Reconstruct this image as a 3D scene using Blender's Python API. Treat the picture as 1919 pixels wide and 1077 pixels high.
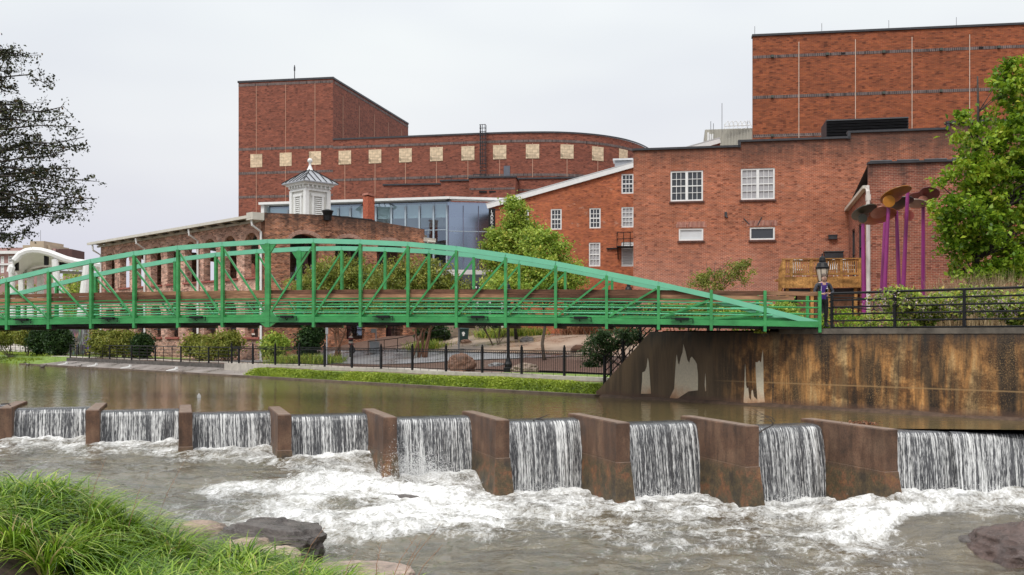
import bpy, bmesh, math, random
import numpy as np
from mathutils import Vector, Matrix
from mathutils.geometry import tessellate_polygon

R = math.radians
random.seed(7)
RNG = np.random.default_rng(11)
for o in list(bpy.data.objects):
    bpy.data.objects.remove(o)
SC = bpy.context.scene
COL = SC.collection

# ---------------------------------------------------------------- camera, sky, sun, exposure
F, CX, HY = 1813.0, 959.5, 630.0          # focal length, centre and eye level in photograph pixels
cam_d = bpy.data.cameras.new('camera')
cam = bpy.data.objects.new('camera', cam_d)
COL.objects.link(cam)
cam.location = (0, 0, 0)
cam.rotation_euler = (R(90), 0, 0)
cam_d.sensor_width = 36
cam_d.lens = F / 1919 * 36
cam_d.shift_y = (HY - 538.5) / 1919
cam_d.clip_start = 0.2
cam_d.clip_end = 6000
SC.camera = cam

SUN_EL, SUN_AZ = R(52), R(205)
w = bpy.data.worlds.new('World')
SC.world = w
w.use_nodes = True
nt = w.node_tree
nt.nodes.clear()
wo = nt.nodes.new('ShaderNodeOutputWorld')
bg = nt.nodes.new('ShaderNodeBackground')
sky = nt.nodes.new('ShaderNodeTexSky')
sky.sky_type = 'NISHITA'
sky.sun_disc = False
sky.sun_elevation = SUN_EL
sky.sun_rotation = SUN_AZ
sky.dust_density = 4
hs = nt.nodes.new('ShaderNodeHueSaturation')
hs.inputs['Saturation'].default_value = 0.12
nt.links.new(sky.outputs[0], hs.inputs['Color'])
tc = nt.nodes.new('ShaderNodeTexCoord')
sx = nt.nodes.new('ShaderNodeSeparateXYZ')
nt.links.new(tc.outputs['Generated'], sx.inputs[0])
cl = nt.nodes.new('ShaderNodeTexNoise')
cl.inputs['Scale'].default_value = 1.7
cl.inputs['Detail'].default_value = 3
mp = nt.nodes.new('ShaderNodeMapping')
mp.inputs['Scale'].default_value = (1, 1, 3.2)
nt.links.new(tc.outputs['Generated'], mp.inputs[0])
nt.links.new(mp.outputs[0], cl.inputs['Vector'])
rz = nt.nodes.new('ShaderNodeValToRGB')           # cloud deck brightness from horizon to zenith
rz.color_ramp.elements[0].position = 0.0
rz.color_ramp.elements[0].color = (0.640, 0.635, 0.730, 1)
rz.color_ramp.elements[1].position = 1.0
rz.color_ramp.elements[1].color = (1.55, 1.58, 1.6, 1)
for p_, c_ in ((0.14, (0.665, 0.68, 0.735, 1)), (0.3, (0.76, 0.80, 0.825, 1)), (0.5, (1.0, 1.03, 1.05, 1))):
    e_ = rz.color_ramp.elements.new(p_)
    e_.color = c_
nt.links.new(sx.outputs['Z'], rz.inputs[0])
cr = nt.nodes.new('ShaderNodeValToRGB')           # soft light and dark banks in the overcast
cr.color_ramp.elements[0].position = 0.3
cr.color_ramp.elements[0].color = (0.88, 0.88, 0.94, 1)
cr.color_ramp.elements[1].position = 0.7
cr.color_ramp.elements[1].color = (1.13, 1.12, 1.09, 1)
nt.links.new(cl.outputs['Fac'], cr.inputs[0])
mu = nt.nodes.new('ShaderNodeMixRGB')
mu.blend_type = 'MULTIPLY'
mu.inputs[0].default_value = 1
nt.links.new(rz.outputs[0], mu.inputs[1])
nt.links.new(cr.outputs[0], mu.inputs[2])
sc10 = nt.nodes.new('ShaderNodeMixRGB')
sc10.blend_type = 'MULTIPLY'
sc10.inputs[0].default_value = 1
sc10.inputs[2].default_value = (10, 10, 10, 1)
nt.links.new(mu.outputs[0], sc10.inputs[1])
mx = nt.nodes.new('ShaderNodeMixRGB')
mx.inputs[0].default_value = 0.93
nt.links.new(hs.outputs[0], mx.inputs[1])
nt.links.new(sc10.outputs[0], mx.inputs[2])
nt.links.new(mx.outputs[0], bg.inputs[0])
bg.inputs[1].default_value = 0.1
nt.links.new(bg.outputs[0], wo.inputs[0])

sun_d = bpy.data.lights.new('sun', 'SUN')
sun_d.energy = 1.5
sun_d.angle = R(16)
sun_d.color = (1, 0.97, 0.92)
sun = bpy.data.objects.new('sun', sun_d)
COL.objects.link(sun)
sdir = Vector((math.sin(SUN_AZ) * math.cos(SUN_EL), math.cos(SUN_AZ) * math.cos(SUN_EL), math.sin(SUN_EL)))
sun.rotation_euler = sdir.to_track_quat('Z', 'Y').to_euler()

SC.render.engine = 'CYCLES'
SC.cycles.max_bounces = 6
SC.cycles.diffuse_bounces = 2
SC.cycles.transparent_max_bounces = 6
SC.view_settings.view_transform = 'Standard'
SC.view_settings.look = 'None'
SC.view_settings.gamma = 1
SC.view_settings.exposure = 0.18

# ---------------------------------------------------------------- helpers
def V(*a):
    return Vector(a)

def P(px, py, Y):
    """world point seen at photograph pixel (px, py) at distance Y; z = 0 is eye level"""
    return V((px - CX) / F * Y, Y, (HY - py) / F * Y)

def tag(o, label=None, cat=None, group=None, kind=None):
    if label: o['label'] = label
    if cat: o['category'] = cat
    if group: o['group'] = group
    if kind: o['kind'] = kind
    return o

def empty(name, loc, label=None, cat=None, group=None):
    o = bpy.data.objects.new(name, None)
    o.empty_display_size = 0.2
    o.location = loc
    COL.objects.link(o)
    return tag(o, label, cat, group)

def link(name, me, m, parent=None):
    o = bpy.data.objects.new(name, me)
    if m is not None:
        for k in (m if isinstance(m, (list, tuple)) else [m]):
            me.materials.append(k)
    COL.objects.link(o)
    if parent is not None:
        o.parent = parent
        if parent.parent is None:
            o.matrix_parent_inverse = Matrix.Translation(-parent.location)
    return o

def copy_tree(o, parent=None):
    c = o.copy()
    COL.objects.link(c)
    if parent is not None:
        mpi = o.matrix_parent_inverse.copy()
        c.parent = parent
        c.matrix_parent_inverse = mpi
    for ch in [x for x in bpy.data.objects if x.parent == o]:
        copy_tree(ch, c)
    return c

class MB:
    """collects boxes, beams, tubes and prisms; build() links them as ONE mesh object"""
    def __init__(s):
        s.v, s.f, s.mi, s.cur = [], [], [], 0
        s.uv = {}
    def add(s, vs, fs):
        b = len(s.v)
        s.v += [tuple(x) for x in vs]
        s.f += [tuple(b + i for i in f) for f in fs]
        s.mi += [s.cur] * len(fs)
        return s
    def box(s, c, sz, rz=0.0):
        cx, cy, cz = c
        hx, hy, hz = sz[0] / 2, sz[1] / 2, sz[2] / 2
        ca, sa = math.cos(rz), math.sin(rz)
        vs = []
        for z in (-hz, hz):
            for x, y in ((-hx, -hy), (hx, -hy), (hx, hy), (-hx, hy)):
                vs.append((cx + x * ca - y * sa, cy + x * sa + y * ca, cz + z))
        return s.add(vs, [(0, 3, 2, 1), (4, 5, 6, 7), (0, 1, 5, 4), (1, 2, 6, 5), (2, 3, 7, 6), (3, 0, 4, 7)])
    def beam(s, a, b, w, h, up=(0, 0, 1)):
        a, b, up = Vector(a), Vector(b), Vector(up)
        d = (b - a).normalized()
        sd = d.cross(up)
        if sd.length < 1e-4:
            sd = d.cross(Vector((0, 1, 0)))
        sd.normalize()
        u2 = sd.cross(d).normalized()
        vs = []
        for q in (a, b):
            for i, j in ((-1, -1), (1, -1), (1, 1), (-1, 1)):
                vs.append(q + sd * (w / 2 * i) + u2 * (h / 2 * j))
        return s.add(vs, [(0, 1, 2, 3), (7, 6, 5, 4), (0, 4, 5, 1), (1, 5, 6, 2), (2, 6, 7, 3), (3, 7, 4, 0)])
    def tube(s, pts, rad, n=6, caps=True):
        pts = [Vector(p) for p in pts]
        if not isinstance(rad, (list, tuple)):
            rad = [rad] * len(pts)
        vs, fs = [], []
        ref = Vector((0.13, 0.2, 1)).normalized()
        for i, p in enumerate(pts):
            d = (pts[min(i + 1, len(pts) - 1)] - pts[max(i - 1, 0)])
            d = d.normalized() if d.length > 1e-9 else Vector((0, 0, 1))
            r_ = ref if abs(d.dot(ref)) < 0.97 else Vector((1, 0, 0))
            a = d.cross(r_).normalized()
            b = a.cross(d)
            for k in range(n):
                t = 2 * math.pi * k / n
                vs.append(p + (a * math.cos(t) + b * math.sin(t)) * rad[i])
        for i in range(len(pts) - 1):
            for k in range(n):
                k2 = (k + 1) % n
                fs.append((i * n + k, i * n + k2, (i + 1) * n + k2, (i + 1) * n + k))
        if caps:
            fs.append(tuple(range(n))[::-1])
            fs.append(tuple((len(pts) - 1) * n + k for k in range(n)))
        return s.add(vs, fs)
    def lathe(s, c, prof, n=12, sx=1, sy=1):
        cx, cy, cz = c
        vs, fs = [], []
        for r, z in prof:
            for k in range(n):
                t = 2 * math.pi * k / n
                vs.append((cx + r * math.cos(t) * sx, cy + r * math.sin(t) * sy, cz + z))
        for i in range(len(prof) - 1):
            for k in range(n):
                k2 = (k + 1) % n
                fs.append((i * n + k, i * n + k2, (i + 1) * n + k2, (i + 1) * n + k))
        fs.append(tuple(range(n))[::-1])
        fs.append(tuple((len(prof) - 1) * n + k for k in range(n)))
        return s.add(vs, fs)
    def mesh(s, name):
        me = bpy.data.meshes.new(name)
        me.from_pydata(s.v, [], s.f)
        if any(s.mi):
            me.polygons.foreach_set('material_index', s.mi)
        me.update()
        return me
    def build(s, name, m, parent=None, smooth=False):
        me = s.mesh(name)
        if smooth:
            me.polygons.foreach_set('use_smooth', [True] * len(me.polygons))
        return link(name, me, m, parent)

def loft(mb, secs):
    """closed quads rings, each ring a list of points"""
    n = len(secs[0])
    vs = [p for s_ in secs for p in s_]
    fs = []
    for i in range(len(secs) - 1):
        for k in range(n):
            k2 = (k + 1) % n
            fs.append((i * n + k, i * n + k2, (i + 1) * n + k2, (i + 1) * n + k))
    fs.append(tuple(range(n))[::-1])
    fs.append(tuple((len(secs) - 1) * n + k for k in range(n)))
    mb.add(vs, fs)

class Wall:
    """a vertical plane: origin (x, y), running direction (ux, uy); n points to the viewer's side"""
    def __init__(s, ox, oy, ux, uy):
        l = math.hypot(ux, uy)
        s.o, s.u = V(ox, oy, 0), V(ux / l, uy / l, 0)
        s.n = V(s.u.y, -s.u.x, 0)
        s.a = math.atan2(s.u.y, s.u.x)
    def at(s, u, z, off=0.0):
        return s.o + s.u * u + V(0, 0, z) + s.n * off
    def px(s, px, py):
        a = (px - CX) / F
        u = (a * s.o.y - s.o.x) / (s.u.x - a * s.u.y)
        Y = s.o.y + u * s.u.y
        return u, (HY - py) / F * Y

def arc_hole(u0, u1, z0, zs, rise, n=9):
    """window opening with a segmental arch: jambs to zs, arch rising above"""
    pts = [(u0, z0), (u1, z0), (u1, zs)]
    c = (u0 + u1) / 2
    hw = (u1 - u0) / 2
    for i in range(1, n):
        t = math.pi * i / n
        pts.append((c + hw * math.cos(t), zs + rise * math.sin(t)))
    pts.append((u0, zs))
    return pts

def slab(name, W, outer, holes, thick, m, parent=None, off=0.0, back=True):
    """flat wall of given thickness with openings cut through it; UVs in metres along the wall"""
    loops = [outer] + list(holes)
    tri = tessellate_polygon([[V(x, z, 0) for x, z in l] for l in loops])
    flat = [p for l in loops for p in l]
    n = len(flat)
    vs = [W.at(x, z, off) for x, z in flat] + [W.at(x, z, off - thick) for x, z in flat]
    fs, uvs = [], []
    for t in tri:
        t = list(t)
        a, b, c = (Vector(flat[i]) for i in t)
        if (b - a).cross(c - a) < 0:
            t = t[::-1]
        fs.append(tuple(t)); uvs.append([flat[i] for i in t])
        if back:
            fs.append(tuple(i + n for i in t[::-1])); uvs.append([flat[i] for i in t[::-1]])
    b0 = 0
    for li, l in enumerate(loops):
        k = len(l)
        ar = sum(l[i][0] * l[(i + 1) % k][1] - l[(i + 1) % k][0] * l[i][1] for i in range(k))
        for i in range(k):
            j = (i + 1) % k
            q = (b0 + i, b0 + j, b0 + j + n, b0 + i + n)
            pu, pv = l[i], l[j]
            if abs(pu[0] - pv[0]) < 1e-6:
                uq = [(pu[0], pu[1]), (pv[0], pv[1]), (pv[0] + thick, pv[1]), (pu[0] + thick, pu[1])]
            else:
                uq = [(pu[0], pu[1]), (pv[0], pv[1]), (pv[0], pv[1] + thick), (pu[0], pu[1] + thick)]
            if (ar > 0) == (li == 0):
                q, uq = q[::-1], uq[::-1]
            fs.append(q); uvs.append(uq)
        b0 += k
    me = bpy.data.meshes.new(name)
    me.from_pydata([tuple(v) for v in vs], [], fs)
    ul = me.uv_layers.new(name='UVMap')
    ul.data.foreach_set('uv', [c for f in uvs for q in f for c in q])
    me.update()
    return link(name, me, m, parent)

def grid_mesh(name, X, Y, Z, m, parent=None, attrs=None, smooth=True, uv=None):
    """sheet from 2-D arrays of coordinates, with optional per-vertex float attributes"""
    ny, nx = X.shape
    me = bpy.data.meshes.new(name)
    me.vertices.add(nx * ny)
    me.vertices.foreach_set('co', np.stack([X, Y, Z], -1).astype(np.float32).ravel())
    i = np.arange(nx * ny).reshape(ny, nx)
    q = np.stack([i[:-1, :-1], i[:-1, 1:], i[1:, 1:], i[1:, :-1]], -1).reshape(-1, 4)
    k = len(q)
    me.loops.add(k * 4)
    me.loops.foreach_set('vertex_index', q.astype(np.int32).ravel())
    me.polygons.add(k)
    me.polygons.foreach_set('loop_start', np.arange(0, k * 4, 4, dtype=np.int32))
    if smooth:
        me.polygons.foreach_set('use_smooth', np.ones(k, bool))
    me.update(calc_edges=True)
    for nm, a in (attrs or {}).items():
        at = me.attributes.new(nm, 'FLOAT', 'POINT')
        at.data.foreach_set('value', a.astype(np.float32).ravel())
    if uv is not None:
        ul = me.uv_layers.new(name='UVMap')
        ul.data.foreach_set('uv', np.stack(uv, -1).reshape(-1, 2)[q.ravel()].astype(np.float32).ravel())
    return link(name, me, m, parent)

def quads_mesh(name, verts, m, parent=None, tint=None):
    """verts (n,4,3): loose quads, one random tint value per quad"""
    n = len(verts)
    me = bpy.data.meshes.new(name)
    me.vertices.add(n * 4)
    me.vertices.foreach_set('co', verts.astype(np.float32).ravel())
    me.loops.add(n * 4)
    me.loops.foreach_set('vertex_index', np.arange(n * 4, dtype=np.int32))
    me.polygons.add(n)
    me.polygons.foreach_set('loop_start', np.arange(0, n * 4, 4, dtype=np.int32))
    me.update(calc_edges=True)
    at = me.attributes.new('tint', 'FLOAT', 'POINT')
    t = RNG.random(n) if tint is None else tint
    at.data.foreach_set('value', np.repeat(t, 4).astype(np.float32))
    return link(name, me, m, parent)

# numpy value noise
def _h(ix, iy, iz, s):
    v = np.sin(ix * 127.1 + iy * 311.7 + iz * 74.7 + s * 53.3) * 43758.5453
    return v - np.floor(v)

def vn(x, y, z=0.0, s=0.0):
    x, y = np.asarray(x, float), np.asarray(y, float)
    z = np.zeros_like(x) + z
    ix, iy, iz = np.floor(x), np.floor(y), np.floor(z)
    fx, fy, fz = x - ix, y - iy, z - iz
    fx, fy, fz = (q * q * (3 - 2 * q) for q in (fx, fy, fz))
    r = 0
    for a in (0, 1):
        for b in (0, 1):
            for c in (0, 1):
                r = r + _h(ix + a, iy + b, iz + c, s) * (fx if a else 1 - fx) * (fy if b else 1 - fy) * (fz if c else 1 - fz)
    return r

def fbm(x, y, z=0.0, o=4, s=0.0):
    r, a, t = 0, 1.0, 0
    for k in range(o):
        r = r + a * vn(x * 2 ** k, y * 2 ** k, z * 2 ** k, s + k)
        t += a
        a *= 0.5
    return r / t

def sstep(x, a, b):
    t = np.clip((np.asarray(x, float) - a) / (b - a), 0, 1)
    return t * t * (3 - 2 * t)

def idw(X, Y, pts, p=3.0, eps=0.6):
    num, den = 0, 0
    for x, y, v in pts:
        d = ((X - x) ** 2 + ((Y - y) * 1.2) ** 2 + eps) ** (-p / 2)
        num = num + d * v
        den = den + d
    return num / den

# ---------------------------------------------------------------- materials
def mat(name):
    m = bpy.data.materials.new(name)
    m.use_nodes = True
    nt = m.node_tree
    return m, nt, nt.nodes['Principled BSDF']

def nd(nt, typ, ins=None, **props):
    n = nt.nodes.new(typ)
    for k, v in props.items():
        setattr(n, k, v)
    for k, v in (ins or {}).items():
        if isinstance(v, bpy.types.NodeSocket):
            nt.links.new(v, n.inputs[k])
        else:
            n.inputs[k].default_value = v
    return n

def ramp(nt, fac, stops):
    n = nt.nodes.new('ShaderNodeValToRGB')
    el = n.color_ramp.elements
    el[0].position, el[1].position = stops[0][0], stops[-1][0]
    for q, (p, c) in enumerate(stops):
        e = el[0] if q == 0 else el[-1] if q == len(stops) - 1 else el.new(p)
        e.color = (*c, 1) if len(c) == 3 else c
    nt.links.new(fac, n.inputs[0])
    return n.outputs[0]

def noise(nt, vec, scale, detail=3, rough=0.55, sxyz=None):
    if sxyz:
        vec = nd(nt, 'ShaderNodeMapping', {'Vector': vec, 'Scale': sxyz}).outputs[0]
    return nd(nt, 'ShaderNodeTexNoise', {'Vector': vec, 'Scale': scale, 'Detail': detail, 'Roughness': rough}).outputs['Fac']

def mixc(nt, fac, a, b, blend='MIX'):
    n = nt.nodes.new('ShaderNodeMixRGB')
    n.blend_type = blend
    for i, v in ((0, fac), (1, a), (2, b)):
        if isinstance(v, bpy.types.NodeSocket):
            nt.links.new(v, n.inputs[i])
        else:
            n.inputs[i].default_value = v if i == 0 else (*v, 1) if len(v) == 3 else v
    return n.outputs[0]

def bw(v):
    return (v, v, v)

def bump(nt, b, h, s=0.3, d=0.02):
    n = nd(nt, 'ShaderNodeBump', {'Height': h, 'Strength': s, 'Distance': d})
    nt.links.new(n.outputs[0], b.inputs['Normal'])
    return n

def simple(name, c, rough=0.6, var=0.25, scale=6, metal=0.0, bmp=0.0, sxyz=None):
    """painted or weathered surface: base colour with mottling of its own"""
    m, nt, b = mat(name)
    tcn = nd(nt, 'ShaderNodeTexCoord').outputs['Object']
    f = noise(nt, tcn, scale, 4, 0.6, sxyz)
    lo = tuple(x * (1 - var) for x in c)
    hi = tuple(min(1, x * (1 + var)) for x in c)
    nt.links.new(ramp(nt, f, [(0.3, lo), (0.7, hi)]), b.inputs['Base Color'])
    b.inputs['Roughness'].default_value = rough
    b.inputs['Metallic'].default_value = metal
    if bmp:
        bump(nt, b, f, bmp, 0.02)
    return m

def brick_mat(name, c1, c2, mortar, row=0.07, bwid=0.215, msize=0.009, stain=0.35, top=None, streak=0.0, pale=0.0, dark=0.1, rough=0.85, wash=None, mott=0.17):
    """running-bond brickwork with burnt bricks, pale repairs and rain stains; top = wall height where soot begins"""
    m, nt, b = mat(name)
    uv = nd(nt, 'ShaderNodeTexCoord').outputs['UV']
    bt = nd(nt, 'ShaderNodeTexBrick', {'Vector': uv, 'Color1': (*c1, 1), 'Color2': (*c2, 1), 'Mortar': (*mortar, 1), 'Scale': 1.0,
                                       'Mortar Size': msize, 'Mortar Smooth': 0.2, 'Bias': -0.1, 'Brick Width': bwid, 'Row Height': row})
    col = bt.outputs['Color']
    # single burnt bricks: noise sampled per brick-sized cell
    cell = nd(nt, 'ShaderNodeTexVoronoi', {'Vector': nd(nt, 'ShaderNodeMapping', {'Vector': uv, 'Scale': (1.25 / bwid, 1.0 / row, 1)}).outputs[0], 'Scale': 1.0, 'Randomness': 0.5})
    cs = nd(nt, 'ShaderNodeSeparateXYZ', {0: cell.outputs['Color']}).outputs['X']
    col = mixc(nt, ramp(nt, cs, [(1 - dark - 0.02, bw(0)), (1 - dark, bw(0.65))]), col, tuple(x * 0.42 for x in c2))
    cell2 = nd(nt, 'ShaderNodeTexVoronoi', {'Vector': nd(nt, 'ShaderNodeMapping', {'Vector': uv, 'Scale': (0.55 / bwid, 0.6 / row, 1)}).outputs[0], 'Scale': 1.0, 'Randomness': 0.9})
    cy = nd(nt, 'ShaderNodeSeparateXYZ', {0: cell2.outputs['Color']}).outputs['Y']
    col = mixc(nt, 1.0, col, ramp(nt, cy, [(0.0, bw(1 - mott)), (1.0, bw(1 + mott))]), 'MULTIPLY')      # mottled firing
    n1 = noise(nt, uv, 0.35, 5, 0.6)
    col = mixc(nt, 1.0, col, ramp(nt, n1, [(0.3, bw(1 - stain)), (0.7, bw(1 + stain * 0.5))]), 'MULTIPLY')
    n2 = noise(nt, uv, 2.2, 4, 0.65, (1, 1.6, 1))
    col = mixc(nt, 1.0, col, ramp(nt, n2, [(0.3, bw(0.80)), (0.7, bw(1.18))]), 'MULTIPLY')
    n5 = noise(nt, uv, 1.0, 3, 0.7, (1.1, 9.0, 1))                # courses laid from different batches
    col = mixc(nt, 1.0, col, ramp(nt, n5, [(0.3, bw(0.86)), (0.7, bw(1.13))]), 'MULTIPLY')
    if pale:
        n3 = noise(nt, uv, 0.8, 5, 0.75, (1, 1.8, 1))
        col = mixc(nt, ramp(nt, n3, [(0.60, bw(0)), (0.68, bw(pale))]), col, mixc(nt, bt.outputs['Fac'], (0.5, 0.30, 0.21), (0.62, 0.5, 0.4)))
    if wash is not None:                        # rain-washed, salt-bleached lower part of the wall
        zw = nd(nt, 'ShaderNodeMath', {0: nd(nt, 'ShaderNodeSeparateXYZ', {0: uv}).outputs['Y'], 1: nd(nt, 'ShaderNodeMath', {0: n1, 1: -3.5}, operation='MULTIPLY').outputs[0]}, operation='ADD').outputs[0]
        col = mixc(nt, nd(nt, 'ShaderNodeMapRange', {0: zw, 1: wash - 1.5, 2: wash - 5.5, 3: 0.0, 4: 0.36}).outputs[0], col, mixc(nt, bt.outputs['Fac'], (0.40, 0.155, 0.115), (0.66, 0.53, 0.46)))
    if top is not None:
        z = nd(nt, 'ShaderNodeSeparateXYZ', {0: uv}).outputs['Y']
        st = noise(nt, uv, 1.4, 4, 0.7, (1.0, 0.12, 1))
        h = nd(nt, 'ShaderNodeMath', {0: st, 1: 3.2}, operation='MULTIPLY').outputs[0]
        s_ = nd(nt, 'ShaderNodeMath', {0: z, 1: h}, operation='ADD').outputs[0]
        msk = nd(nt, 'ShaderNodeMapRange', {0: s_, 1: top + 1.0, 2: top + 2.4, 3: 0.0, 4: streak}).outputs[0]
        col = mixc(nt, msk, col, (0.035, 0.026, 0.022))
    nt.links.new(col, b.inputs['Base Color'])
    b.inputs['Roughness'].default_value = rough
    bump(nt, b, bt.outputs['Fac'], -0.4, 0.01)
    return m

def leaf_mat(name, stops, transl=0.35, rough=0.45):
    """leaf colour varies leaf by leaf through the tint attribute"""
    m, nt, b = mat(name)
    a = nd(nt, 'ShaderNodeAttribute', attribute_name='tint').outputs['Fac']
    c = ramp(nt, a, stops)
    nt.links.new(c, b.inputs['Base Color'])
    b.inputs['Roughness'].default_value = rough
    b.inputs['Specular IOR Level'].default_value = 0.35
    t = nd(nt, 'ShaderNodeBsdfTranslucent', {'Color': c})
    mxs = nd(nt, 'ShaderNodeMixShader', {0: transl, 1: b.outputs[0], 2: t.outputs[0]})
    nt.links.new(mxs.outputs[0], nt.nodes['Material Output'].inputs[0])
    return m
# ---------------------------------------------------------------- foliage builders
def frames(n, up_bias=0.0):
    d = RNG.normal(size=(n, 3))
    d[:, 2] += up_bias
    d /= np.linalg.norm(d, axis=1)[:, None]
    r = RNG.normal(size=(n, 3))
    s = np.cross(d, r)
    s /= np.linalg.norm(s, axis=1)[:, None]
    return d, s, np.cross(s, d)

def leaves(C, size, asp=0.55, up_bias=0.4, var=0.4):
    """rhombic leaf quads at points C (n,3); the leaf plane normals lean upwards"""
    n = len(C)
    nrm, a, b = frames(n, up_bias)
    L = size * (1 + var * (RNG.random((n, 1)) * 2 - 1))
    W_ = L * asp
    c = C
    bend = nrm * L * 0.12
    return np.stack([c - a * L / 2, c + b * W_ / 2 + bend, c + a * L / 2, c - b * W_ / 2 + bend], 1)

def clumps_in(ells, k, shell=0.55):
    """k points spread through a list of ellipsoids ((x,y,z),(rx,ry,rz)), denser near the skin"""
    wts = np.array([e[1][0] * e[1][1] * e[1][2] for e in ells]) ** 0.8
    wts = wts / wts.sum()
    out = []
    for e, q in zip(ells, wts):
        m = max(1, int(round(k * q)))
        d = RNG.normal(size=(m, 3))
        d /= np.linalg.norm(d, axis=1)[:, None]
        r = (shell + (1 - shell) * RNG.random((m, 1))) ** 0.8
        rag = 0.85 + 0.3 * RNG.random((m, 1))
        out.append(np.array(e[0]) + d * r * rag * np.array(e[1]))
    return np.concatenate(out)

def cloud(C, per, rad, flat=0.7):
    n = len(C)
    rr = rad * (0.6 + 0.8 * RNG.random((n, 1, 1)))
    q = RNG.normal(size=(n, per, 3)) * rr * np.array([1, 1, flat]) * 0.55
    return (C[:, None, :] + q).reshape(-1, 3)

def tints(n_clump, per, clump_var=0.5):
    base = RNG.random((n_clump, 1))
    t = base * clump_var + RNG.random((n_clump, per)) * (1 - clump_var)
    return t.ravel()

def tree(name, base, ells, k, per, rad, lsize, lm, bm_, label, cat, trunk_r=0.15, stems=1, limbs=26, group=None, up_bias=0.5, shell=0.45, top=None):
    base = Vector(base)
    root = empty(name, base, label, cat, group)
    C = clumps_in(ells, k, shell)
    L = cloud(C, per, rad)
    quads_mesh('crown', leaves(L, lsize, up_bias=up_bias), lm, root, tints(len(C), per))
    mb = MB()
    topz = max(e[0][2] + e[1][2] * 0.6 for e in ells)
    cx = sum(e[0][0] for e in ells) / len(ells)
    cy = sum(e[0][1] for e in ells) / len(ells)
    tp = Vector(top) if top else V(cx, cy, topz)
    axes = []
    for s_ in range(stems):
        off = V(RNG.normal() * 0.22, RNG.normal() * 0.2, 0) * (stems > 1)
        sp = V(RNG.normal() * 0.9, RNG.normal() * 0.8, 0) * (stems > 1)
        pts, rr = [], []
        for i in range(8):
            t = i / 7
            p = (base + off).lerp(tp + sp, t) + V(RNG.normal() * 0.06, RNG.normal() * 0.06, 0) * (0 < i < 7)
            if i == 0:
                p.z -= 0.15
            pts.append(p)
            rr.append(trunk_r * (1.25 if i == 0 else 1) * (1 - 0.86 * t))
        mb.tube(pts, rr, 8)
        axes.append((pts, rr))
    idx = RNG.choice(len(C), min(limbs, len(C)), replace=False)
    for q in idx:
        e = Vector(C[q])
        pts, rr = axes[q % stems]
        z0 = max(base.z + 0.6, e.z - 0.5 * (e - V(cx, cy, e.z)).length - 0.3)
        j = min(range(len(pts) - 1), key=lambda i: abs(pts[i].z - z0))
        j = max(1, j)
        s0 = pts[j]
        m1 = s0.lerp(e, 0.5) + V(0, 0, 0.12 * (e - s0).length * 0.5)
        r0 = max(0.012, rr[j] * 0.45)
        mb.tube([s0, m1, e], [r0, r0 * 0.55, r0 * 0.18], 5)
    mb.build('trunk', bm_, root, smooth=True)
    return root

def bush(name, base, ells, k, per, rad, lsize, lm, label, cat='shrub', group=None, up_bias=0.5, bm_=None, shell=0.5):
    root = empty(name, base, label, cat, group)
    C = clumps_in(ells, k, shell)
    gz = base[2]
    L = cloud(C, per, rad)
    L[:, 2] = np.maximum(L[:, 2], gz + 0.02)
    quads_mesh('foliage', leaves(L, lsize, up_bias=up_bias), lm, root, tints(len(C), per))
    mb = MB()
    for q in range(9):
        e = Vector(C[RNG.integers(len(C))])
        mb.tube([V(base[0] + RNG.normal() * 0.1, base[1] + RNG.normal() * 0.1, gz - 0.1), V(*base).lerp(e, 0.55) + V(0, 0, 0.1), e], [0.03, 0.02, 0.006], 5)
    mb.build('stem', bm_ or BARK, root)
    return root

def blades(B, H, lean, width, segs=4, az=None, droop=1.0):
    """arching grass blades from base points B (n,3): returns quads (n*segs,4,3)"""
    n = len(B)
    az = RNG.random(n) * 2 * np.pi if az is None else az
    d = np.stack([np.cos(az), np.sin(az), np.zeros(n)], -1)
    sd = np.stack([-np.sin(az), np.cos(az), np.zeros(n)], -1)
    tw = (RNG.random(n) - 0.5) * 1.6
    sd = sd * np.cos(tw)[:, None] + d * np.sin(tw)[:, None]
    rows = []
    for i in range(segs + 1):
        t = i / segs
        out = lean * H * (t ** 1.5)
        up = H * (t - droop * 0.55 * t ** 3 * np.minimum(lean, 1.3))
        c = B + d * out[:, None] + np.array([0, 0, 1]) * up[:, None]
        hw = (width * (1 - t ** 2.2) * 0.5 + 0.0006)
        rows.append((c - sd * hw[:, None], c + sd * hw[:, None]))
    qs = [np.stack([rows[i][0], rows[i][1], rows[i + 1][1], rows[i + 1][0]], 1) for i in range(segs)]
    return np.stack(qs, 1).reshape(-1, 4, 3)

# ---------------------------------------------------------------- common materials
BARK = simple('bark', (0.13, 0.10, 0.075), 0.9, 0.4, 9, bmp=0.5, sxyz=(1, 1, 0.25))
BARK_DARK = simple('bark_dark', (0.05, 0.04, 0.033), 0.9, 0.4, 9)
BARK_RED = simple('bark_red', (0.20, 0.10, 0.06), 0.8, 0.4, 9, sxyz=(1, 1, 0.2))
BLACK = simple('black_paint', (0.008, 0.008, 0.009), 0.45, 0.3, 4)
BLACK.node_tree.nodes['Principled BSDF'].inputs['Specular IOR Level'].default_value = 0.3
WHITE = simple('white_paint', (0.78, 0.78, 0.76), 0.45, 0.06, 3)
CREAM = simple('cream_gutter', (0.60, 0.57, 0.49), 0.5, 0.1, 2)
GREEN = simple('green_paint', (0.050, 0.285, 0.085), 0.25, 0.3, 1.6, sxyz=(1, 1, 2))
GREEN_PALE = simple('pale_green_paint', (0.17, 0.52, 0.33), 0.3, 0.08, 1.6)  # paler green for the top chords
GREEN_PIPE = simple('highlight_green_paint', (0.11, 0.46, 0.25), 0.25, 0.2, 1.6)  # lighter green: wet highlights put into the pipe colour
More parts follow.
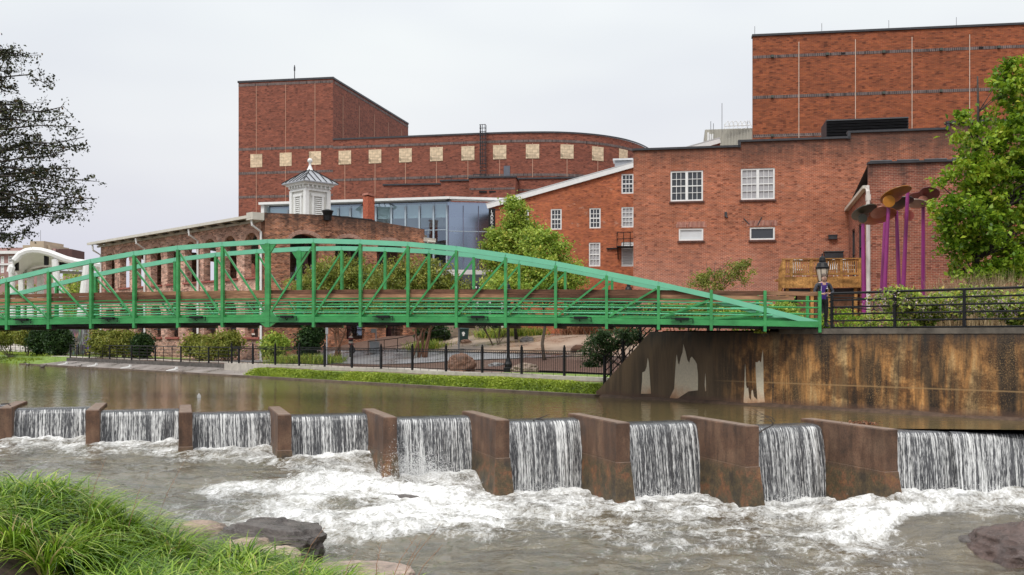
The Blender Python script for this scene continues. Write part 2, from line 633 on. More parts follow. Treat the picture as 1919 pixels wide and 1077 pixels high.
GREY_METAL = simple('grey_metal', (0.30, 0.31, 0.33), 0.45, 0.15, 3)
DARK_METAL = simple('dark_metal', (0.035, 0.035, 0.04), 0.5, 0.3, 3)

def build_wood(name, c, sx=(0.5, 0.5, 8)):
    m, nt, b = mat(name)
    o = nd(nt, 'ShaderNodeTexCoord').outputs['Object']
    f = noise(nt, o, 5, 5, 0.65, sx)
    g = noise(nt, o, 0.9, 3, 0.5, (1, 1, 3.5))
    col = ramp(nt, f, [(0.3, tuple(x * 0.5 for x in c)), (0.55, c), (0.75, tuple(min(1, x * 1.35) for x in c))])
    col = mixc(nt, 1, col, ramp(nt, g, [(0.35, bw(0.55)), (0.68, bw(1.45))]), 'MULTIPLY')
    nt.links.new(col, b.inputs['Base Color'])
    b.inputs['Roughness'].default_value = 0.65
    b.inputs['Specular IOR Level'].default_value = 0.2
    return m
WOOD_RAIL = build_wood('weathered_rail_wood', (0.155, 0.075, 0.045))
WOOD_RAIL_PALE = build_wood('pale_rail_wood', (0.34, 0.185, 0.105))
WOOD_DECK = build_wood('deck_timber', (0.44, 0.23, 0.075), (3, 3, 3))

LEAF_BRIGHT = leaf_mat('leaf_bright', [(0, (0.035, 0.085, 0.007)), (0.35, (0.13, 0.25, 0.014)), (0.75, (0.36, 0.50, 0.036)), (1, (0.52, 0.47, 0.06))])
LEAF_MID = leaf_mat('leaf_mid', [(0, (0.07, 0.13, 0.016)), (0.4, (0.27, 0.40, 0.05)), (0.8, (0.52, 0.60, 0.11)), (1, (0.62, 0.46, 0.10))])
LEAF_OLIVE = leaf_mat('leaf_olive', [(0, (0.055, 0.075, 0.012)), (0.45, (0.20, 0.24, 0.04)), (0.85, (0.40, 0.42, 0.085)), (1, (0.46, 0.26, 0.07))])
LEAF_DARK = leaf_mat('leaf_dark', [(0, (0.012, 0.03, 0.01)), (0.6, (0.035, 0.08, 0.02)), (1, (0.08, 0.14, 0.035))])
LEAF_CRAPE = leaf_mat('leaf_backlit', [(0, (0.012, 0.017, 0.007)), (0.6, (0.035, 0.045, 0.013)), (0.9, (0.075, 0.08, 0.018)), (1, (0.11, 0.055, 0.02))], 0.12)  # the darkness of backlit leaves is put into these tones
LEAF_YELLOW = leaf_mat('leaf_yellowing', [(0, (0.11, 0.15, 0.025)), (0.5, (0.26, 0.29, 0.05)), (0.9, (0.42, 0.40, 0.10)), (1, (0.40, 0.20, 0.08))])
LEAF_IVY = leaf_mat('leaf_ivy', [(0, (0.02, 0.04, 0.015)), (0.6, (0.05, 0.095, 0.03)), (0.9, (0.10, 0.16, 0.05)), (1, (0.16, 0.06, 0.05))])
GRASS_MAT = leaf_mat('grass_blade', [(0, (0.03, 0.085, 0.006)), (0.35, (0.13, 0.26, 0.015)), (0.7, (0.32, 0.48, 0.045)), (0.92, (0.55, 0.64, 0.14)), (1, (0.58, 0.46, 0.2))], 0.35, 0.22)
BANK_MAT = leaf_mat('bank_weeds', [(0, (0.08, 0.12, 0.014)), (0.4, (0.26, 0.35, 0.03)), (0.8, (0.46, 0.53, 0.08)), (1, (0.50, 0.36, 0.12))], 0.3, 0.55)
STRAW = leaf_mat('dry_straw', [(0, (0.20, 0.13, 0.06)), (0.6, (0.42, 0.31, 0.17)), (1, (0.55, 0.44, 0.26))], 0.2, 0.7)
RUSSET = leaf_mat('russet_grass', [(0, (0.13, 0.05, 0.025)), (0.6, (0.30, 0.13, 0.07)), (1, (0.45, 0.26, 0.14))], 0.2, 0.7)
PINK = leaf_mat('pink_bloom', [(0, (0.30, 0.20, 0.22)), (0.6, (0.55, 0.42, 0.45)), (1, (0.72, 0.60, 0.60))], 0.2, 0.7)

# ---------------------------------------------------------------- terrain on the far bank, in (t, s): t along the waterline, s behind it
WL = -2.30                                        # level of the upper pool
SH = Wall(3.3, 36.9, 0.713, -0.701)               # waterline and retaining wall share one line
NX, NY = 0.701, 0.713
def ts(t, s, z=0.0):
    return V(3.3 + SH.u.x * t + NX * s, 36.9 + SH.u.y * t + NY * s, z)

def zfar(t, s):
    t, s = np.asarray(t, float), np.asarray(s, float)
    low = -1.70 + np.clip((s - 6.5) * 0.16, 0, 1.72) + np.clip((s - 18) * 0.02, 0, 0.4)
    bank = -2.75 + 0.76 * sstep(s, -0.35, 1.3)
    low = np.where(s < 1.72, np.minimum(low, bank), low)
    low = low + 0.02 * np.sin(t * 0.7) * sstep(s, 0.3, 1)
    low = np.where((t < -26.9) & (t > -60) & (s < 2.4), np.minimum(low, -2.62 + 0.1 * s), low)
    wgt = sstep(t, -0.2, 2.6 + np.clip(s, 0, 60) * 0.14)
    return low * (1 - wgt) + 0.20 * wgt

def gmat():
    m, nt, b = mat('earth_and_lawn')
    o = nd(nt, 'ShaderNodeTexCoord').outputs['Object']
    f = noise(nt, o, 0.22, 4, 0.6)
    g = noise(nt, o, 7, 4, 0.7)
    a = nd(nt, 'ShaderNodeAttribute', attribute_name='lawn').outputs['Fac']
    soil = ramp(nt, g, [(0.3, (0.07, 0.042, 0.03)), (0.55, (0.15, 0.09, 0.065)), (0.75, (0.24, 0.15, 0.11))])
    lawn = ramp(nt, g, [(0.3, (0.10, 0.16, 0.03)), (0.7, (0.23, 0.33, 0.06))])
    k = nd(nt, 'ShaderNodeMath', {0: a, 1: nd(nt, 'ShaderNodeMath', {0: f, 1: 0.3}, operation='MULTIPLY').outputs[0]}, operation='ADD').outputs[0]
    nt.links.new(mixc(nt, ramp(nt, k, [(0.55, bw(0)), (0.75, bw(1))]), soil, lawn), b.inputs['Base Color'])
    b.inputs['Roughness'].default_value = 0.8
    bump(nt, b, g, 0.5, 0.05)
    return m
GM = gmat()
tv = np.concatenate([np.linspace(-900, -110, 14), np.arange(-100, -70, 2.0), np.arange(-70, 16, 0.7), np.linspace(17, 30, 10), np.linspace(45, 900, 14)])
sv = np.concatenate([np.arange(-0.35, 3, 0.22), np.arange(3, 40, 1.0), np.linspace(45, 130, 16), np.linspace(160, 2500, 14)])
T, S = np.meshgrid(tv, sv)
Z = zfar(T, S)
Sc = np.where(T > 0.0, np.maximum(S, 0.3), S)
GX = 3.3 + SH.u.x * T + NX * Sc
GY = 36.9 + SH.u.y * T + NY * Sc
lawn = np.where((S < 1.7) & (T < 0), 1.0, 0.0)
lawn = np.maximum(lawn, ((T < -58) & (S < 7)) * 1.0)
lawn = np.maximum(lawn, ((T > -9) & (T < 1) & (S > 2.4) & (S < 5.2)) * 1.0)
lawn = np.maximum(lawn, ((T < -45) & (S > 5.2) & (S < 12)) * 1.0)
lawn = np.maximum(lawn, ((S > 60) * 0.35))
tag(grid_mesh('ground', GX, GY, Z, GM, attrs={'lawn': lawn}), kind='structure')

def strip(name, fn, nt_, ns_, m, lift=0.03):
    """paved sheet laid over the terrain; fn(a, b) -> (t, s) for a, b in 0..1"""
    a, b = np.meshgrid(np.linspace(0, 1, nt_), np.linspace(0, 1, ns_))
    t, s = fn(a, b)
    z = zfar(t, s) + lift
    return tag(grid_mesh(name, 3.3 + SH.u.x * t + NX * s, 36.9 + SH.u.y * t + NY * s, z, m), kind='structure')

def pave_mat(name, c, wet=0.35):
    m, nt, b = mat(name)
    o = nd(nt, 'ShaderNodeTexCoord').outputs['Object']
    f = noise(nt, o, 0.5, 5, 0.65)
    g = noise(nt, o, 18, 3, 0.6)
    nt.links.new(mixc(nt, 1, ramp(nt, f, [(0.3, tuple(x * 0.7 for x in c)), (0.7, tuple(x * 1.25 for x in c))]), ramp(nt, g, [(0.3, bw(0.85)), (0.7, bw(1.12))]), 'MULTIPLY'), b.inputs['Base Color'])
    nt.links.new(ramp(nt, f, [(0.35, bw(0.12)), (0.65, bw(wet + 0.25))]), b.inputs['Roughness'])
    return m
PAVE_TAN = pave_mat('wet_tan_paving', (0.36, 0.27, 0.20))
PAVE_GREY = pave_mat('wet_grey_paving', (0.30, 0.30, 0.31))
PAVE_PALE = pave_mat('pale_concrete', (0.50, 0.46, 0.40))
MULCH = simple('mulch', (0.115, 0.062, 0.045), 0.95, 0.6, 14, bmp=0.7)
# riverside walk, plaza behind, curving grey path, mulch bed
strip('walkway', lambda a, b: (-62 + a * 61.5, 1.9 + b * (1.6 - 1.0 * sstep(-62 + a * 61.5, -14, -8))), 110, 5, PAVE_PALE)
strip('path', lambda a, b: (-36 + a * 30 - b * 4 * (1 - a), 3.7 + 3.2 * (1 - a) * b + 8.5 * a ** 1.4 + b * 3.4), 44, 8, PAVE_GREY, 0.045)
strip('plaza', lambda a, b: (-27 + a * 33 - b * 3, 11.5 + b * 9.0 - a * 2.0), 40, 12, PAVE_TAN, 0.06)
strip('bounce_sheet', lambda a, b: (-108 + a * 45, 7.0 + b * 34), 20, 16, PAVE_PALE, 0.04)  # unseen pale sheet added to bounce light up at the stage canopy
strip('mulch_bed', lambda a, b: (-13 + a * 13.5, 5.4 + b * 4.2 - 0.6 * np.sin(a * 3.1)), 30, 8, MULCH, 0.075)

# land far beyond and the bed under all the water
mb = MB()
mb.add([(-3000, -400, -6.2), (3000, -400, -6.2), (3000, 4000, -6.2), (-3000, 4000, -6.2)], [(0, 1, 2, 3)])
tag(mb.build('riverbed', simple('river_mud', (0.09, 0.06, 0.04), 0.9, 0.3, 0.5)), kind='structure')

# ---------------------------------------------------------------- piers and the staggered weir
PD = V(-0.322, 0.947, 0).normalized()             # pier direction, pointing upstream
QD = V(PD.y, -PD.x, 0)                            # across the piers, to the right
PF0, PST = V(-0.067, 25.72, 0), V(3.095, -0.865, 0)
PW, PLEN = 0.38, 3.3
def pier_fr(i):
    return PF0 + PST * (i - 5)

def pier_mat():
    m, nt, b = mat('stained_red_concrete')
    o = nd(nt, 'ShaderNodeTexCoord').outputs['Object']
    z = nd(nt, 'ShaderNodeSeparateXYZ', {0: o}).outputs['Z']
    f = noise(nt, o, 1.1, 5, 0.65)
    g = noise(nt, o, 22, 4, 0.75)
    st = noise(nt, o, 3.2, 4, 0.6, (1, 1, 0.18))
    col = ramp(nt, f, [(0.3, (0.060, 0.036, 0.024)), (0.5, (0.130, 0.068, 0.040)), (0.7, (0.19, 0.112, 0.068))])
    col = mixc(nt, 1, col, ramp(nt, g, [(0.28, bw(0.55)), (0.5, bw(1)), (0.75, bw(1.3))]), 'MULTIPLY')
    col = mixc(nt, 1, col, ramp(nt, st, [(0.3, bw(0.5)), (0.7, bw(1.3))]), 'MULTIPLY')
    lo = nd(nt, 'ShaderNodeMapRange', {0: z, 1: -3.15, 2: -3.4, 3: 0.0, 4: 1.0}).outputs[0]      # wetted, lichened foot
    f2 = noise(nt, o, 2.4, 5, 0.7)
    foot = ramp(nt, f2, [(0.36, (0.035, 0.032, 0.022)), (0.5, (0.10, 0.075, 0.035)), (0.6, (0.20, 0.085, 0.04)), (0.72, (0.30, 0.17, 0.045))])
    foot = mixc(nt, 1, foot, ramp(nt, g, [(0.3, bw(0.5)), (0.7, bw(1.3))]), 'MULTIPLY')
    col = mixc(nt, nd(nt, 'ShaderNodeMath', {0: lo, 1: 0.8}, operation='MULTIPLY').outputs[0], col, foot)
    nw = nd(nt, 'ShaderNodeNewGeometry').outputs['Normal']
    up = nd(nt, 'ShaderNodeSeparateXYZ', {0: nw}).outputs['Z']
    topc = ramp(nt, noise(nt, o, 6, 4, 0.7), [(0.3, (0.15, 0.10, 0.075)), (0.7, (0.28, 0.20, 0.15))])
    col = mixc(nt, ramp(nt, up, [(0.6, bw(0)), (0.8, bw(1))]), col, topc)                        # paler upward faces
    nt.links.new(col, b.inputs['Base Color'])
    nt.links.new(ramp(nt, f, [(0.3, bw(0.35)), (0.7, bw(0.75))]), b.inputs['Roughness'])
    bump(nt, b, g, 0.5, 0.012)
    return m
PIER = pier_mat()
pier_lab = {-1: None, 0: 'brown concrete pier cut by the left edge, a black twig on its top',
            1: 'concrete pier second from the left, showing its right face',
            2: 'narrow concrete pier seen straight on, third from the left in the weir',
            3: 'concrete pier fourth from the left, beside the small rapid, left face narrow',
            4: 'concrete pier with scratched white marks, foot hidden by bursting spray',
            5: 'concrete pier with wide dark wet patch between spray and branch-strewn fall',
            6: 'concrete pier with yellow lichen on its front, third from the right end',
            7: 'concrete pier with mossy dark foot left of the fall with a black twig on top',
            8: 'largest concrete pier, on a grey footing, carrying a clump of debris'}
for i in range(-1, 9):
    fr = pier_fr(i)
    root = empty('weir_pier', fr + V(0, 0, -4.8), pier_lab[i] or 'concrete pier wholly beyond the left end of the view', 'pier', 'concrete piers of the weir')
    top = -2.21
    def ring(z, front, grow, back=PLEN):
        a = fr - QD * (PW + grow) + PD * (-front)
        b_ = fr + QD * grow + PD * (-front)
        c_ = fr + QD * grow + PD * back
        d_ = fr - QD * (PW + grow) + PD * back
        return [p + V(0, 0, z) for p in (a, b_, c_, d_)]
    m1 = MB()
    loft(m1, [ring(-3.22, 0.0, 0), ring(top - 0.03, 0.0, 0), ring(top, -0.025, -0.022, PLEN - 0.02)])
    m1.build('upper_block', PIER, root)
    m2 = MB()
    loft(m2, [ring(-4.9, 0.26, 0.13), ring(-4.3, 0.17, 0.085), ring(-3.236, 0.02, 0.014), ring(-3.222, 0.006, 0.004)])
    m2.build('lower_block', PIER, root)
    if i == 8:
        m3 = MB()
        loft(m3, [ring(-4.9, 0.36, 0.26), ring(-4.28, 0.30, 0.2), ring(-4.24, 0.2, 0.1)])
        m3.build('footing', simple('grey_footing', (0.16, 0.14, 0.12), 0.7, 0.35, 5, bmp=0.4), root)

def fall_mat():
    m, nt, b = mat('falling_water')
    uv = nd(nt, 'ShaderNodeTexCoord').outputs['UV']
    w_ = noise(nt, uv, 1.0, 2, 0.5, (1.5, 0.8, 1))
    warp = nd(nt, 'ShaderNodeVectorMath', {0: uv, 1: nd(nt, 'ShaderNodeCombineXYZ', {0: nd(nt, 'ShaderNodeMath', {0: w_, 1: 0.10}, operation='MULTIPLY').outputs[0]}).outputs[0]}, operation='ADD').outputs[0]
    v = nd(nt, 'ShaderNodeSeparateXYZ', {0: uv}).outputs['Y']
    a = noise(nt, warp, 1.0, 3, 0.65, (25, 0.42, 1))
    c = noise(nt, warp, 1.0, 3, 0.7, (38, 4.6, 1))
    e = noise(nt, warp, 1.0, 3, 0.6, (2.2, 0.25, 1))
    s1 = nd(nt, 'ShaderNodeMath', {0: a, 1: nd(nt, 'ShaderNodeMath', {0: c, 1: 0.75}, operation='MULTIPLY').outputs[0]}, operation='ADD').outputs[0]
    s2 = nd(nt, 'ShaderNodeMath', {0: s1, 1: nd(nt, 'ShaderNodeMath', {0: e, 1: 0.42}, operation='MULTIPLY').outputs[0]}, operation='ADD').outputs[0]
    g = nd(nt, 'ShaderNodeMapRange', {0: v, 1: 0.42, 2: 0.54, 3: -0.4, 4: 0.03}).outputs[0]       # the lip is still glassy
    s3 = nd(nt, 'ShaderNodeMath', {0: s2, 1: g}, operation='ADD').outputs[0]
    white = nd(nt, 'ShaderNodeMapRange', {0: s3, 1: 1.06, 2: 1.31, 3: 0.0, 4: 1.0}).outputs[0]
    col = mixc(nt, white, ramp(nt, c, [(0.3, (0.026, 0.027, 0.030)), (0.7, (0.135, 0.135, 0.14))]), (0.80, 0.80, 0.78))
    nt.links.new(col, b.inputs['Base Color'])
    nt.links.new(nd(nt, 'ShaderNodeMapRange', {0: white, 3: 0.12, 4: 0.7}).outputs[0], b.inputs['Roughness'])
    bump(nt, b, s1, 0.6, 0.03)
    return m
FALL = fall_mat()
base_y = {-2: 822, -1: 822, 0: 825, 1: 832, 2: 843, 3: 856, 4: 893, 5: 926, 6: 937, 7: 947}
LAND = []                                          # landing points (x, y, z) that shape the lower water
lip_pts = []
WEIR_CONC = simple('weir_concrete', (0.10, 0.075, 0.06), 0.8, 0.3, 3)
def fall_sheet(a, b, zb, seed):
    """water sheet over the straight lip from a to b (upper points), landing at height zb"""
    d = (b - a)
    L = d.length
    u = d / L
    dn = V(u.y, -u.x, 0)                          # downstream
    nu = int(L / 0.022)
    H = WL - zb
    prof = [(-0.50, 0.0, 0.0), (-0.3, -0.004, 0.2), (-0.12, -0.015, 0.38), (-0.02, -0.035, 0.48), (0.05, -0.08, 0.56), (0.10, -0.15, 0.64)]
    for k in range(1, 20):
        h = 0.15 + (H + 0.12 - 0.15) * k / 19
        prof.append((0.10 + 0.30 * (math.sqrt(h) - math.sqrt(0.15)), -h, 0.64 + (h - 0.15)))
    uu = np.linspace(0, L, nu)
    du = np.array([p[0] for p in prof]); dz = np.array([p[1] for p in prof]); vv = np.array([p[2] for p in prof])
    Ug, D = np.meshgrid(uu, du)
    _, Zg = np.meshgrid(uu, dz)
    _, Vg = np.meshgrid(uu, vv)
    amp = np.clip((Vg - 0.45) / 1.2, 0, 1)
    n1 = fbm(Ug * 9, Vg * 0.5, 0, 3, seed) - 0.5
    n2 = vn(Ug * 1.6, Vg * 0.2, 0, seed + 9) - 0.5
    D = D + (n1 * 0.13 + n2 * 0.16) * amp
    edge = 0.05 * amp * np.clip(1 - np.minimum(Ug, L - Ug) / 0.3, 0, 1)
    D = D + edge
    Zg = Zg + 0.012 * (vn(Ug * 2.2, 0 * Ug, 0, seed + 4) - 0.5) * (Vg > 0.1)
    X = a.x + u.x * Ug + dn.x * D
    Y = a.y + u.y * Ug + dn.y * D
    tag(grid_mesh('waterfall', X, Y, WL + Zg, FALL, uv=(Ug + seed * 7.3, Vg)), kind='structure')
    for q in (0.1, 0.5, 0.9):
        p = a.lerp(b, q) + dn * (0.12 + 0.3 * math.sqrt(H))
        LAND.append((p.x, p.y, zb))
bays = []
for i in range(-1, 9):
    fr = pier_fr(i)
    if i < 8:
        nf = pier_fr(i + 1) - QD * PW
        b_ = nf + PD * 2.5 + QD * 0.05
        Lb = (b_ - fr).dot(QD)
        a_ = b_ - QD * Lb - QD * 0.03
        mid = a_.lerp(b_, 0.5)
        zb = (HY - base_y[i]) / F * (mid.y - 0.55)
    else:
        a_ = fr + PD * 0.65 - QD * 0.03
        b_ = a_ + V(1.95, -0.12, 0)
        zb = (HY - 928) / F * (a_.y - 0.5)
    fall_sheet(a_, b_, zb, i + 3)
    if i == 8:                                     # the wide bay steps forward a little: a second sheet overlaps the first
        c_ = b_ + V(-0.28, -0.14, 0)
        fall_sheet(c_, c_ + V(0.42, -0.03, 0), zb, 21)
        fall_sheet(c_ + V(0.40, 0.03, 0), c_ + V(7.6, -0.85, 0), (HY - 914) / F * (a_.y - 0.7), 17)
        b_ = a_ + V(9.2, -1.0, 0)
    bays.append((a_, b_))
# one weir body of concrete under the lips, stepping from bay to bay
root = empty('weir_sill', bays[4][0] + V(0, 0, -4.8), 'low concrete weir sill hidden behind the falling water sheets', 'weir')
for a_, b_ in bays:
    mb = MB()
    u = (b_ - a_).normalized()
    dn = V(u.y, -u.x, 0)
    o_ = V(0, 0, 1)
    e0, e1 = a_ - u * 0.1, b_ + u * 0.1
    mb.add([e0 + o_ * -4.9, e1 + o_ * -4.9, e1 + o_ * -4.9 - dn * 0.45, e0 + o_ * -4.9 - dn * 0.45,
            e0 + o_ * (WL - 0.14), e1 + o_ * (WL - 0.14), e1 + o_ * (WL - 0.10) - dn * 0.45, e0 + o_ * (WL - 0.10) - dn * 0.45],
           [(0, 3, 2, 1), (4, 5, 6, 7), (0, 1, 5, 4), (1, 2, 6, 5), (2, 3, 7, 6), (3, 0, 4, 7)])
    mb.build('sill_block', WEIR_CONC, root)

# ---------------------------------------------------------------- the upper pool
def pool_mat():
    m, nt, b = mat('pool_water')
    o = nd(nt, 'ShaderNodeTexCoord').outputs['Object']
    f = noise(nt, o, 0.25, 3, 0.5)
    nt.links.new(ramp(nt, f, [(0.3, (0.10, 0.078, 0.032)), (0.7, (0.15, 0.115, 0.05))]), b.inputs['Base Color'])
    b.inputs['Roughness'].default_value = 0.07
    b.inputs['IOR'].default_value = 1.33
    h1 = noise(nt, o, 1.3, 3, 0.55, (1, 1.8, 1))
    h2 = noise(nt, o, 11, 2, 0.5)
    h = nd(nt, 'ShaderNodeMath', {0: h1, 1: nd(nt, 'ShaderNodeMath', {0: h2, 1: 0.12}, operation='MULTIPLY').outputs[0]}, operation='ADD').outputs[0]
    vo = nd(nt, 'ShaderNodeTexVoronoi', {'Vector': o, 'Scale': 2.6})
    rg = nd(nt, 'ShaderNodeMapRange', {0: vo.outputs['Distance'], 1: 0.02, 2: 0.09, 3: 0.55, 4: 0.0}).outputs[0]     # raindrop dimples
    h = nd(nt, 'ShaderNodeMath', {0: h, 1: nd(nt, 'ShaderNodeMath', {0: rg, 1: 0.35}, operation='MULTIPLY').outputs[0]}, operation='ADD').outputs[0]
    bump(nt, b, h, 0.38, 0.06)
    return m
POOL = pool_mat()
front = []
for a_, b_ in bays:
    u = (b_ - a_).normalized()
    dn = V(u.y, -u.x, 0)
    front += [a_ - dn * 0.46, b_ - dn * 0.46]
poly = [V(-160, front[0].y + 45, 0), V(-30, front[0].y + 2, 0)] + front + [ts(24, 0.2), ts(-130, 0.2), V(-160, 190, 0)]
tri = tessellate_polygon([[V(p.x, p.y, 0) for p in poly]])
mb = MB()
fs = []
for t in tri:
    p = [poly[k] for k in t]
    fs.append(tuple(t) if (p[1] - p[0]).cross(p[2] - p[0]).z > 0 else tuple(t[::-1]))
mb.add([V(p.x, p.y, WL) for p in poly], fs)
tag(mb.build('water', POOL), kind='structure')

# ---------------------------------------------------------------- the lower river: a rough sheet shaped by the falls and rapids
def pxz(px, Y, v):
    return ((px - CX) / F * Y, Y, v)
ctl = LAND + [pxz(-300, 30, -3.3), pxz(0, 25.5, -3.46), pxz(300, 25.4, -3.52), pxz(470, 25.0, -3.56), pxz(560, 25.2, -3.6),
              pxz(300, 23.2, -3.80), pxz(420, 23.6, -3.80), pxz(520, 23.6, -3.88), pxz(600, 23.8, -3.9), pxz(690, 24.2, -3.86), pxz(760, 24.2, -4.02),
              pxz(700, 22.3, -3.96), pxz(640, 22, -4.0), pxz(850, 23, -4.25), pxz(1000, 22.6, -4.28), pxz(1200, 22, -4.3), pxz(1500, 21.6, -4.3),
              pxz(1740, 20.7, -3.98), pxz(1800, 20.9, -3.93), pxz(1850, 21.7, -3.85), pxz(1950, 21.5, -3.85), pxz(1900, 18, -4.33), pxz(1640, 20, -4.32), pxz(1600, 18, -4.33),
              pxz(1200, 18, -4.33), pxz(800, 19, -4.33), pxz(500, 20, -4.2), pxz(300, 20.5, -4.1), pxz(0, 21, -3.9), pxz(-300, 20, -4.0), pxz(1000, 14, -4.34), pxz(2000, 15, -4.34), pxz(200, 14, -4.34)]
fctl = [(x, y, 1.0) for x, y, z in LAND] + [(x + 0.1, y - 0.55, 0.72 if z < -3.58 else 0.6) for x, y, z in LAND] + [
    pxz(-200, 27, 0.25), pxz(60, 27.5, 0.30), pxz(60, 25.5, 0.15), pxz(250, 27, 0.25), pxz(250, 25, 0.1), pxz(430, 26.0, 0.2), pxz(470, 24.9, 0.12), pxz(330, 24, 0.12), pxz(200, 23, 0.1), pxz(330, 22.6, 0.3),
    pxz(440, 24.2, 0.85), pxz(400, 23.5, 0.7), pxz(520, 24.1, 0.9), pxz(480, 23.2, 0.45), pxz(560, 22.9, 0.9), pxz(600, 24.2, 0.95), pxz(660, 25.2, 1.0), pxz(720, 24.6, 1.0), pxz(790, 24.6, 1.0),
    pxz(650, 22.6, 0.45), pxz(700, 21.8, 0.95), pxz(800, 22.6, 0.95), pxz(620, 21.4, 0.8), pxz(760, 20.8, 0.85), pxz(900, 22.3, 0.9), pxz(1000, 22.2, 0.65), pxz(1040, 21.2, 0.5), pxz(900, 20.8, 0.6),
    pxz(1200, 22.5, 0.52), pxz(1200, 21, 0.55), pxz(1250, 20, 0.50), pxz(1000, 20, 0.36), pxz(800, 19.6, 0.15), pxz(800, 18.5, 0.05), pxz(1000, 18.5, 0.05), pxz(1200, 18.5, 0.36), pxz(1350, 21.8, 0.58),
    pxz(1500, 21.6, 0.6), pxz(1450, 20, 0.56), pxz(1600, 20.6, 0.85), pxz(1650, 21.3, 1.0), pxz(1620, 19.5, 0.6), pxz(1500, 18.5, 0.48), pxz(1740, 20.4, 0.22), pxz(1780, 20.7, 0.2), pxz(1800, 19.8, 0.3), pxz(1850, 21.9, 0.65), pxz(1930, 21.5, 0.45),
    pxz(1700, 22, 0.95), pxz(1800, 18.3, 0.15), pxz(1700, 18.5, 0.42), pxz(1900, 20, 0.15), pxz(1000, 15, 0.05), pxz(500, 21, 0.75), pxz(550, 21.6, 0.9), pxz(420, 21.4, 0.5)]
xs = np.arange(-21, 19, 0.075)
ys = np.concatenate([np.arange(13.5, 17, 0.15), np.arange(17, 31.5, 0.065)])
LX, LY = np.meshgrid(xs, ys)
LZ = idw(LX, LY, ctl, 3.2, 0.35)
FO = idw(LX, LY, fctl, 4.0, 0.12)
rough_ = np.clip(FO, 0.12, 1)
flow_x, flow_y = LX * 0.95 + LY * 0.33, LY * 0.95 - LX * 0.33
d = (fbm(flow_x * 1.9, flow_y * 1.3, 0, 5, 3) - 0.5) * 0.18 * rough_
d += (fbm(LX * 0.7, LY * 2.2, 0, 3, 8) - 0.5) * 0.12
d += (fbm(LX * 2.3, LY * 4.0, 0, 4, 28) - 0.5) * 0.10
d += (1 - np.abs(2 * vn(flow_x * 4.5, flow_y * 3.5, 0, 5) - 1)) * 0.07 * rough_ ** 2
d += (fbm(flow_x * 7, flow_y * 6, 0, 3, 15) - 0.5) * 0.10 * rough_ ** 2
land_d = np.full_like(LX, 9.0)
for x, y, z in LAND:
    land_d = np.minimum(land_d, np.hypot(LX - x, LY - y + 0.15))
d += np.exp(-(land_d / 0.55) ** 2) * (0.01 + 0.10 * fbm(LX * 3.5, LY * 3.5, 0, 3, 12))
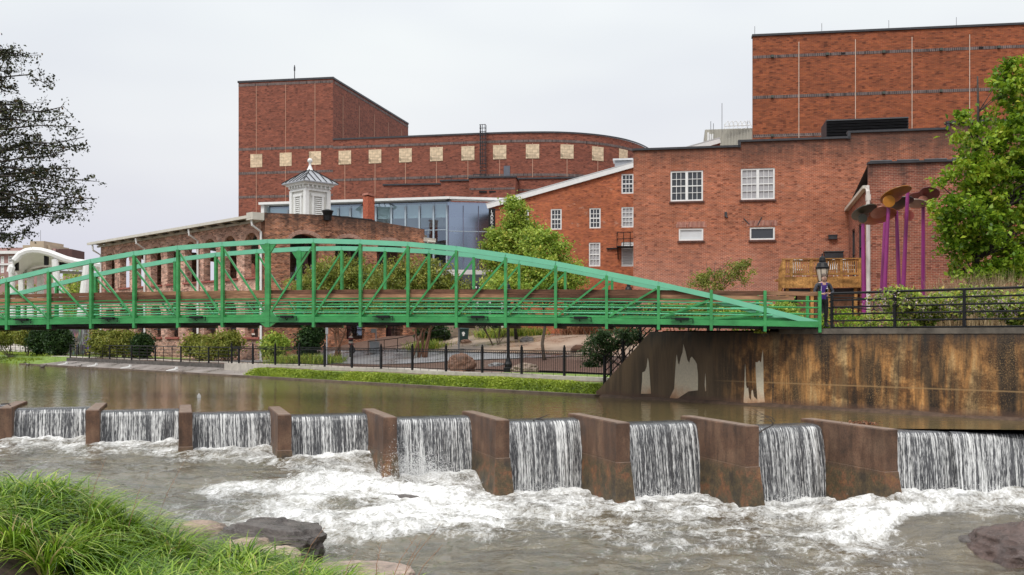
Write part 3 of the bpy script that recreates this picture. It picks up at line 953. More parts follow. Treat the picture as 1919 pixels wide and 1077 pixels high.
def river_mat():
    m, nt, b = mat('river_water')
    o = nd(nt, 'ShaderNodeTexCoord').outputs['Object']
    a = nd(nt, 'ShaderNodeAttribute', attribute_name='foam').outputs['Fac']
    rot = nd(nt, 'ShaderNodeMapping', {'Vector': o, 'Rotation': (0, 0, R(-19)), 'Scale': (1.0, 0.75, 1)}).outputs[0]
    wv = noise(nt, rot, 1.1, 3, 0.5)
    wrp = nd(nt, 'ShaderNodeVectorMath', {0: rot, 1: nd(nt, 'ShaderNodeCombineXYZ', {0: wv, 1: wv}).outputs[0]}, operation='ADD').outputs[0]
    n1 = noise(nt, wrp, 2.0, 8, 0.76)
    n2 = noise(nt, wrp, 13.0, 4, 0.75)
    vo = nd(nt, 'ShaderNodeTexVoronoi', {'Vector': wrp, 'Scale': 2.6, 'Randomness': 1.0}, feature='DISTANCE_TO_EDGE').outputs['Distance']
    lace = nd(nt, 'ShaderNodeMapRange', {0: vo, 1: 0.0, 2: 0.16, 3: 0.07, 4: 0.0}).outputs[0]
    q = nd(nt, 'ShaderNodeMath', {0: n1, 1: nd(nt, 'ShaderNodeMath', {0: n2, 1: 0.45}, operation='MULTIPLY').outputs[0]}, operation='ADD').outputs[0]
    q = nd(nt, 'ShaderNodeMath', {0: q, 1: lace}, operation='ADD').outputs[0]
    th = nd(nt, 'ShaderNodeMapRange', {0: a, 1: 0.0, 2: 1.0, 3: 1.06, 4: 0.46}, clamp=False).outputs[0]
    k = nd(nt, 'ShaderNodeMath', {0: q, 1: th}, operation='SUBTRACT').outputs[0]
    white = nd(nt, 'ShaderNodeMapRange', {0: k, 1: -0.04, 2: 0.30, 3: 0.0, 4: 1.0}).outputs[0]
    deep = ramp(nt, noise(nt, o, 0.9, 4, 0.6, (1, 2.2, 1)), [(0.32, (0.050, 0.040, 0.022)), (0.68, (0.135, 0.105, 0.052))])
    foamc = ramp(nt, n2, [(0.25, (0.58, 0.57, 0.52)), (0.6, (0.86, 0.86, 0.85))])
    nt.links.new(mixc(nt, white, deep, foamc), b.inputs['Base Color'])
    nt.links.new(nd(nt, 'ShaderNodeMapRange', {0: white, 3: 0.06, 4: 0.75}).outputs[0], b.inputs['Roughness'])
    b.inputs['IOR'].default_value = 1.42
    h = nd(nt, 'ShaderNodeMath', {0: noise(nt, o, 2.6, 4, 0.55, (1, 1.9, 1)), 1: nd(nt, 'ShaderNodeMath', {0: n2, 1: 0.5}, operation='MULTIPLY').outputs[0]}, operation='ADD').outputs[0]
    h = nd(nt, 'ShaderNodeMath', {0: h, 1: nd(nt, 'ShaderNodeMath', {0: noise(nt, o, 8.0, 3, 0.6, (1, 2.0, 1)), 1: 0.45}, operation='MULTIPLY').outputs[0]}, operation='ADD').outputs[0]
    bm_n = bump(nt, b, h, 0.6, 0.06)
    b.inputs['Coat Weight'].default_value = 0.8
    b.inputs['Coat Roughness'].default_value = 0.05
    b.inputs['Coat IOR'].default_value = 1.55
    nt.links.new(bm_n.outputs[0], b.inputs['Coat Normal'])
    nt.links.new(nd(nt, 'ShaderNodeMapRange', {0: white, 3: 0.85, 4: 0.0}).outputs[0], b.inputs['Coat Weight'])
    return m
tag(grid_mesh('river', LX, LY, LZ + d, river_mat(), attrs={'foam': FO}), kind='structure')

def river_z(x, y):
    return float(idw(np.array([x]), np.array([y]), ctl, 3.2, 0.35)[0])

# spray: drops thrown up where the sheets land, thickest under the fifth sheet
DROP = simple('white_water_drop', (0.82, 0.82, 0.81), 0.6, 0.05, 3)
def spray(c, n, sx_, sy_, h, size):
    p = np.array(c) + RNG.normal(size=(n, 3)) * np.array([sx_, sy_, 0])
    p[:, 2] = c[2] + np.abs(RNG.normal(size=n)) * h * np.exp(-((p[:, 0] - c[0]) / (sx_ * 1.6)) ** 2)
    return p, size * (0.3 + RNG.random(n) ** 2)
def octa(p, r):
    ax = np.array([[1, 0, 0], [-1, 0, 0], [0, 1, 0], [0, -1, 0], [0, 0, 1], [0, 0, -1]])
    v = (p[:, None, :] + ax[None] * r[:, None, None]).reshape(-1, 3)
    f = np.array([[0, 2, 4], [2, 1, 4], [1, 3, 4], [3, 0, 4], [2, 0, 5], [1, 2, 5], [3, 1, 5], [0, 3, 5]])
    return v, (np.arange(len(p))[:, None, None] * 6 + f[None]).reshape(-1, 3)
pp, rr = [], []
for a_, b_, n, h in [(bays[5][0], bays[5][1], 2600, 0.40)]:
    c = a_.lerp(b_, 0.35)
    q = spray((c.x, c.y - 0.75, -4.0), 9000, 0.7, 0.22, 0.40, 0.010); pp.append(q[0]); rr.append(q[1])
    q = spray((c.x - 0.6, c.y - 0.8, -4.0), 5000, 0.3, 0.2, 0.5, 0.009); pp.append(q[0]); rr.append(q[1])
for k in (6, 7, 8):
    a_, b_ = bays[k]
    c = a_.lerp(b_, 0.5)
    q = spray((c.x, c.y - 0.7, -4.2), 900, 0.6, 0.15, 0.14, 0.009); pp.append(q[0]); rr.append(q[1])
a_, b_ = bays[9]
q = spray((a_.x + 2.2, a_.y - 0.7, -3.75), 1500, 0.9, 0.25, 0.15, 0.009); pp.append(q[0]); rr.append(q[1])
q = spray(P(640, 905, 24.3), 1200, 0.9, 0.5, 0.12, 0.012); pp.append(q[0]); rr.append(q[1])
v, f = octa(np.concatenate(pp), np.concatenate(rr))
me = bpy.data.meshes.new('spray')
me.from_pydata(v.tolist(), [], f.tolist())
tag(link('spray', me, DROP), 'white spray drops bursting where the water sheets land', None, kind='stuff')

# ---------------------------------------------------------------- retaining wall on the right
def wall_mat():
    m, nt, b = mat('stained_river_wall')
    uv = nd(nt, 'ShaderNodeTexCoord').outputs['UV']
    z = nd(nt, 'ShaderNodeSeparateXYZ', {0: uv}).outputs['Y']
    x = nd(nt, 'ShaderNodeSeparateXYZ', {0: uv}).outputs['X']
    s1 = noise(nt, uv, 1.0, 5, 0.62, (1.15, 0.14, 1))
    s2 = noise(nt, uv, 1.0, 5, 0.7, (4.5, 0.30, 1))
    bl = noise(nt, uv, 0.9, 5, 0.7)
    gr = noise(nt, uv, 16, 4, 0.8)
    col = ramp(nt, s1, [(0.33, (0.022, 0.016, 0.011)), (0.44, (0.11, 0.062, 0.025)), (0.52, (0.45, 0.215, 0.065)), (0.60, (0.56, 0.37, 0.165)), (0.70, (0.27, 0.17, 0.075)), (0.8, (0.50, 0.33, 0.14))])
    col = mixc(nt, 1, col, ramp(nt, s2, [(0.32, bw(0.2)), (0.46, bw(0.8)), (0.65, bw(1.35))]), 'MULTIPLY')
    col = mixc(nt, ramp(nt, bl, [(0.44, bw(0)), (0.56, bw(0.95))]), col, mixc(nt, 1, col, (0.26, 0.23, 0.21), 'MULTIPLY'))
    col = mixc(nt, 1, col, ramp(nt, gr, [(0.3, bw(0.6)), (0.5, bw(1)), (0.7, bw(1.35))]), 'MULTIPLY')
    thin = noise(nt, uv, 1.0, 4, 0.6, (7.5, 0.16, 1))                                  # narrow black runs
    col = mixc(nt, ramp(nt, thin, [(0.60, bw(0)), (0.68, bw(0.85))]), col, (0.02, 0.016, 0.013))
    sp = noise(nt, uv, 26, 3, 0.8)
    bl2 = noise(nt, uv, 0.55, 4, 0.6, (1.4, 0.7, 1))
    spm = nd(nt, 'ShaderNodeMath', {0: sp, 1: nd(nt, 'ShaderNodeMath', {0: bl2, 1: 0.6}, operation='MULTIPLY').outputs[0]}, operation='ADD').outputs[0]
    col = mixc(nt, ramp(nt, spm, [(0.86, bw(0)), (0.96, bw(0.5))]), col, (0.44, 0.27, 0.11))       # lichen-like tan speckle
    jz = nd(nt, 'ShaderNodeMath', {0: nd(nt, 'ShaderNodeMath', {0: z, 1: 1.52}, operation='ADD').outputs[0]}, operation='ABSOLUTE').outputs[0]
    col = mixc(nt, nd(nt, 'ShaderNodeMapRange', {0: jz, 1: 0.012, 2: 0.03, 3: 0.55, 4: 0.0}).outputs[0], col, (0.40, 0.25, 0.11))
    wing = nd(nt, 'ShaderNodeMapRange', {0: x, 1: 5.0, 2: 6.6, 3: 1.0, 4: 0.0}).outputs[0]
    wcol = mixc(nt, 1, ramp(nt, s1, [(0.3, (0.06, 0.042, 0.025)), (0.7, (0.16, 0.105, 0.055))]), ramp(nt, s2, [(0.3, bw(0.6)), (0.7, bw(1.25))]), 'MULTIPLY')
    col = mixc(nt, wing, col, wcol)
    hh = nd(nt, 'ShaderNodeMath', {0: s2, 1: 2.3}, operation='MULTIPLY').outputs[0]
    tt = nd(nt, 'ShaderNodeMath', {0: z, 1: hh}, operation='ADD').outputs[0]
    tt = nd(nt, 'ShaderNodeMath', {0: tt, 1: nd(nt, 'ShaderNodeMath', {0: s1, 1: 1.2}, operation='MULTIPLY').outputs[0]}, operation='ADD').outputs[0]
    topd = nd(nt, 'ShaderNodeMapRange', {0: tt, 1: 1.30, 2: 1.95, 3: 0.0, 4: 0.92}).outputs[0]
    col = mixc(nt, topd, col, (0.022, 0.019, 0.016))  # dark top band: water stain, plus shade painted in under the bridge
    low = nd(nt, 'ShaderNodeMapRange', {0: nd(nt, 'ShaderNodeMath', {0: z, 1: nd(nt, 'ShaderNodeMath', {0: bl, 1: 0.5}, operation='MULTIPLY').outputs[0]}, operation='ADD').outputs[0], 1: -1.75, 2: -2.0, 3: 0.0, 4: 0.85}).outputs[0]
    col = mixc(nt, low, col, mixc(nt, 1, (0.115, 0.062, 0.040), ramp(nt, gr, [(0.3, bw(0.7)), (0.7, bw(1.3))]), 'MULTIPLY'))
    nt.links.new(col, b.inputs['Base Color'])
    b.inputs['Roughness'].default_value = 0.6
    bump(nt, b, gr, 0.3, 0.02)
    return m
RW = wall_mat()
root = empty('retaining_wall', ts(10, 0, -2.9), 'long stained orange and black concrete river wall below the pipe railing', 'wall')
slab('wing_panel', SH, [(-0.12, -2.95), (7.83, -2.95), (7.83, 0.145), (2.42, 0.17), (0.02, -2.02), (-0.12, -2.1)], [], 0.45, RW, root)
slab('main_panel', SH, [(7.85, -2.95), (27, -2.95), (27, 0.075), (7.85, 0.075)], [], 0.45, RW, root, off=0.02)
COPE = simple('sooty_coping', (0.115, 0.098, 0.078), 0.75, 0.45, 2.2, bmp=0.3)
slab('coping', SH, [(7.62, 0.078), (27, 0.078), (27, 0.245), (7.62, 0.245)], [], 0.55, COPE, root, off=0.05)
BARE = mat('bare_pale_concrete')
_m, _nt, _b = BARE
_uv = _nt.nodes.new('ShaderNodeTexCoord').outputs['UV']
_z = nd(_nt, 'ShaderNodeSeparateXYZ', {0: _uv}).outputs['Y']
_n = noise(_nt, _uv, 2.5, 4, 0.6, (1, 0.5, 1))
_q = nd(_nt, 'ShaderNodeMath', {0: _z, 1: nd(_nt, 'ShaderNodeMath', {0: _n, 1: 0.9}, operation='MULTIPLY').outputs[0]}, operation='ADD').outputs[0]
_nt.links.new(mixc(_nt, 1, ramp(_nt, nd(_nt, 'ShaderNodeMapRange', {0: _q, 1: -2.1, 2: -0.7}).outputs[0], [(0.12, (0.34, 0.15, 0.065)), (0.32, (0.60, 0.40, 0.25)), (0.6, (0.66, 0.58, 0.43)), (1, (0.60, 0.54, 0.42))]), ramp(_nt, noise(_nt, _uv, 14, 3, 0.7), [(0.3, bw(0.85)), (0.7, bw(1.1))]), 'MULTIPLY'), _b.inputs['Base Color'])
_b.inputs['Roughness'].default_value = 0.7
BARE = _m
def zp(l):
    return [SH.px(1080 + x / 4.683, 540 + y / 4.683) for x, y in l]
for l in ([(628, 612), (618, 690), (603, 728), (580, 738), (578, 810), (568, 925), (655, 925), (648, 810), (640, 700), (636, 650)],
          [(940, 490), (934, 560), (920, 600), (903, 672), (893, 655), (882, 580), (874, 650), (868, 740), (860, 880), (838, 925), (815, 975), (885, 970), (985, 905), (1068, 895), (1068, 760), (1058, 665), (1040, 632), (1014, 600), (1002, 612), (992, 655), (975, 630), (960, 560)],
          [(1482, 662), (1478, 760), (1476, 860), (1468, 1000), (1480, 1008), (1528, 1008), (1655, 1000), (1645, 900), (1642, 700), (1638, 540), (1632, 570), (1622, 652), (1605, 634), (1590, 650), (1574, 648), (1576, 760), (1590, 980), (1560, 950), (1548, 890), (1538, 900), (1534, 985), (1518, 960), (1508, 870), (1497, 880), (1490, 850), (1486, 720)],
          [(1133, 745), (1127, 850), (1132, 905), (1140, 900), (1138, 830)]):
    slab('bare_patch', SH, zp(l), [], 0.006, BARE, root, off=0.005, back=False)
# ledge of silt along the foot of the wall
SILT = simple('silt_ledge', (0.085, 0.052, 0.034), 0.85, 0.4, 5, bmp=0.6)
tt_ = np.linspace(0.2, 26, 160)
ss_ = np.array([0.02, -0.10, -0.20, -0.30])
TT, SS = np.meshgrid(tt_, ss_)
hz = np.array([-2.20, -2.24, -2.29, -2.38])[:, None] + 0.12 * (fbm(TT * 1.3, SS * 3, 0, 4, 2) - 0.5)
tag(grid_mesh('silt_bank', 3.3 + SH.u.x * TT + NX * SS, 36.9 + SH.u.y * TT + NY * SS, hz, SILT), kind='structure')
# ---------------------------------------------------------------- far bank edging: sloping slab, kerbs
SLABM = pave_mat('bank_slab', (0.25, 0.22, 0.20), 0.5)
EDGE = simple('wet_bank_stone', (0.13, 0.095, 0.07), 0.7, 0.45, 2.5, bmp=0.5)
mb = MB()
A_ = [(-60.5, -0.1, -2.42), (-27.2, -0.1, -2.42), (-26.6, 2.25, -2.0), (-58.0, 2.25, -2.0)]
mb.add([ts(*p) for p in A_] + [ts(p[0], p[1], p[2] - 0.5) for p in A_], [(0, 1, 2, 3), (4, 7, 6, 5), (0, 4, 5, 1), (1, 5, 6, 2), (2, 6, 7, 3), (3, 7, 4, 0)])
tag(mb.build('bank_slab', SLABM), kind='structure')
mb = MB()
mb.beam(ts(-61, -0.22, -2.32), ts(0.1, -0.22, -2.32), 0.28, 0.22)
tag(mb.build('waterline_kerb', EDGE), kind='structure')
mb = MB()
mb.beam(ts(-58, 2.42, -1.92), ts(-26.4, 2.42, -1.92), 0.3, 0.36)
tag(mb.build('kerb_wall', simple('dark_kerb', (0.09, 0.08, 0.07), 0.8, 0.4, 3)), kind='structure')
mb = MB()
mb.beam(ts(-31.5, 2.0, -1.88), ts(-0.3, 2.0, -1.88), 0.46, 0.42)
tag(mb.build('kerb', simple('pale_kerb', (0.46, 0.42, 0.36), 0.7, 0.2, 3)), kind='structure')
for k, t in enumerate((-55.7, -50.0, -44.2, -37.2)):
    mb = MB()
    c0, c1 = ts(t, 0.75, -2.27), ts(t + 0.45, 1.25, -2.13)
    mb.beam(c0, c1, 0.10, 0.09)
    mb.box(c1 + V(0, 0, 0.05), (0.16, 0.12, 0.16), SH.a)
    tag(mb.build('drain_spout', WHITE), ['small white spout on the sloping slab nearest the grassy bank at the far left', 'white spout on the sloping slab, second from the grassy left bank',
        'white spout on the sloping slab, third from the grassy left bank', 'white spout on the sloping slab nearest the weedy bank with the picket fence'][k], 'spout', 'white spouts on the sloping slab')

# ---------------------------------------------------------------- picket fence along the walk
root = empty('picket_fence', ts(-15, 2.0, -1.72), 'black iron picket fence with a row of rings under its top rail', 'fence')
f0, f1 = -31.0, -1.0
nP = 12
for k in range(nP + 1):
    t = f0 + (f1 - f0) * k / nP
    p = MB()
    b0 = ts(t, 2.0, -1.70)
    p.box(b0 + V(0, 0, 0.60), (0.085, 0.085, 1.22), SH.a)
    p.lathe(b0 + V(0, 0, 1.21), [(0.06, 0), (0.06, 0.03), (0.025, 0.04), (0.045, 0.075), (0.03, 0.11), (0.005, 0.125)], 8)
    p.build('post', BLACK, root)
    if k == nP:
        break
    q = MB()
    t1 = t + (f1 - f0) / nP
    for z in (0.13, 0.93, 1.06):
        q.beam(ts(t, 2.0, -1.68 + z), ts(t1, 2.0, -1.68 + z), 0.028, 0.03)
    n = 20
    for j in range(1, n):
        tj = t + (t1 - t) * j / n
        long_ = j % 5 == 0
        q.beam(ts(tj, 2.0, -1.68 + (0 if long_ else 0.1)), ts(tj, 2.0, -0.72), 0.017, 0.017)
    for j in range(n):
        tc_ = t + (t1 - t) * (j + 0.5) / n
        ring = [ts(tc_ + 0.055 * math.cos(a), 2.0, -0.685 + 0.055 * math.sin(a)) for a in [2 * math.pi * i / 8 for i in range(9)]]
        q.tube(ring, 0.009, 3, False)
    q.build('panel', BLACK, root)

def pipe_fence(name, pts, label, n_rails=5, h=1.08, big=0.05, thin=0.018, thin_n=2, cat='railing', rr=0.016):
    """posts at pts (base points), horizontal pipes between, a few thin bars per bay"""
    root = empty(name, pts[0], label, cat)
    for p in pts:
        b = MB()
        b.box(p + V(0, 0, h / 2), (big * 1.7, big * 1.7, h), SH.a)
        b.build('post', BLACK, root)
    for i in range(n_rails):
        r_ = MB()
        z = h * (1 - i / n_rails) - 0.02
        r_.tube([p + V(0, 0, z) for p in pts], (rr * 1.6 if i == 0 else rr), 6)
        r_.build('rail', BLACK, root)
    if thin_n:
        for a, b2 in zip(pts[:-1], pts[1:]):
            c = MB()
            for j in range(1, thin_n + 1):
                q = a.lerp(b2, j / (thin_n + 1))
                c.beam(q, q + V(0, 0, h - 0.03), thin * 2, thin * 2)
            c.build('upright', BLACK, root)
    return root
pipe_fence('bank_railing', [ts(-57.6 + 3.82 * k, 2.42, -1.76) for k in range(8)], 'black pipe railing on the dark kerb above the sloping slab')
pipe_fence('lawn_railing', [ts(-104 + 5.2 * k, 7.5 - 0.32 * k, -1.42 - 0.035 * k) for k in range(9)], 'black railing curving down the grassy bank at the far left', thin_n=2)

# sloped railing down the wing wall
root = empty('slope_railing', ts(0.1, 0.25, -2.1), 'black sloping lattice railing climbing the wing wall under the bridge end', 'railing')
for i in range(5):
    q = MB()
    q.tube([ts(0.0, 0.3, -1.95 + 0.27 * i), ts(2.55, 0.3, 0.28 + 0.27 * i)], 0.022, 6)
    q.build('rail', BLACK, root)
for t in (0.05, 0.95, 1.75, 2.5):
    q = MB()
    z0 = -2.05 + 0.875 * t
    q.box(ts(t, 0.3, z0 + 0.68), (0.08, 0.08, 1.5), SH.a)
    q.build('post', BLACK, root)
q = MB()
for j in range(14):
    t = 0.12 + 2.4 * j / 13
    q.beam(ts(t, 0.3, -2.0 + 0.875 * t), ts(t, 0.3, -2.0 + 0.875 * t + 1.1), 0.016, 0.016)
q.build('upright', BLACK, root)

# pipe railing on top of the retaining wall, returning to the bridge end
root = empty('wall_railing', ts(9.37, 0.1, 0.245), 'black horizontal pipe railing on top of the stained river wall', 'railing')
zs_ = [1.10, 0.885, 0.67, 0.455, 0.24, 0.03]
for i, z in enumerate(zs_):
    q = MB()
    r_ = 0.038 if i == 0 else 0.027
    q.tube([ts(8.98, 0.75, 0.245 + z - 0.02), ts(9.37, 0.1, 0.245 + z), ts(14, 0.1, 0.245 + z + 0.0), ts(26.5, 0.1, 0.245 + z)], r_, 6)
    q.build('rail', BLACK, root)
for k in range(9):
    q = MB()
    q.box(ts(9.37 + 2.0 * k, 0.1, 0.245 + 0.55), (0.075, 0.075, 1.12), SH.a)
    q.build('post', BLACK, root)
root = empty('garden_handrail', P(1565, 612, 34), 'low black handrail of bent pipes behind the river wall railing', 'railing')
for z in (0.0, -0.36):
    q = MB()
    q.tube([P(1548, 557, 34.0) + V(0, 0, z), P(1600, 557.5, 34.3) + V(0, 0, z), P(1640, 562, 34.6) + V(0, 0, z), P(1690, 569, 35) + V(0, 0, z), P(1745, 570, 35.4) + V(0, 0, z)], 0.022, 6)
    q.build('rail', BLACK, root)
for px, y, Y in ((1550, 557, 34), (1598, 558, 34.3), (1638, 562, 34.6), (1720, 569, 35.2)):
    q = MB()
    a = P(px, y, Y)
    q.beam(a, V(a.x, a.y, 0.2), 0.045, 0.045)
    q.build('post', BLACK, root)

# ---------------------------------------------------------------- the green truss bridge
BX0, BDX, BDY = -18.365, 1.65061, -0.27783
BU = V(BDX, BDY, 0).normalized()
BN = V(-BU.y, BU.x, 0)                             # away from the viewer
BW = 2.85
def bpt(k, off=0.0, z=0.0):
    """point over panel number k, off metres behind the near truss, z above the bottom chord's underside"""
    cam_ = 0.485 - 0.196 * ((k - 6.5) / 10.5) ** 2
    return V(BX0 + BDX * k, 30.5 + (k - 17) * BDY, cam_ + z) + BN * off
half = {0: 2.80, 1: 2.79, 2: 2.73, 3: 2.64, 4: 2.48, 5: 2.27, 6: 1.99, 7: 1.66, 8: 1.32, 9: 0.96, 10: 0.52, 11: 0.10}
def ht(k):
    x = abs(k - 6.5)
    a = [(0, 2.80), (0.5, 2.795), (1.5, 2.735), (2.5, 2.64), (3.5, 2.475), (4.5, 2.235), (5.5, 1.96), (6.5, 1.635), (7.5, 1.305), (8.5, 0.935), (9.5, 0.52), (10.5, 0.10)]
    return float(np.interp(x, [p[0] for p in a], [p[1] for p in a]))
bridge = empty('footbridge', bpt(6.5, BW / 2, -0.2), 'long green steel truss footbridge with wooden handrails crossing the river', 'bridge')
KS = list(range(-4, 18))
for off in (0.0, BW):
    q = MB()
    pts = [bpt(k, off, ht(k)) for k in KS]
    for a, b in zip(pts[:-1], pts[1:]):
        d = (b - a).normalized() * 0.012
        q.beam(a - d, b + d, 0.13, 0.165)
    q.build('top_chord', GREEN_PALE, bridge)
    q = MB()
    for k in KS[:-1]:
        q.beam(bpt(k, off, 0.09), bpt(k + 1, off, 0.09), 0.14, 0.185)
    q.build('bottom_chord', GREEN, bridge)
    for k in KS[1:]:
        fat = k == 6
        wd = 0.17 if fat else 0.092
        top = max(ht(k) - 0.06, 1.13) if k < 17 else 1.13
        q = MB()
        q.beam(bpt(k, off - 0.012, -0.17), bpt(k, off - 0.012, top), wd, 0.15, up=BN)
        if fat:                                    # splayed gusset under the top chord and foot
            for s_ in (-1, 1):
                g0 = bpt(k, off, 0)
                hh = ht(k) - 0.09
                pts = [g0 + BU * (s_ * 0.07) + V(0, 0, hh - 0.34), g0 + BU * (s_ * 0.30) + V(0, 0, hh), g0 + BU * (s_ * 0.07) + V(0, 0, hh)]
                pt2 = [g0 + BU * (s_ * 0.07) + V(0, 0, 0.46), g0 + BU * (s_ * 0.33) + V(0, 0, 0.19), g0 + BU * (s_ * 0.07) + V(0, 0, 0.19)]
                pt3 = [g0 + BU * (s_ * 0.07) + V(0, 0, -0.17), g0 + BU * (s_ * 0.30) + V(0, 0, -0.01), g0 + BU * (s_ * 0.07) + V(0, 0, -0.01)]
                for pp_ in (pts, pt2, pt3):
                    q.add([x + BN * 0.05 for x in pp_] + [x - BN * 0.05 for x in pp_], [(0, 1, 2), (5, 4, 3), (0, 3, 4, 1), (1, 4, 5, 2), (2, 5, 3, 0)])
        q.build('post', GREEN, bridge)
    for k in KS[:-1]:
        if k < -2 or k > 15:
            continue
        a, b = (bpt(k, off, ht(k) - 0.11), bpt(k + 1, off, 0.20)) if k < 6 else (bpt(k, off, 0.20), bpt(k + 1, off, ht(k + 1) - 0.11))
        d = (b - a).normalized()
        q = MB()
        q.beam(a + d * 0.08, b - d * 0.08, 0.062, 0.062, up=BN)
        q.build('diagonal', GREEN, bridge)
    ins = 0.10 if off == 0 else BW - 0.10
    k1 = 17 if off == 0 else 16.3
    for i in range(4):
        q = MB()
        z = 0.82 - 0.205 * i
        q.tube([bpt(k, ins, z) for k in np.linspace(-4, k1, 43)], 0.028, 6)
        q.build('pipe_rail', GREEN if off == 0 else GREEN_PIPE, bridge)
    q = MB()
    for ka in np.linspace(-4, k1, 22)[:-1]:
        st_ = (k1 + 4) / 21
        q.beam(bpt(ka, ins + (0.03 if off == 0 else -0.03), 0.235), bpt(ka + st_, ins + (0.03 if off == 0 else -0.03), 0.235), 0.06, 0.10)
    q.build('toe_board', GREEN, bridge)
    for bi, (z, h_) in enumerate(((1.055, 0.145), (0.905, 0.135))):   # two courses of handrail boards
        kb = -4.0
        j = 0
        while kb < k1 - 0.2:
            ke = min(k1 - (0.0 if bi == 0 else 0.45), kb + (2.0 if (j + bi) % 2 == 0 else 3.0))
            q = MB()
            q.beam(bpt(kb + 0.004, ins + (0.0 if off == 0 else 0.0), z), bpt(ke - 0.004, ins, z), 0.045 if bi else 0.05, h_ - 0.014)
            q.build('handrail_board', WOOD_RAIL_PALE if (bi == 1 and j % 4 != 2) or (bi == 0 and j % 5 == 3) else WOOD_RAIL, bridge)
            kb = ke
            j += 1
            if ke >= k1 - 0.5:
                break
q = MB()
for k in KS:
    q.beam(bpt(k, 0.08, -0.09), bpt(k, BW - 0.08, -0.09), 0.12, 0.16)
q.build('floor_beam', DARK_METAL, bridge)
q = MB()
for k in KS[:-1]:
    for o_ in (0.35, 1.05, 1.8, 2.5):
        q.beam(bpt(k, o_, -0.02), bpt(k + 1, o_, -0.02), 0.08, 0.12)
q.build('stringer', DARK_METAL, bridge)
q = MB()
for k in KS[:-1]:
    q.beam(bpt(k, BW / 2, 0.075), bpt(k + 1, BW / 2, 0.075), BW - 0.36, 0.06)
q.build('deck', WOOD_RAIL, bridge)
for k in (-1.6, 0.42, 2.45, 4.45, 6.45, 8.5, 10.45, 12.5, 14.45):
    q = MB()
    a = bpt(k, -0.16, 0.19)
    q.beam(a - BU * 0.22, a + BU * 0.22, 0.16, 0.075)
    q.beam(a - BU * 0.36, a + BU * 0.36, 0.07, 0.035)
    q.tube([a + BU * 0.33, a + BU * 0.35 + V(0, 0, -0.07), a + BU * 0.34 + V(0, 0, -0.14)], 0.014, 5)
    q.tube([a - BU * 0.05, a - BU * 0.04 + V(0, 0, -0.08), a - BU * 0.03 + BN * 0.1 + V(0, 0, -0.12)], 0.014, 5)
    q.build('floodlight', BLACK, bridge)
# plinth under the right bridge end, on the wall
mb = MB()
c = ts(7.7, 1.3)
mb.box((c.x, c.y, 0.10), (1.5, 1.5, 0.3), SH.a)
tag(mb.build('bridge_seat', COPE), 'grey concrete bridge seat under the right end of the green footbridge', 'abutment')
# deck landing behind the wall
mb = MB()
c0 = ts(6.9, 0.55, 0.30)
mb.add([ts(7.9, 0.5, 0.262), ts(24, 0.5, 0.262), ts(24, 4.2, 0.262), ts(6.3, 4.2, 0.262)], [(0, 1, 2, 3)])
tag(mb.build('landing', PAVE_GREY), kind='structure')

# ---------------------------------------------------------------- windows
GLASS_DARK, _nt, _b = mat('window_glass_dark')
_b.inputs['Base Color'].default_value = (0.03, 0.035, 0.04, 1)
_b.inputs['Roughness'].default_value = 0.06
_b.inputs['Specular IOR Level'].default_value = 0.8
CURTAIN = simple('curtained_glass', (0.42, 0.41, 0.42), 0.35, 0.12, 2.0, sxyz=(3, 3, 0.5))
FROST = simple('frosted_glass', (0.62, 0.63, 0.64), 0.3, 0.05, 2)
BRICK_SILL = simple('sooty_sill', (0.10, 0.045, 0.035), 0.9, 0.4, 8)

def window(parent, W, u0, u1, z0, z1, cols, rows, pane=None, fw=0.09, mid=0, meet=True, frame=None, depth=0.12, mw=0.03, sill=None, recess=0.04, louvre=False):
    frame = frame or WHITE
    q = MB()
    def bar(ua, ub, za, zb, d, off=0.0):
        c = W.at((ua + ub) / 2, (za + zb) / 2, -d / 2 - recess + off)
        q.box(c, (abs(ub - ua), d, abs(zb - za)), W.a)
    bar(u0, u0 + fw, z0, z1, depth); bar(u1 - fw, u1, z0, z1, depth)
    bar(u0 + fw, u1 - fw, z1 - fw, z1, depth); bar(u0 + fw, u1 - fw, z0, z0 + fw, depth)
    secs = [(u0 + fw, u1 - fw)]
    if mid:
        c = (u0 + u1) / 2
        bar(c - mid / 2, c + mid / 2, z0 + fw, z1 - fw, depth * 0.9)
        secs = [(u0 + fw, c - mid / 2), (c + mid / 2, u1 - fw)]
    for a, b in secs:
        for j in range(1, rows):
            z = z0 + fw + (z1 - z0 - 2 * fw) * j / rows
            k = mw * (2.0 if meet and j == rows // 2 else 1)
            bar(a, b, z - k / 2, z + k / 2, depth * 0.4, -0.02)
        for i in range(1, cols):
            u = a + (b - a) * i / cols
            bar(u - mw / 2, u + mw / 2, z0 + fw, z1 - fw, depth * 0.34, -0.022)
        if louvre:
            n = 14
            for j in range(n):
                z = z0 + fw + (z1 - z0 - 2 * fw) * (j + 0.5) / n
                q.beam(W.at(a, z, -recess - 0.02), W.at(b, z, -recess - 0.02), 0.07, 0.018, up=(W.n * 0.7 + V(0, 0, 0.7)))
    f = q.build('window', frame, parent)
    p = MB()
    a, b = u0 + fw * 0.5, u1 - fw * 0.5
    p.add([W.at(a, z0 + fw * 0.5, -recess - depth * 0.7), W.at(b, z0 + fw * 0.5, -recess - depth * 0.7), W.at(b, z1 - fw * 0.5, -recess - depth * 0.7), W.at(a, z1 - fw * 0.5, -recess - depth * 0.7)], [(0, 1, 2, 3)])
    p.build('pane', pane or GLASS_DARK, f)
    if sill:
        s = MB()
        s.box(W.at((u0 + u1) / 2, z0 - 0.07, 0.02), (u1 - u0 + 0.16, 0.16, 0.10), W.a)
        s.build('sill', sill, f)
    return f

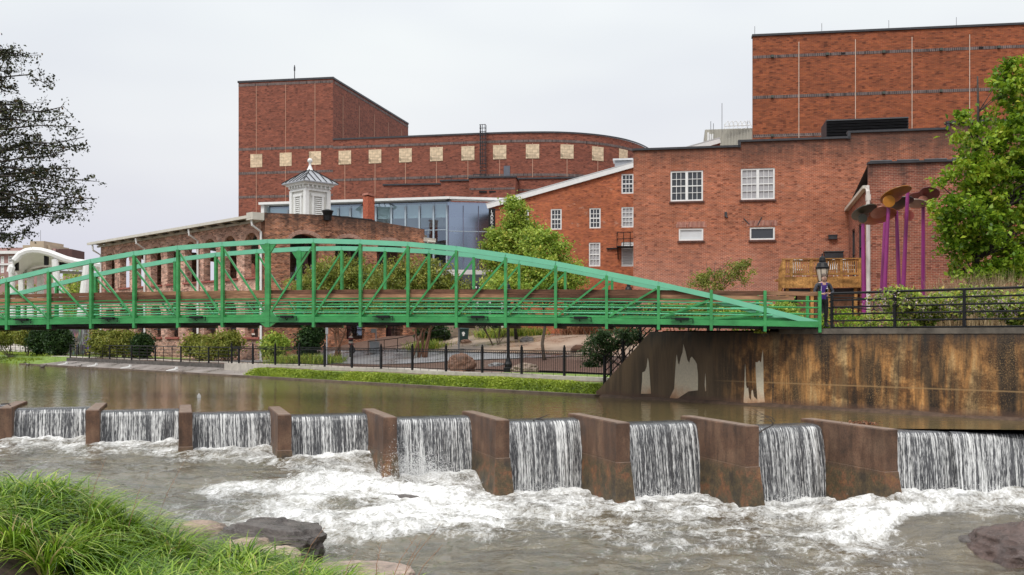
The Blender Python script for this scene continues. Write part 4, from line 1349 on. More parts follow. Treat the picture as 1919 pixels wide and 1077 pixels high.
def rect(u0, u1, z0, z1):
    return [(u0, z0), (u1, z0), (u1, z1), (u0, z1)]

def wrect(W, px0, y0, px1, y1):
    u0, za = W.px(px0, y0)
    u1, zb = W.px(px1, y1)
    _, zc = W.px(px0, y1)
    return u0, u1, (zb + zc) / 2, (za + W.px(px1, y0)[1]) / 2

def body(name, W, L, depth, z0, z1, m, parent, inset=0.3):
    """side, rear walls and roof closing the volume behind a front slab"""
    for nm, o2, u2, ln in (('side_wall', W.at(L, 0, -inset), -W.n, depth - inset), ('side_wall', W.at(0, 0, -depth), W.n, depth - inset)):
        w2 = Wall(o2.x, o2.y, u2.x, u2.y)
        slab(nm, w2, rect(0, ln, z0, z1), [], 0.3, m, parent)
    q = MB()
    c = W.at(L / 2, z1 - 0.35, -depth / 2 - 0.15)
    q.box(c, (L - 0.62, depth - 0.66, 0.12), W.a)
    q.build('roof', DARK_METAL, parent)
    w3 = Wall(*(W.at(L, 0, -depth).xy), *(-W.u).xy)
    slab('rear_wall', w3, rect(0.31, L - 0.31, z0, z1), [], 0.3, m, parent)

# ---------------------------------------------------------------- brick building right of centre
BR_MAIN = brick_mat('old_red_brick', (0.43, 0.108, 0.040), (0.30, 0.070, 0.032), (0.42, 0.235, 0.155), 0.075, 0.22, 0.012, stain=0.26, top=10.5, streak=0.7, pale=0.25, dark=0.06, wash=6.0)
BR_ANNEX = brick_mat('annex_brick', (0.33, 0.082, 0.042), (0.22, 0.052, 0.032), (0.42, 0.27, 0.19), 0.085, 0.25, 0.010, stain=0.3, top=8.2, streak=0.75, pale=0.15, dark=0.05)
BR_WING = brick_mat('orange_brick', (0.50, 0.132, 0.040), (0.34, 0.078, 0.030), (0.36, 0.18, 0.12), 0.075, 0.22, 0.008, stain=0.2, pale=0.55, dark=0.04)
ca10, sa10 = math.cos(R(10)), math.sin(R(10))
W1 = Wall(*P(1187, 0, 58).xy, ca10, -sa10)
b1 = empty('brick_warehouse', W1.at(8, 0.2), 'large flat brick building with two wide white windows over two slit windows', 'building')
u_a = W1.px(1385, 0)[0]; u_b = W1.px(1590, 0)[0]; u_c = W1.px(1775, 0)[0]
zt = [W1.px(1187, 282)[1], W1.px(1386, 266)[1], W1.px(1592, 249)[1], W1.px(1776, 231)[1]]
L1 = 30
wins = [wrect(W1, 1256.5, 319.5, 1317.5, 376.5), wrect(W1, 1388.5, 315, 1452, 373.5), wrect(W1, 1272, 427.5, 1318, 450.5), wrect(W1, 1405, 425, 1452, 449)]
slab('front_wall', W1, [(0, -0.2), (L1, -0.2), (L1, zt[3]), (u_c, zt[3]), (u_c, zt[2]), (u_b, zt[2]), (u_b, zt[1]), (u_a, zt[1]), (u_a, zt[0]), (0, zt[0])], [rect(*w_) for w_ in wins], 0.3, BR_MAIN, b1)
body('body', W1, L1, 9.0, -0.2, zt[0] - 0.02, BR_MAIN, b1)
for (ua, ub, z) in ((0, u_a, zt[0]), (u_a, u_b, zt[1]), (u_b, u_c, zt[2]), (u_c, L1, zt[3])):
    q = MB()
    q.box(W1.at((ua + ub) / 2, z + 0.05, -0.12), (ub - ua + 0.12, 0.5, 0.12), W1.a)
    q.build('coping', DARK_METAL, b1)
q = MB()
for u_, z_ in ((u_a, zt[0]), (u_b, zt[1]), (u_c, zt[2])):
    q.box(W1.at(u_ + 0.02, z_ + 0.14, 0.03), (0.16, 0.2, 0.34), W1.a)
q.build('flashing', DARK_METAL, b1)
window(b1, W1, *wins[0], 3, 4, GLASS_DARK, mid=0.16, sill=BRICK_SILL)
window(b1, W1, *wins[1], 3, 4, CURTAIN, mid=0.16, sill=BRICK_SILL)
window(b1, W1, *wins[2], 1, 1, FROST, sill=BRICK_SILL)
window(b1, W1, *wins[3], 1, 1, GLASS_DARK, sill=BRICK_SILL)
q = MB()
u_, z_ = W1.px(1560, 445)
q.box(W1.at(u_, z_, 0.12), (0.46, 0.26, 0.22), W1.a)
q.box(W1.at(u_, z_ + 0.12, 0.13), (0.50, 0.30, 0.05), W1.a)
q.build('wall_light', DARK_METAL, b1)
u_, z_ = W1.px(1360, 402)
q = MB()
q.box(W1.at(u_, z_, 0.08), (0.14, 0.16, 0.28), W1.a)
q.tube([W1.at(u_, z_ - 0.1, 0.1), W1.at(u_ + 0.1, z_ - 0.2, 0.22)], 0.05, 6)
q.build('wall_bracket', DARK_METAL, b1)
SOLDIER = brick_mat('soldier_arch', (0.36, 0.11, 0.07), (0.28, 0.08, 0.055), (0.48, 0.36, 0.29), 0.34, 0.075, 0.012, stain=0.1, dark=0.05)
for w_ in wins[2:]:
    slab('brick_lintel', W1, [(w_[0] - 0.2, w_[3] + 0.06), (w_[1] + 0.2, w_[3] + 0.06), (w_[1] + 0.1, w_[3] + 0.38), (w_[0] - 0.1, w_[3] + 0.38)], [], 0.02, SOLDIER, b1, off=0.02)
q = MB()
for x0, y0, x1, y1 in ((1393.5, 409, 1404, 420), (1419.5, 422, 1427.5, 407)):
    q.beam(W1.at(*W1.px(x0, y0), 0.03), W1.at(*W1.px(x1, y1), 0.03), 0.03, 0.05)
q.build('tie_bar', DARK_METAL, b1)
q = MB()
u_, z_ = W1.px(1561, 479)
q.box(W1.at(u_, z_, 0.2), (1.02, 0.4, 0.4), W1.a)
q.box(W1.at(u_, z_ + 0.21, 0.22), (1.1, 0.46, 0.05), W1.a)
q.build('vent_box', DARK_METAL, b1)
# louvred plant box on its roof
root = empty('louvre_box', W1.at(W1.px(1620, 0)[0], 11.5, -3.0), 'black louvred ventilation box standing on the brick roof parapet', 'ventilation box')
WL_ = Wall(*W1.at(0, 0, -3.0).xy, ca10, -sa10)
ua, zb_ = WL_.px(1549, 257); ub, zc_ = WL_.px(1703, 246)
zt_ = WL_.px(1549, 223.5)[1]
q = MB()
q.box(WL_.at((ua + ub) / 2, (zt_ + 11.2) / 2, -1.2), (ub - ua, 2.2, zt_ - 11.2), WL_.a)
q.build('housing', DARK_METAL, root)
for k in range(10):
    z = 11.5 + (zt_ - 11.5) * (k + 0.6) / 10
    s = MB()
    s.beam(WL_.at(ua, z, -0.04), WL_.at(ub, z, -0.04), 0.16, 0.03, up=(WL_.n * 0.6 + V(0, 0, 0.8)))
    s.build('slat', BLACK, root)

# annex in front, right
W2 = Wall(*P(1628, 0, 49).xy, 0.985, -0.174)
b2 = empty('brick_annex', W2.at(5, 0.2), 'low brick annex behind the purple poles and the green tree', 'building')
zt2 = W2.px(1628, 307)[1]
slab('front_wall', W2, rect(0, 16, -0.2, zt2), [], 0.3, BR_ANNEX, b2)
W2s = Wall(*P(1585, 0, 57.0).xy, *(W2.at(0, 0, -0.31) - P(1585, 0, 57.0)).xy)
L2 = math.hypot(W2.at(0, 0, -0.31).x - W2s.o.x, W2.at(0, 0, -0.31).y - W2s.o.y)
zg = 7.35
slab('side_wall', W2s, [(0, -0.2), (L2, -0.2), (L2, 7.75), (0, zg)], [rect(2.4, 3.5, 3.2, 6.0), rect(4.8, 5.8, 3.6, 6.0)], 0.3, BR_ANNEX, b2)
window(b2, W2s, 2.4, 3.5, 3.2, 6.0, 1, 2, GLASS_DARK, frame=DARK_METAL)
window(b2, W2s, 4.8, 5.8, 3.6, 6.0, 1, 2, GLASS_DARK, frame=DARK_METAL)
q = MB()
q.add([W2.at(0, zt2, -0.3), W2.at(16, zt2, -0.3), W2.at(16, 8.2, -8), W2s.at(0, zg, 0)], [(0, 1, 2, 3)])
q.build('roof', DARK_METAL, b2)
q = MB()
q.box(W2.at(8, zt2 + 0.04, -0.1), (16.1, 0.46, 0.1), W2.a)
for k in range(8):
    q.tube([W2.at(k * 1.3 + 0.05, zt2 + 0.10, 0.05), W2.at(k * 1.3 + 1.1, zt2 + 0.10, 0.05)], 0.07, 6)
q.build('coping', DARK_METAL, b2)
q = MB()
q.beam(W2s.at(-0.1, zg - 0.1, 0.12), W2s.at(L2, 7.62, 0.12), 0.22, 0.16)
q.build('gutter', CREAM, b2)
PIPEW = simple('rust_streaked_pipe', (0.55, 0.50, 0.46), 0.6, 0.35, 2.5, sxyz=(1, 1, 0.3))
q = MB()
q.box(W2.at(-0.06, 7.0, 0.16), (0.22, 0.2, 0.3), W2.a)
q.tube([W2.at(-0.06, 7.6, 0.0), W2.at(-0.06, 7.3, 0.16), W2.at(-0.06, 7.0, 0.16), W2.at(-0.04, 0.3, 0.16)], 0.105, 8)
q.build('downpipe', PIPEW, b2)
q = MB()
q.tube([W2s.at(0.15, zg - 0.15, 0.15), W2s.at(0.2, zg - 0.5, 0.12), W2s.at(0.2, 3.4, 0.12)], 0.10, 8)
q.build('downpipe', CREAM, b2)
q = MB()
q.tube([W2s.at(-0.5, 7.2, 0.5), W2s.at(-1.0, 7.0, 0.5), W2s.at(-1.0, 3.2, 0.5)], 0.04, 6)
q.build('cable', DARK_METAL, b2)
q = MB()
q.lathe(W2.at(5.2, zt2 + 0.02, -1.2), [(0.6, 0), (0.58, 0.15), (0.4, 0.33), (0.1, 0.42)], 14)
q.build('roof_dome', WHITE, b2)

# ---------------------------------------------------------------- timber deck between them
W3 = Wall(*P(1466, 0, 52.0).xy, 0.992, -0.126)
L3 = W3.px(1613, 0)[0]
zd = W3.px(1540, 517.5)[1]
ztop = W3.px(1540, 485.5)[1]
dk = empty('timber_deck', W3.at(L3 / 2, 0.2), 'raised yellow timber deck with slatted railing against the brick wall', 'deck')
q = MB()
q.box(W3.at(L3 / 2, zd - 0.05, -1.6), (L3 - 0.1, 3.2, 0.08), W3.a)
q.build('floor', WOOD_DECK, dk)
q = MB()
q.box(W3.at(L3 / 2, zd - 0.33, -0.02), (L3, 0.06, 0.56), W3.a)
q.build('fascia', WOOD_DECK, dk)
npost = 5
ups = [0.06, *[W3.px(x, 0)[0] for x in (1483, 1520, 1576)], L3 - 0.06]
for u_ in ups:
    q = MB()
    q.box(W3.at(u_, (ztop + zd - 0.62) / 2, 0.06), (0.13, 0.10, ztop - zd + 0.62), W3.a)
    q.build('post', WOOD_DECK, dk)
q = MB()
q.box(W3.at(L3 / 2, ztop + 0.02, 0.05), (L3 + 0.1, 0.16, 0.05), W3.a)
q.box(W3.at(L3 / 2, ztop - 0.08, 0.0), (L3, 0.05, 0.09), W3.a)
q.box(W3.at(L3 / 2, zd + 0.12, 0.0), (L3, 0.05, 0.12), W3.a)
q.build('handrail', WOOD_DECK, dk)
ns = 34
for k in range(ns):
    u_ = 0.16 + (L3 - 0.32) * k / (ns - 1)
    q = MB()
    q.box(W3.at(u_, (ztop + zd) / 2 + 0.02, 0.03), (0.055, 0.035, ztop - zd - 0.1), W3.a)
    q.build('baluster', WOOD_DECK, dk)
q = MB()                                            # left flank with sloping stair rail
q.add([W3.at(0, ztop, 0), W3.at(0, zd - 0.6, 0), W3.at(-0.10, zd - 1.2, -0.9), W3.at(-0.06, ztop - 0.45, -0.9)] + [W3.at(0.06, ztop, -0.06), W3.at(0.06, zd - 0.6, -0.06), W3.at(-0.04, zd - 1.2, -0.96), W3.at(0.0, ztop - 0.45, -0.96)],
      [(0, 1, 2, 3), (7, 6, 5, 4), (0, 4, 5, 1), (1, 5, 6, 2), (2, 6, 7, 3), (3, 7, 4, 0)])
q.build('stair_side', WOOD_DECK, dk)
for u_ in (0.3, 1.6, L3 - 1.6, L3 - 0.2):
    q = MB()
    q.box(W3.at(u_, (zd - 0.6) / 2, -0.3), (0.16, 0.16, zd - 0.6), W3.a)
    q.build('support', WOOD_DECK, dk)
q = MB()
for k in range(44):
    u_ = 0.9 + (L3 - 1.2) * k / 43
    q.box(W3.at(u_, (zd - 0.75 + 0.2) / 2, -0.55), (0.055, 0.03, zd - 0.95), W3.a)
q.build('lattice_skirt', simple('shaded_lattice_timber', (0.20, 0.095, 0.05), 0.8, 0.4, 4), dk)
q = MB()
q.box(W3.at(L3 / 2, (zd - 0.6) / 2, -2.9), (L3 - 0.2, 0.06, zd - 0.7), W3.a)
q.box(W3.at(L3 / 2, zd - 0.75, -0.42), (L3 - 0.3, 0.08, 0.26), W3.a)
q.build('under_deck_dark_sheet', DARK_METAL, dk)  # dark sheets stand in for the shade below the deck
def patio_chair(loc, rz, label):
    root = empty('patio_chair', (0, 0, 0), label, 'chair', 'white chairs on the timber deck')
    s = MB(); s.box((0, 0, 0.44), (0.5, 0.5, 0.04)); s.build('seat', WHITE, root)
    s = MB()
    s.tube([(-0.24, 0.24, 0.44), (-0.27, 0.36, 0.95), (0, 0.39, 1.0), (0.27, 0.36, 0.95), (0.24, 0.24, 0.44)], 0.028, 6)
    for x in (-0.12, 0, 0.12):
        s.tube([(x, 0.25, 0.46), (x, 0.38, 0.98)], 0.02, 5)
    s.build('backrest', WHITE, root)
    for x in (-0.25, 0.25):
        s = MB()
        s.tube([(x, -0.24, 0.44), (x * 1.1, -0.25, 0.66), (x * 1.1, 0.28, 0.68)], 0.025, 5)
        s.build('armrest', WHITE, root)
        for y in (-0.22, 0.24):
            s = MB(); s.tube([(x * 0.95, y, 0.44), (x * 1.08, y * 1.1, 0)], 0.025, 5); s.build('leg', WHITE, root)
    root.location = loc
    root.rotation_euler = (0, 0, rz)
for u_, d_, rz, lb in ((1.1, 1.3, 2.6, 'white patio chair at the left end of the timber deck'), (2.75, 1.2, -0.7, 'white patio chair on the deck behind the street lamp'), (3.75, 1.5, 2.0, 'white patio chair at the right end of the timber deck')):
    patio_chair(W3.at(u_, zd - 0.008, -d_), rz, lb)

# ---------------------------------------------------------------- left wing with sloping white rake
W4 = Wall(*P(925, 0, 76).xy, 0.985, -0.150)
b3 = empty('gabled_brick_wing', W4.at(5, 0), 'orange brick building with a long sloping white roof edge and small white windows', 'building')
ue = W4.px(1200, 0)[0]
z0_ = W4.px(927, 387)[1]; z1_ = W4.px(1186, 314)[1]
sl = (z1_ - z0_) / (W4.px(1186, 0)[0] - W4.px(927, 0)[0])
ze = z0_ + sl * (ue + 0.1)
wl = [(1032, 391, 1052.5, 430, 3, 4, GLASS_DARK), (1104.5, 389.5, 1125.5, 427.5, 3, 4, GLASS_DARK), (1164.5, 387.5, 1187.5, 426, 3, 4, CURTAIN), (1164.5, 325.5, 1187.5, 362.5, 3, 4, GLASS_DARK),
      (1103.5, 454, 1125, 499, 3, 4, CURTAIN), (1164.5, 453, 1187.5, 499, 1, 1, FROST), (973, 392, 991, 431, 3, 4, GLASS_DARK)]
wr = [wrect(W4, *x[:4]) for x in wl]
slab('front_wall', W4, [(-0.1, -0.6), (ue + 6, -0.6), (ue + 6, ze + sl * 6), (-0.1, z0_)], [rect(*w_) for w_ in wr], 0.3, BR_WING, b3)
for x, w_ in zip(wl, wr):
    window(b3, W4, *w_, x[4], x[5], x[6], fw=0.10, mw=0.045, louvre=(x[6] is FROST))
q = MB()
q.beam(W4.at(-0.5, z0_ - sl * 0.4 + 0.1, 0.08), W4.at(ue + 6, ze + sl * 6 + 0.1, 0.08), 0.3, 0.34)
q.build('rake_board', WHITE, b3)
q = MB()
r0, r1 = W4.at(-0.6, z0_ - sl * 0.5 + 0.3, 0.2), W4.at(ue + 6, ze + sl * 6 + 0.3, 0.2)
q.add([r0, r1, r1 - W4.n * 16, r0 - W4.n * 16, r0 + V(0, 0, 0.08), r1 + V(0, 0, 0.08), r1 - W4.n * 16 + V(0, 0, 0.08), r0 - W4.n * 16 + V(0, 0, 0.08)], [(0, 3, 2, 1), (4, 5, 6, 7), (0, 1, 5, 4), (1, 2, 6, 5), (2, 3, 7, 6), (3, 0, 4, 7)])
q.build('roof', simple('pale_metal_roof', (0.5, 0.5, 0.5), 0.45, 0.1, 2), b3)
wv_ = Wall(*W4.at(-0.1, 0, -16).xy, *W4.n.xy)
slab('side_wall', wv_, rect(0, 15.7, -0.6, z0_ - 0.05), [], 0.3, BR_WING, b3)
q = MB()
u_, z_ = W4.px(1172, 463)
bal = [W4.at(u_ - 0.85, z_, 0.05), W4.at(u_ + 0.8, z_, 0.05)]
q.box(W4.at(u_ + 0.1, z_ - 0.02, 0.5), (1.5, 1.0, 0.06), W4.a)
for dz in (0.55, 1.05):
    q.tube([W4.at(u_ - 0.6, z_ + dz, 0.05), W4.at(u_ - 0.6, z_ + dz, 0.95), W4.at(u_ + 0.85, z_ + dz, 0.95)], 0.03, 5)
for uu_ in (-0.6, -0.1, 0.4, 0.85):
    q.tube([W4.at(u_ + uu_, z_, 0.95), W4.at(u_ + uu_, z_ + 1.05, 0.95)], 0.028, 5)
q.tube([W4.at(u_ - 0.55, z_ - 0.9, 0.04), W4.at(u_ - 0.55, z_ - 0.05, 0.9)], 0.05, 5)
q.box(W4.at(u_ - 1.0, z_ - 0.1, 0.1), (0.9, 0.12, 0.1), W4.a)
q.build('fire_balcony', BLACK, b3)
root = empty('roof_hood', P(1168, 312, 78), 'small grey metal hood on the white sloping roof edge', 'roof vent')
q = MB(); c = P(1168, 307, 77.5); q.box(c + V(0, 0, -0.3), (1.3, 1.2, 0.9), W4.a); q.build('housing', GREY_METAL, root)
q = MB(); q.box(c + V(0, 0, 0.25), (1.6, 1.5, 0.14), W4.a); q.build('cap', simple('pale_metal', (0.62, 0.63, 0.64), 0.4, 0.1, 2), root)
# ---------------------------------------------------------------- tall brick block at the upper right
BR_TALL = brick_mat('modern_red_brick', (0.32, 0.078, 0.022), (0.23, 0.050, 0.018), (0.27, 0.115, 0.06), 0.085, 0.28, 0.010, stain=0.14, dark=0.09, mott=0.2)
BR_THEATRE = brick_mat('theatre_brick', (0.265, 0.070, 0.036), (0.185, 0.049, 0.030), (0.24, 0.12, 0.085), 0.11, 0.34, 0.012, stain=0.14, dark=0.09, mott=0.2)
SOLD = brick_mat('grey_soldier_course', (0.14, 0.105, 0.10), (0.07, 0.053, 0.052), (0.24, 0.17, 0.145), 0.8, 0.12, 0.02, stain=0.1)
JOINT = simple('pale_joint', (0.62, 0.47, 0.37), 0.8, 0.12, 2)
W5 = Wall(*P(1411, 0, 66).xy, 0.9895, -0.1445)
b4 = empty('brick_tower_block', W5.at(9, 0), 'tall windowless brick block at the upper right with pale vertical joints', 'building')
zt5 = W5.px(1411, 68)[1]
L5 = 26
slab('front_wall', W5, rect(0, L5, -0.5, zt5), [], 0.4, BR_TALL, b4)
_a = W5.at(0, 0, -0.41)
W5l = Wall(_a.x + 0.32 * 14, _a.y + 14, -0.32, -1)
slab('side_wall', W5l, rect(0, math.hypot(0.32 * 14, 14), -0.5, zt5), [], 0.4, BR_TALL, b4)
q = MB()
q.add([W5.at(0.3, zt5 - 0.4, -0.3), W5.at(L5, zt5 - 0.4, -0.3), W5.at(L5, zt5 - 0.4, -14), W5l.at(0, zt5 - 0.4, -0.3)], [(0, 1, 2, 3)])
q.build('roof', DARK_METAL, b4)
q = MB(); q.box(W5.at(L5 / 2, zt5 + 0.06, -0.2), (L5 + 0.12, 0.6, 0.14), W5.a); q.build('coping', DARK_METAL, b4)
for yy in (107, 182.5, 255):
    z = W5.px(1411, yy)[1]
    slab('soldier_course', W5, rect(0, L5, z - 0.10, z + 0.10), [], 0.02, SOLD, b4, off=0.018, back=False)
    q = MB()
    for px in (1447, 1550, 1655.5, 1763, 1871):
        q.box(W5.at(W5.px(px, 0)[0], z, 0.08), (0.17, 0.14, 0.17), W5.a)
    q.build('course_lights', simple('verdigris_box', (0.06, 0.075, 0.06), 0.6, 0.2, 3), b4)
for px in (1497, 1603, 1709, 1817):
    q = MB()
    u_ = W5.px(px, 0)[0]
    q.box(W5.at(u_, zt5 / 2 + 2, 0.021), (0.045, 0.02, zt5 - 5), W5.a)
    q.build('control_joint', JOINT, b4)
q = MB()
for px in (1415, 1541, 1667, 1794):
    u_ = W5.px(px, 0)[0]
    q.tube([W5.at(u_, zt5 + 0.1, -0.2), W5.at(u_, zt5 + 0.75, -0.2)], 0.02, 4)
q.build('lightning_rods', GREY_METAL, b4)
q = MB()
for px in (1580, 1838):
    q.box(W5.at(W5.px(px, 0)[0], zt5 - 1.4, 0.02), (0.28, 0.08, 0.10), W5.a)
q.build('scupper', BLACK, b4)

# beige ribbed penthouse with antennas
RIB = simple('beige_ribbed_metal', (0.40, 0.38, 0.32), 0.6, 0.12, 1.5, sxyz=(8, 8, 0.2))
root = empty('rooftop_penthouse', P(1365, 271, 92), 'beige ribbed rooftop penthouse with antennas beside the tall brick block', 'penthouse')
Wp = Wall(*P(1321, 0, 92).xy, 0.985, -0.17)
zp0, zp1 = 15, Wp.px(1330, 242.5)[1]
q = MB()
q.box(Wp.at(3.0, (zp0 + zp1) / 2 - 6, -3), (6.0, 6, zp1 - zp0 + 12), Wp.a)
for k in range(22):
    q.box(Wp.at(0.15 + k * 0.27, (zp0 + zp1) / 2 - 6, 0.03), (0.10, 0.07, zp1 - zp0 + 12), Wp.a)
q.build('cladding', RIB, root)
for i, (x, y0, h) in enumerate(((1353, 243, 50), (1332, 243, 16), (1337, 243, 12), (1401, 240, 14))):
    q = MB(); p = P(x, y0, 91.5); q.tube([p, p + V(0, 0, h * 91.5 / F)], 0.035, 4); q.build('antenna', GREY_METAL, root)
q = MB()
for k in range(6):
    p = P(1358 + k * 8, 241, 91)
    q.tube([p, p + V(0, 0, 0.4 + 0.1 * (k % 3)), p + V(0.3, 0, 0.75), p + V(0.55, 0, 0.2)], 0.05, 5)
q.tube([P(1358, 236, 91), P(1405, 234, 91)], 0.05, 5)
q.build('pipework', WHITE, root)
q = MB()
for x in (1327, 1331, 1335):
    q.box(P(x, 257, 91.8), (0.16, 0.12, 0.9 if x < 1330 else 0.6))
q.build('panel_antenna', WHITE, root)

# ---------------------------------------------------------------- far theatre: fly tower and curved hall
W6 = Wall(*P(447, 0, 122).xy, *(P(624, 0, 120) - P(447, 0, 122)).xy)
TJOINT = simple('brick_joint', (0.50, 0.29, 0.20), 0.8, 0.1, 2)
th = empty('theatre_tower', W6.at(6, 0), 'tall plain brick fly tower with sloping skyline behind the white cupola', 'building')
L6 = W6.px(624, 0)[0]
zt6 = W6.px(624, 147)[1]
slab('front_wall', W6, rect(0, L6, -2, zt6), [], 0.5, BR_THEATRE, th)
c = W6.at(L6, 0, -0.51)
e = P(765, 0, 146)
W6s = Wall(c.x, c.y, e.x - c.x, e.y - c.y)
L6s = math.hypot(e.x - c.x, e.y - c.y)
slab('side_wall', W6s, rect(0, L6s, -2, zt6), [], 0.5, BR_THEATRE, th)
W6l = Wall(*(W6.at(0, 0, -0.51) - W6.n * 26).xy, *W6.n.xy)
slab('side_wall', W6l, rect(0, 26, -2, zt6), [], 0.5, BR_THEATRE, th)
q = MB()
q.box(W6.at(L6 / 2, zt6 + 0.1, -0.25), (L6 + 0.2, 0.7, 0.24), W6.a)
q.box(W6s.at(L6s / 2, zt6 + 0.1, -0.25), (L6s, 0.7, 0.24), W6s.a)
q.build('coping', DARK_METAL, th)
q = MB()
q.add([W6.at(0.3, zt6 - 0.4, -0.4), W6.at(L6 - 0.3, zt6 - 0.4, -0.4), W6s.at(L6s, zt6 - 0.4, -0.3), W6.at(0.3, zt6 - 0.4, -26)], [(0, 1, 2, 3)])
q.build('roof', DARK_METAL, th)
q = MB(); p = P(552, 150, 122.5); q.tube([p, p + V(0, 0, 1.9)], 0.06, 5); q.lathe(p + V(0, 0, 1.2), [(0.1, 0), (0.1, 0.5)], 6); q.build('antenna', DARK_METAL, th)
SW6 = [160, 280, 325, 369.5]
def course(W, ua, ub, z, parent, hgt=0.22):
    slab('soldier_course', W, rect(ua, ub, z - hgt * 0.72, z + hgt * 0.72), [], 0.03, SOLD, parent, off=0.025, back=False)
for yy in SW6:
    course(W6, 0, L6, W6.px(447, yy)[1], th)
zc = W6.px(447, 160)[1]
course(W6s, 0, L6s, zc, th)
for px in (480.5, 535.5, 590.5):
    q = MB(); q.box(W6.at(W6.px(px, 0)[0], 15, 0.03), (0.06, 0.03, 33), W6.a); q.build('control_joint', TJOINT, th)
for k in range(5):
    q = MB(); q.box(W6s.at(2.5 + k * 5.2, 22, 0.03), (0.1, 0.03, 17), W6s.a); q.build('control_joint', TJOINT, th)
PANEL = brick_mat('tan_block', (0.68, 0.53, 0.36), (0.60, 0.46, 0.30), (0.50, 0.38, 0.25), 0.4, 0.6, 0.03, stain=0.08, dark=0.0)
for px in (480.5, 535.5, 590.5):
    u_, z_ = W6.px(px, 630 - (630 - 297.5))
    y_ = {480.5: 301, 535.5: 298.5, 590.5: 296}[px]
    u_, z_ = W6.px(px, y_)
    slab('tan_panel', W6, rect(u_ - 0.78, u_ + 0.78, z_ - 0.83, z_ + 0.83), [], 0.06, PANEL, th, off=0.05, back=False)

hall = empty('theatre_hall', P(900, 560, 117), 'curved brick theatre hall with a row of square tan panels', 'building')
pl = [(624, 120.0), (700, 119.1), (780, 118.1), (860, 117.1), (930, 116.3), (990, 115.9), (1045, 115.9), (1095, 116.7), (1140, 118.3), (1180, 121.0), (1212, 125.5), (1235, 133)]
hp = [P(x, HY, Y) for x, Y in pl]
# smooth the plan curve
fine = []
for i in range(len(hp) - 1):
    p0, p1, p2, p3 = hp[max(i - 1, 0)], hp[i], hp[i + 1], hp[min(i + 2, len(hp) - 1)]
    for j in range(5):
        t = j / 5
        fine.append(0.5 * ((2 * p1) + (p2 - p0) * t + (2 * p0 - 5 * p1 + 4 * p2 - p3) * t * t + (3 * p1 - p0 - 3 * p2 + p3) * t ** 3))
fine.append(hp[-1])
acc = [0.0]
for a, b in zip(fine[:-1], fine[1:]):
    acc.append(acc[-1] + (b - a).length)
zt7 = (HY - 262) / F * 120.0
def curved(name, pts, ac, z0, z1, m, off, parent):
    n = len(pts)
    nr = []
    for i in range(n):
        d = (pts[min(i + 1, n - 1)] - pts[max(i - 1, 0)]).normalized()
        nr.append(V(d.y, -d.x, 0))
    X = np.array([[p.x + k.x * off for p, k in zip(pts, nr)]] * 2)
    Y = np.array([[p.y + k.y * off for p, k in zip(pts, nr)]] * 2)
    Z = np.array([[z0] * n, [z1] * n])
    return grid_mesh(name, X, Y, Z, m, parent, smooth=False, uv=(np.array([ac] * 2), Z))
curved('front_wall', fine, acc, -2, zt7, BR_THEATRE, 0, hall)
curved('coping', fine, acc, zt7 - 0.03, zt7 + 0.17, DARK_METAL, 0.12, hall)
q = MB()
q.add([p + V(0, 0, zt7 - 0.1) for p in fine] + [V(fine[-1].x, 150, zt7 - 0.1), V(fine[0].x, 150, zt7 - 0.1)], [tuple(range(len(fine) + 2))])
q.build('roof', DARK_METAL, hall)
for zz in (zt7 - 0.95, zt7 - 5.0, zt7 - 8.1):
    curved('soldier_course', fine, acc, zz - 0.15, zz + 0.15, SOLD, 0.04, hall)
def on_curve(px):
    a = (px - CX) / F
    best = None
    for i in range(len(fine) - 1):
        f0 = fine[i].x - a * fine[i].y
        f1 = fine[i + 1].x - a * fine[i + 1].y
        if f0 <= 0 <= f1 or f1 <= 0 <= f0:
            t = f0 / (f0 - f1)
            d = (fine[i + 1] - fine[i]).normalized()
            best = (fine[i].lerp(fine[i + 1], t), d)
            break
    return best
for px, yc in ((646.5, 295), (703, 293), (760, 291), (818, 288.7), (877, 287), (936.5, 285), (998, 283.5), (1062.5, 284), (1120, 288), (1168, 292.5)):
    p, d = on_curve(px)
    wv = Wall(p.x, p.y, d.x, d.y)
    z = (HY - yc) / F * p.y
    slab('tan_panel', wv, rect(-0.8, 0.8, z - 0.85, z + 0.85), [], 0.1, PANEL, hall, off=0.07, back=False)
    q = MB(); q.box(wv.at(0, (zt7 - 1.2 + z + 0.85) / 2, 0.03), (0.07, 0.03, zt7 - 1.2 - z - 0.85), wv.a); q.box(wv.at(0, (z - 0.85 + 8) / 2, 0.03), (0.07, 0.03, z - 0.85 - 8), wv.a); q.build('control_joint', TJOINT, hall)
p, d = on_curve(907)
wv = Wall(p.x, p.y, d.x, d.y)
q = MB()
za, zb = (HY - 335) / F * p.y, (HY - 236) / F * p.y
for x in (-0.32, 0.32):
    q.tube([wv.at(x, za, 0.35), wv.at(x, zb, 0.35)], 0.045, 4)
for k in range(16):
    z = za + (zb - za) * k / 15
    q.tube([wv.at(-0.32, z, 0.35), wv.at(-0.36, z, 0.9), wv.at(0.36, z, 0.9), wv.at(0.32, z, 0.35)], 0.04, 4)
for x in (-0.3, 0, 0.3):
    q.tube([wv.at(x, za + 1.6, 0.9), wv.at(x, zb, 0.9)], 0.035, 4)
q.build('caged_ladder', DARK_METAL, hall)
p, d = on_curve(950)
wv = Wall(p.x, p.y, d.x, d.y)
q = MB(); z = (HY - 320) / F * p.y; q.box(wv.at(0, z, 0.05), (0.75, 0.12, 1.2), wv.a); q.build('hatch', simple('slate_hatch', (0.12, 0.125, 0.15), 0.5, 0.1, 2), hall)
q = MB(); p, d = on_curve(1078); q.box(V(p.x, p.y + 6, zt7 + 0.3), (2.2, 2, 0.9)); q.build('roof_box', DARK_METAL, hall)
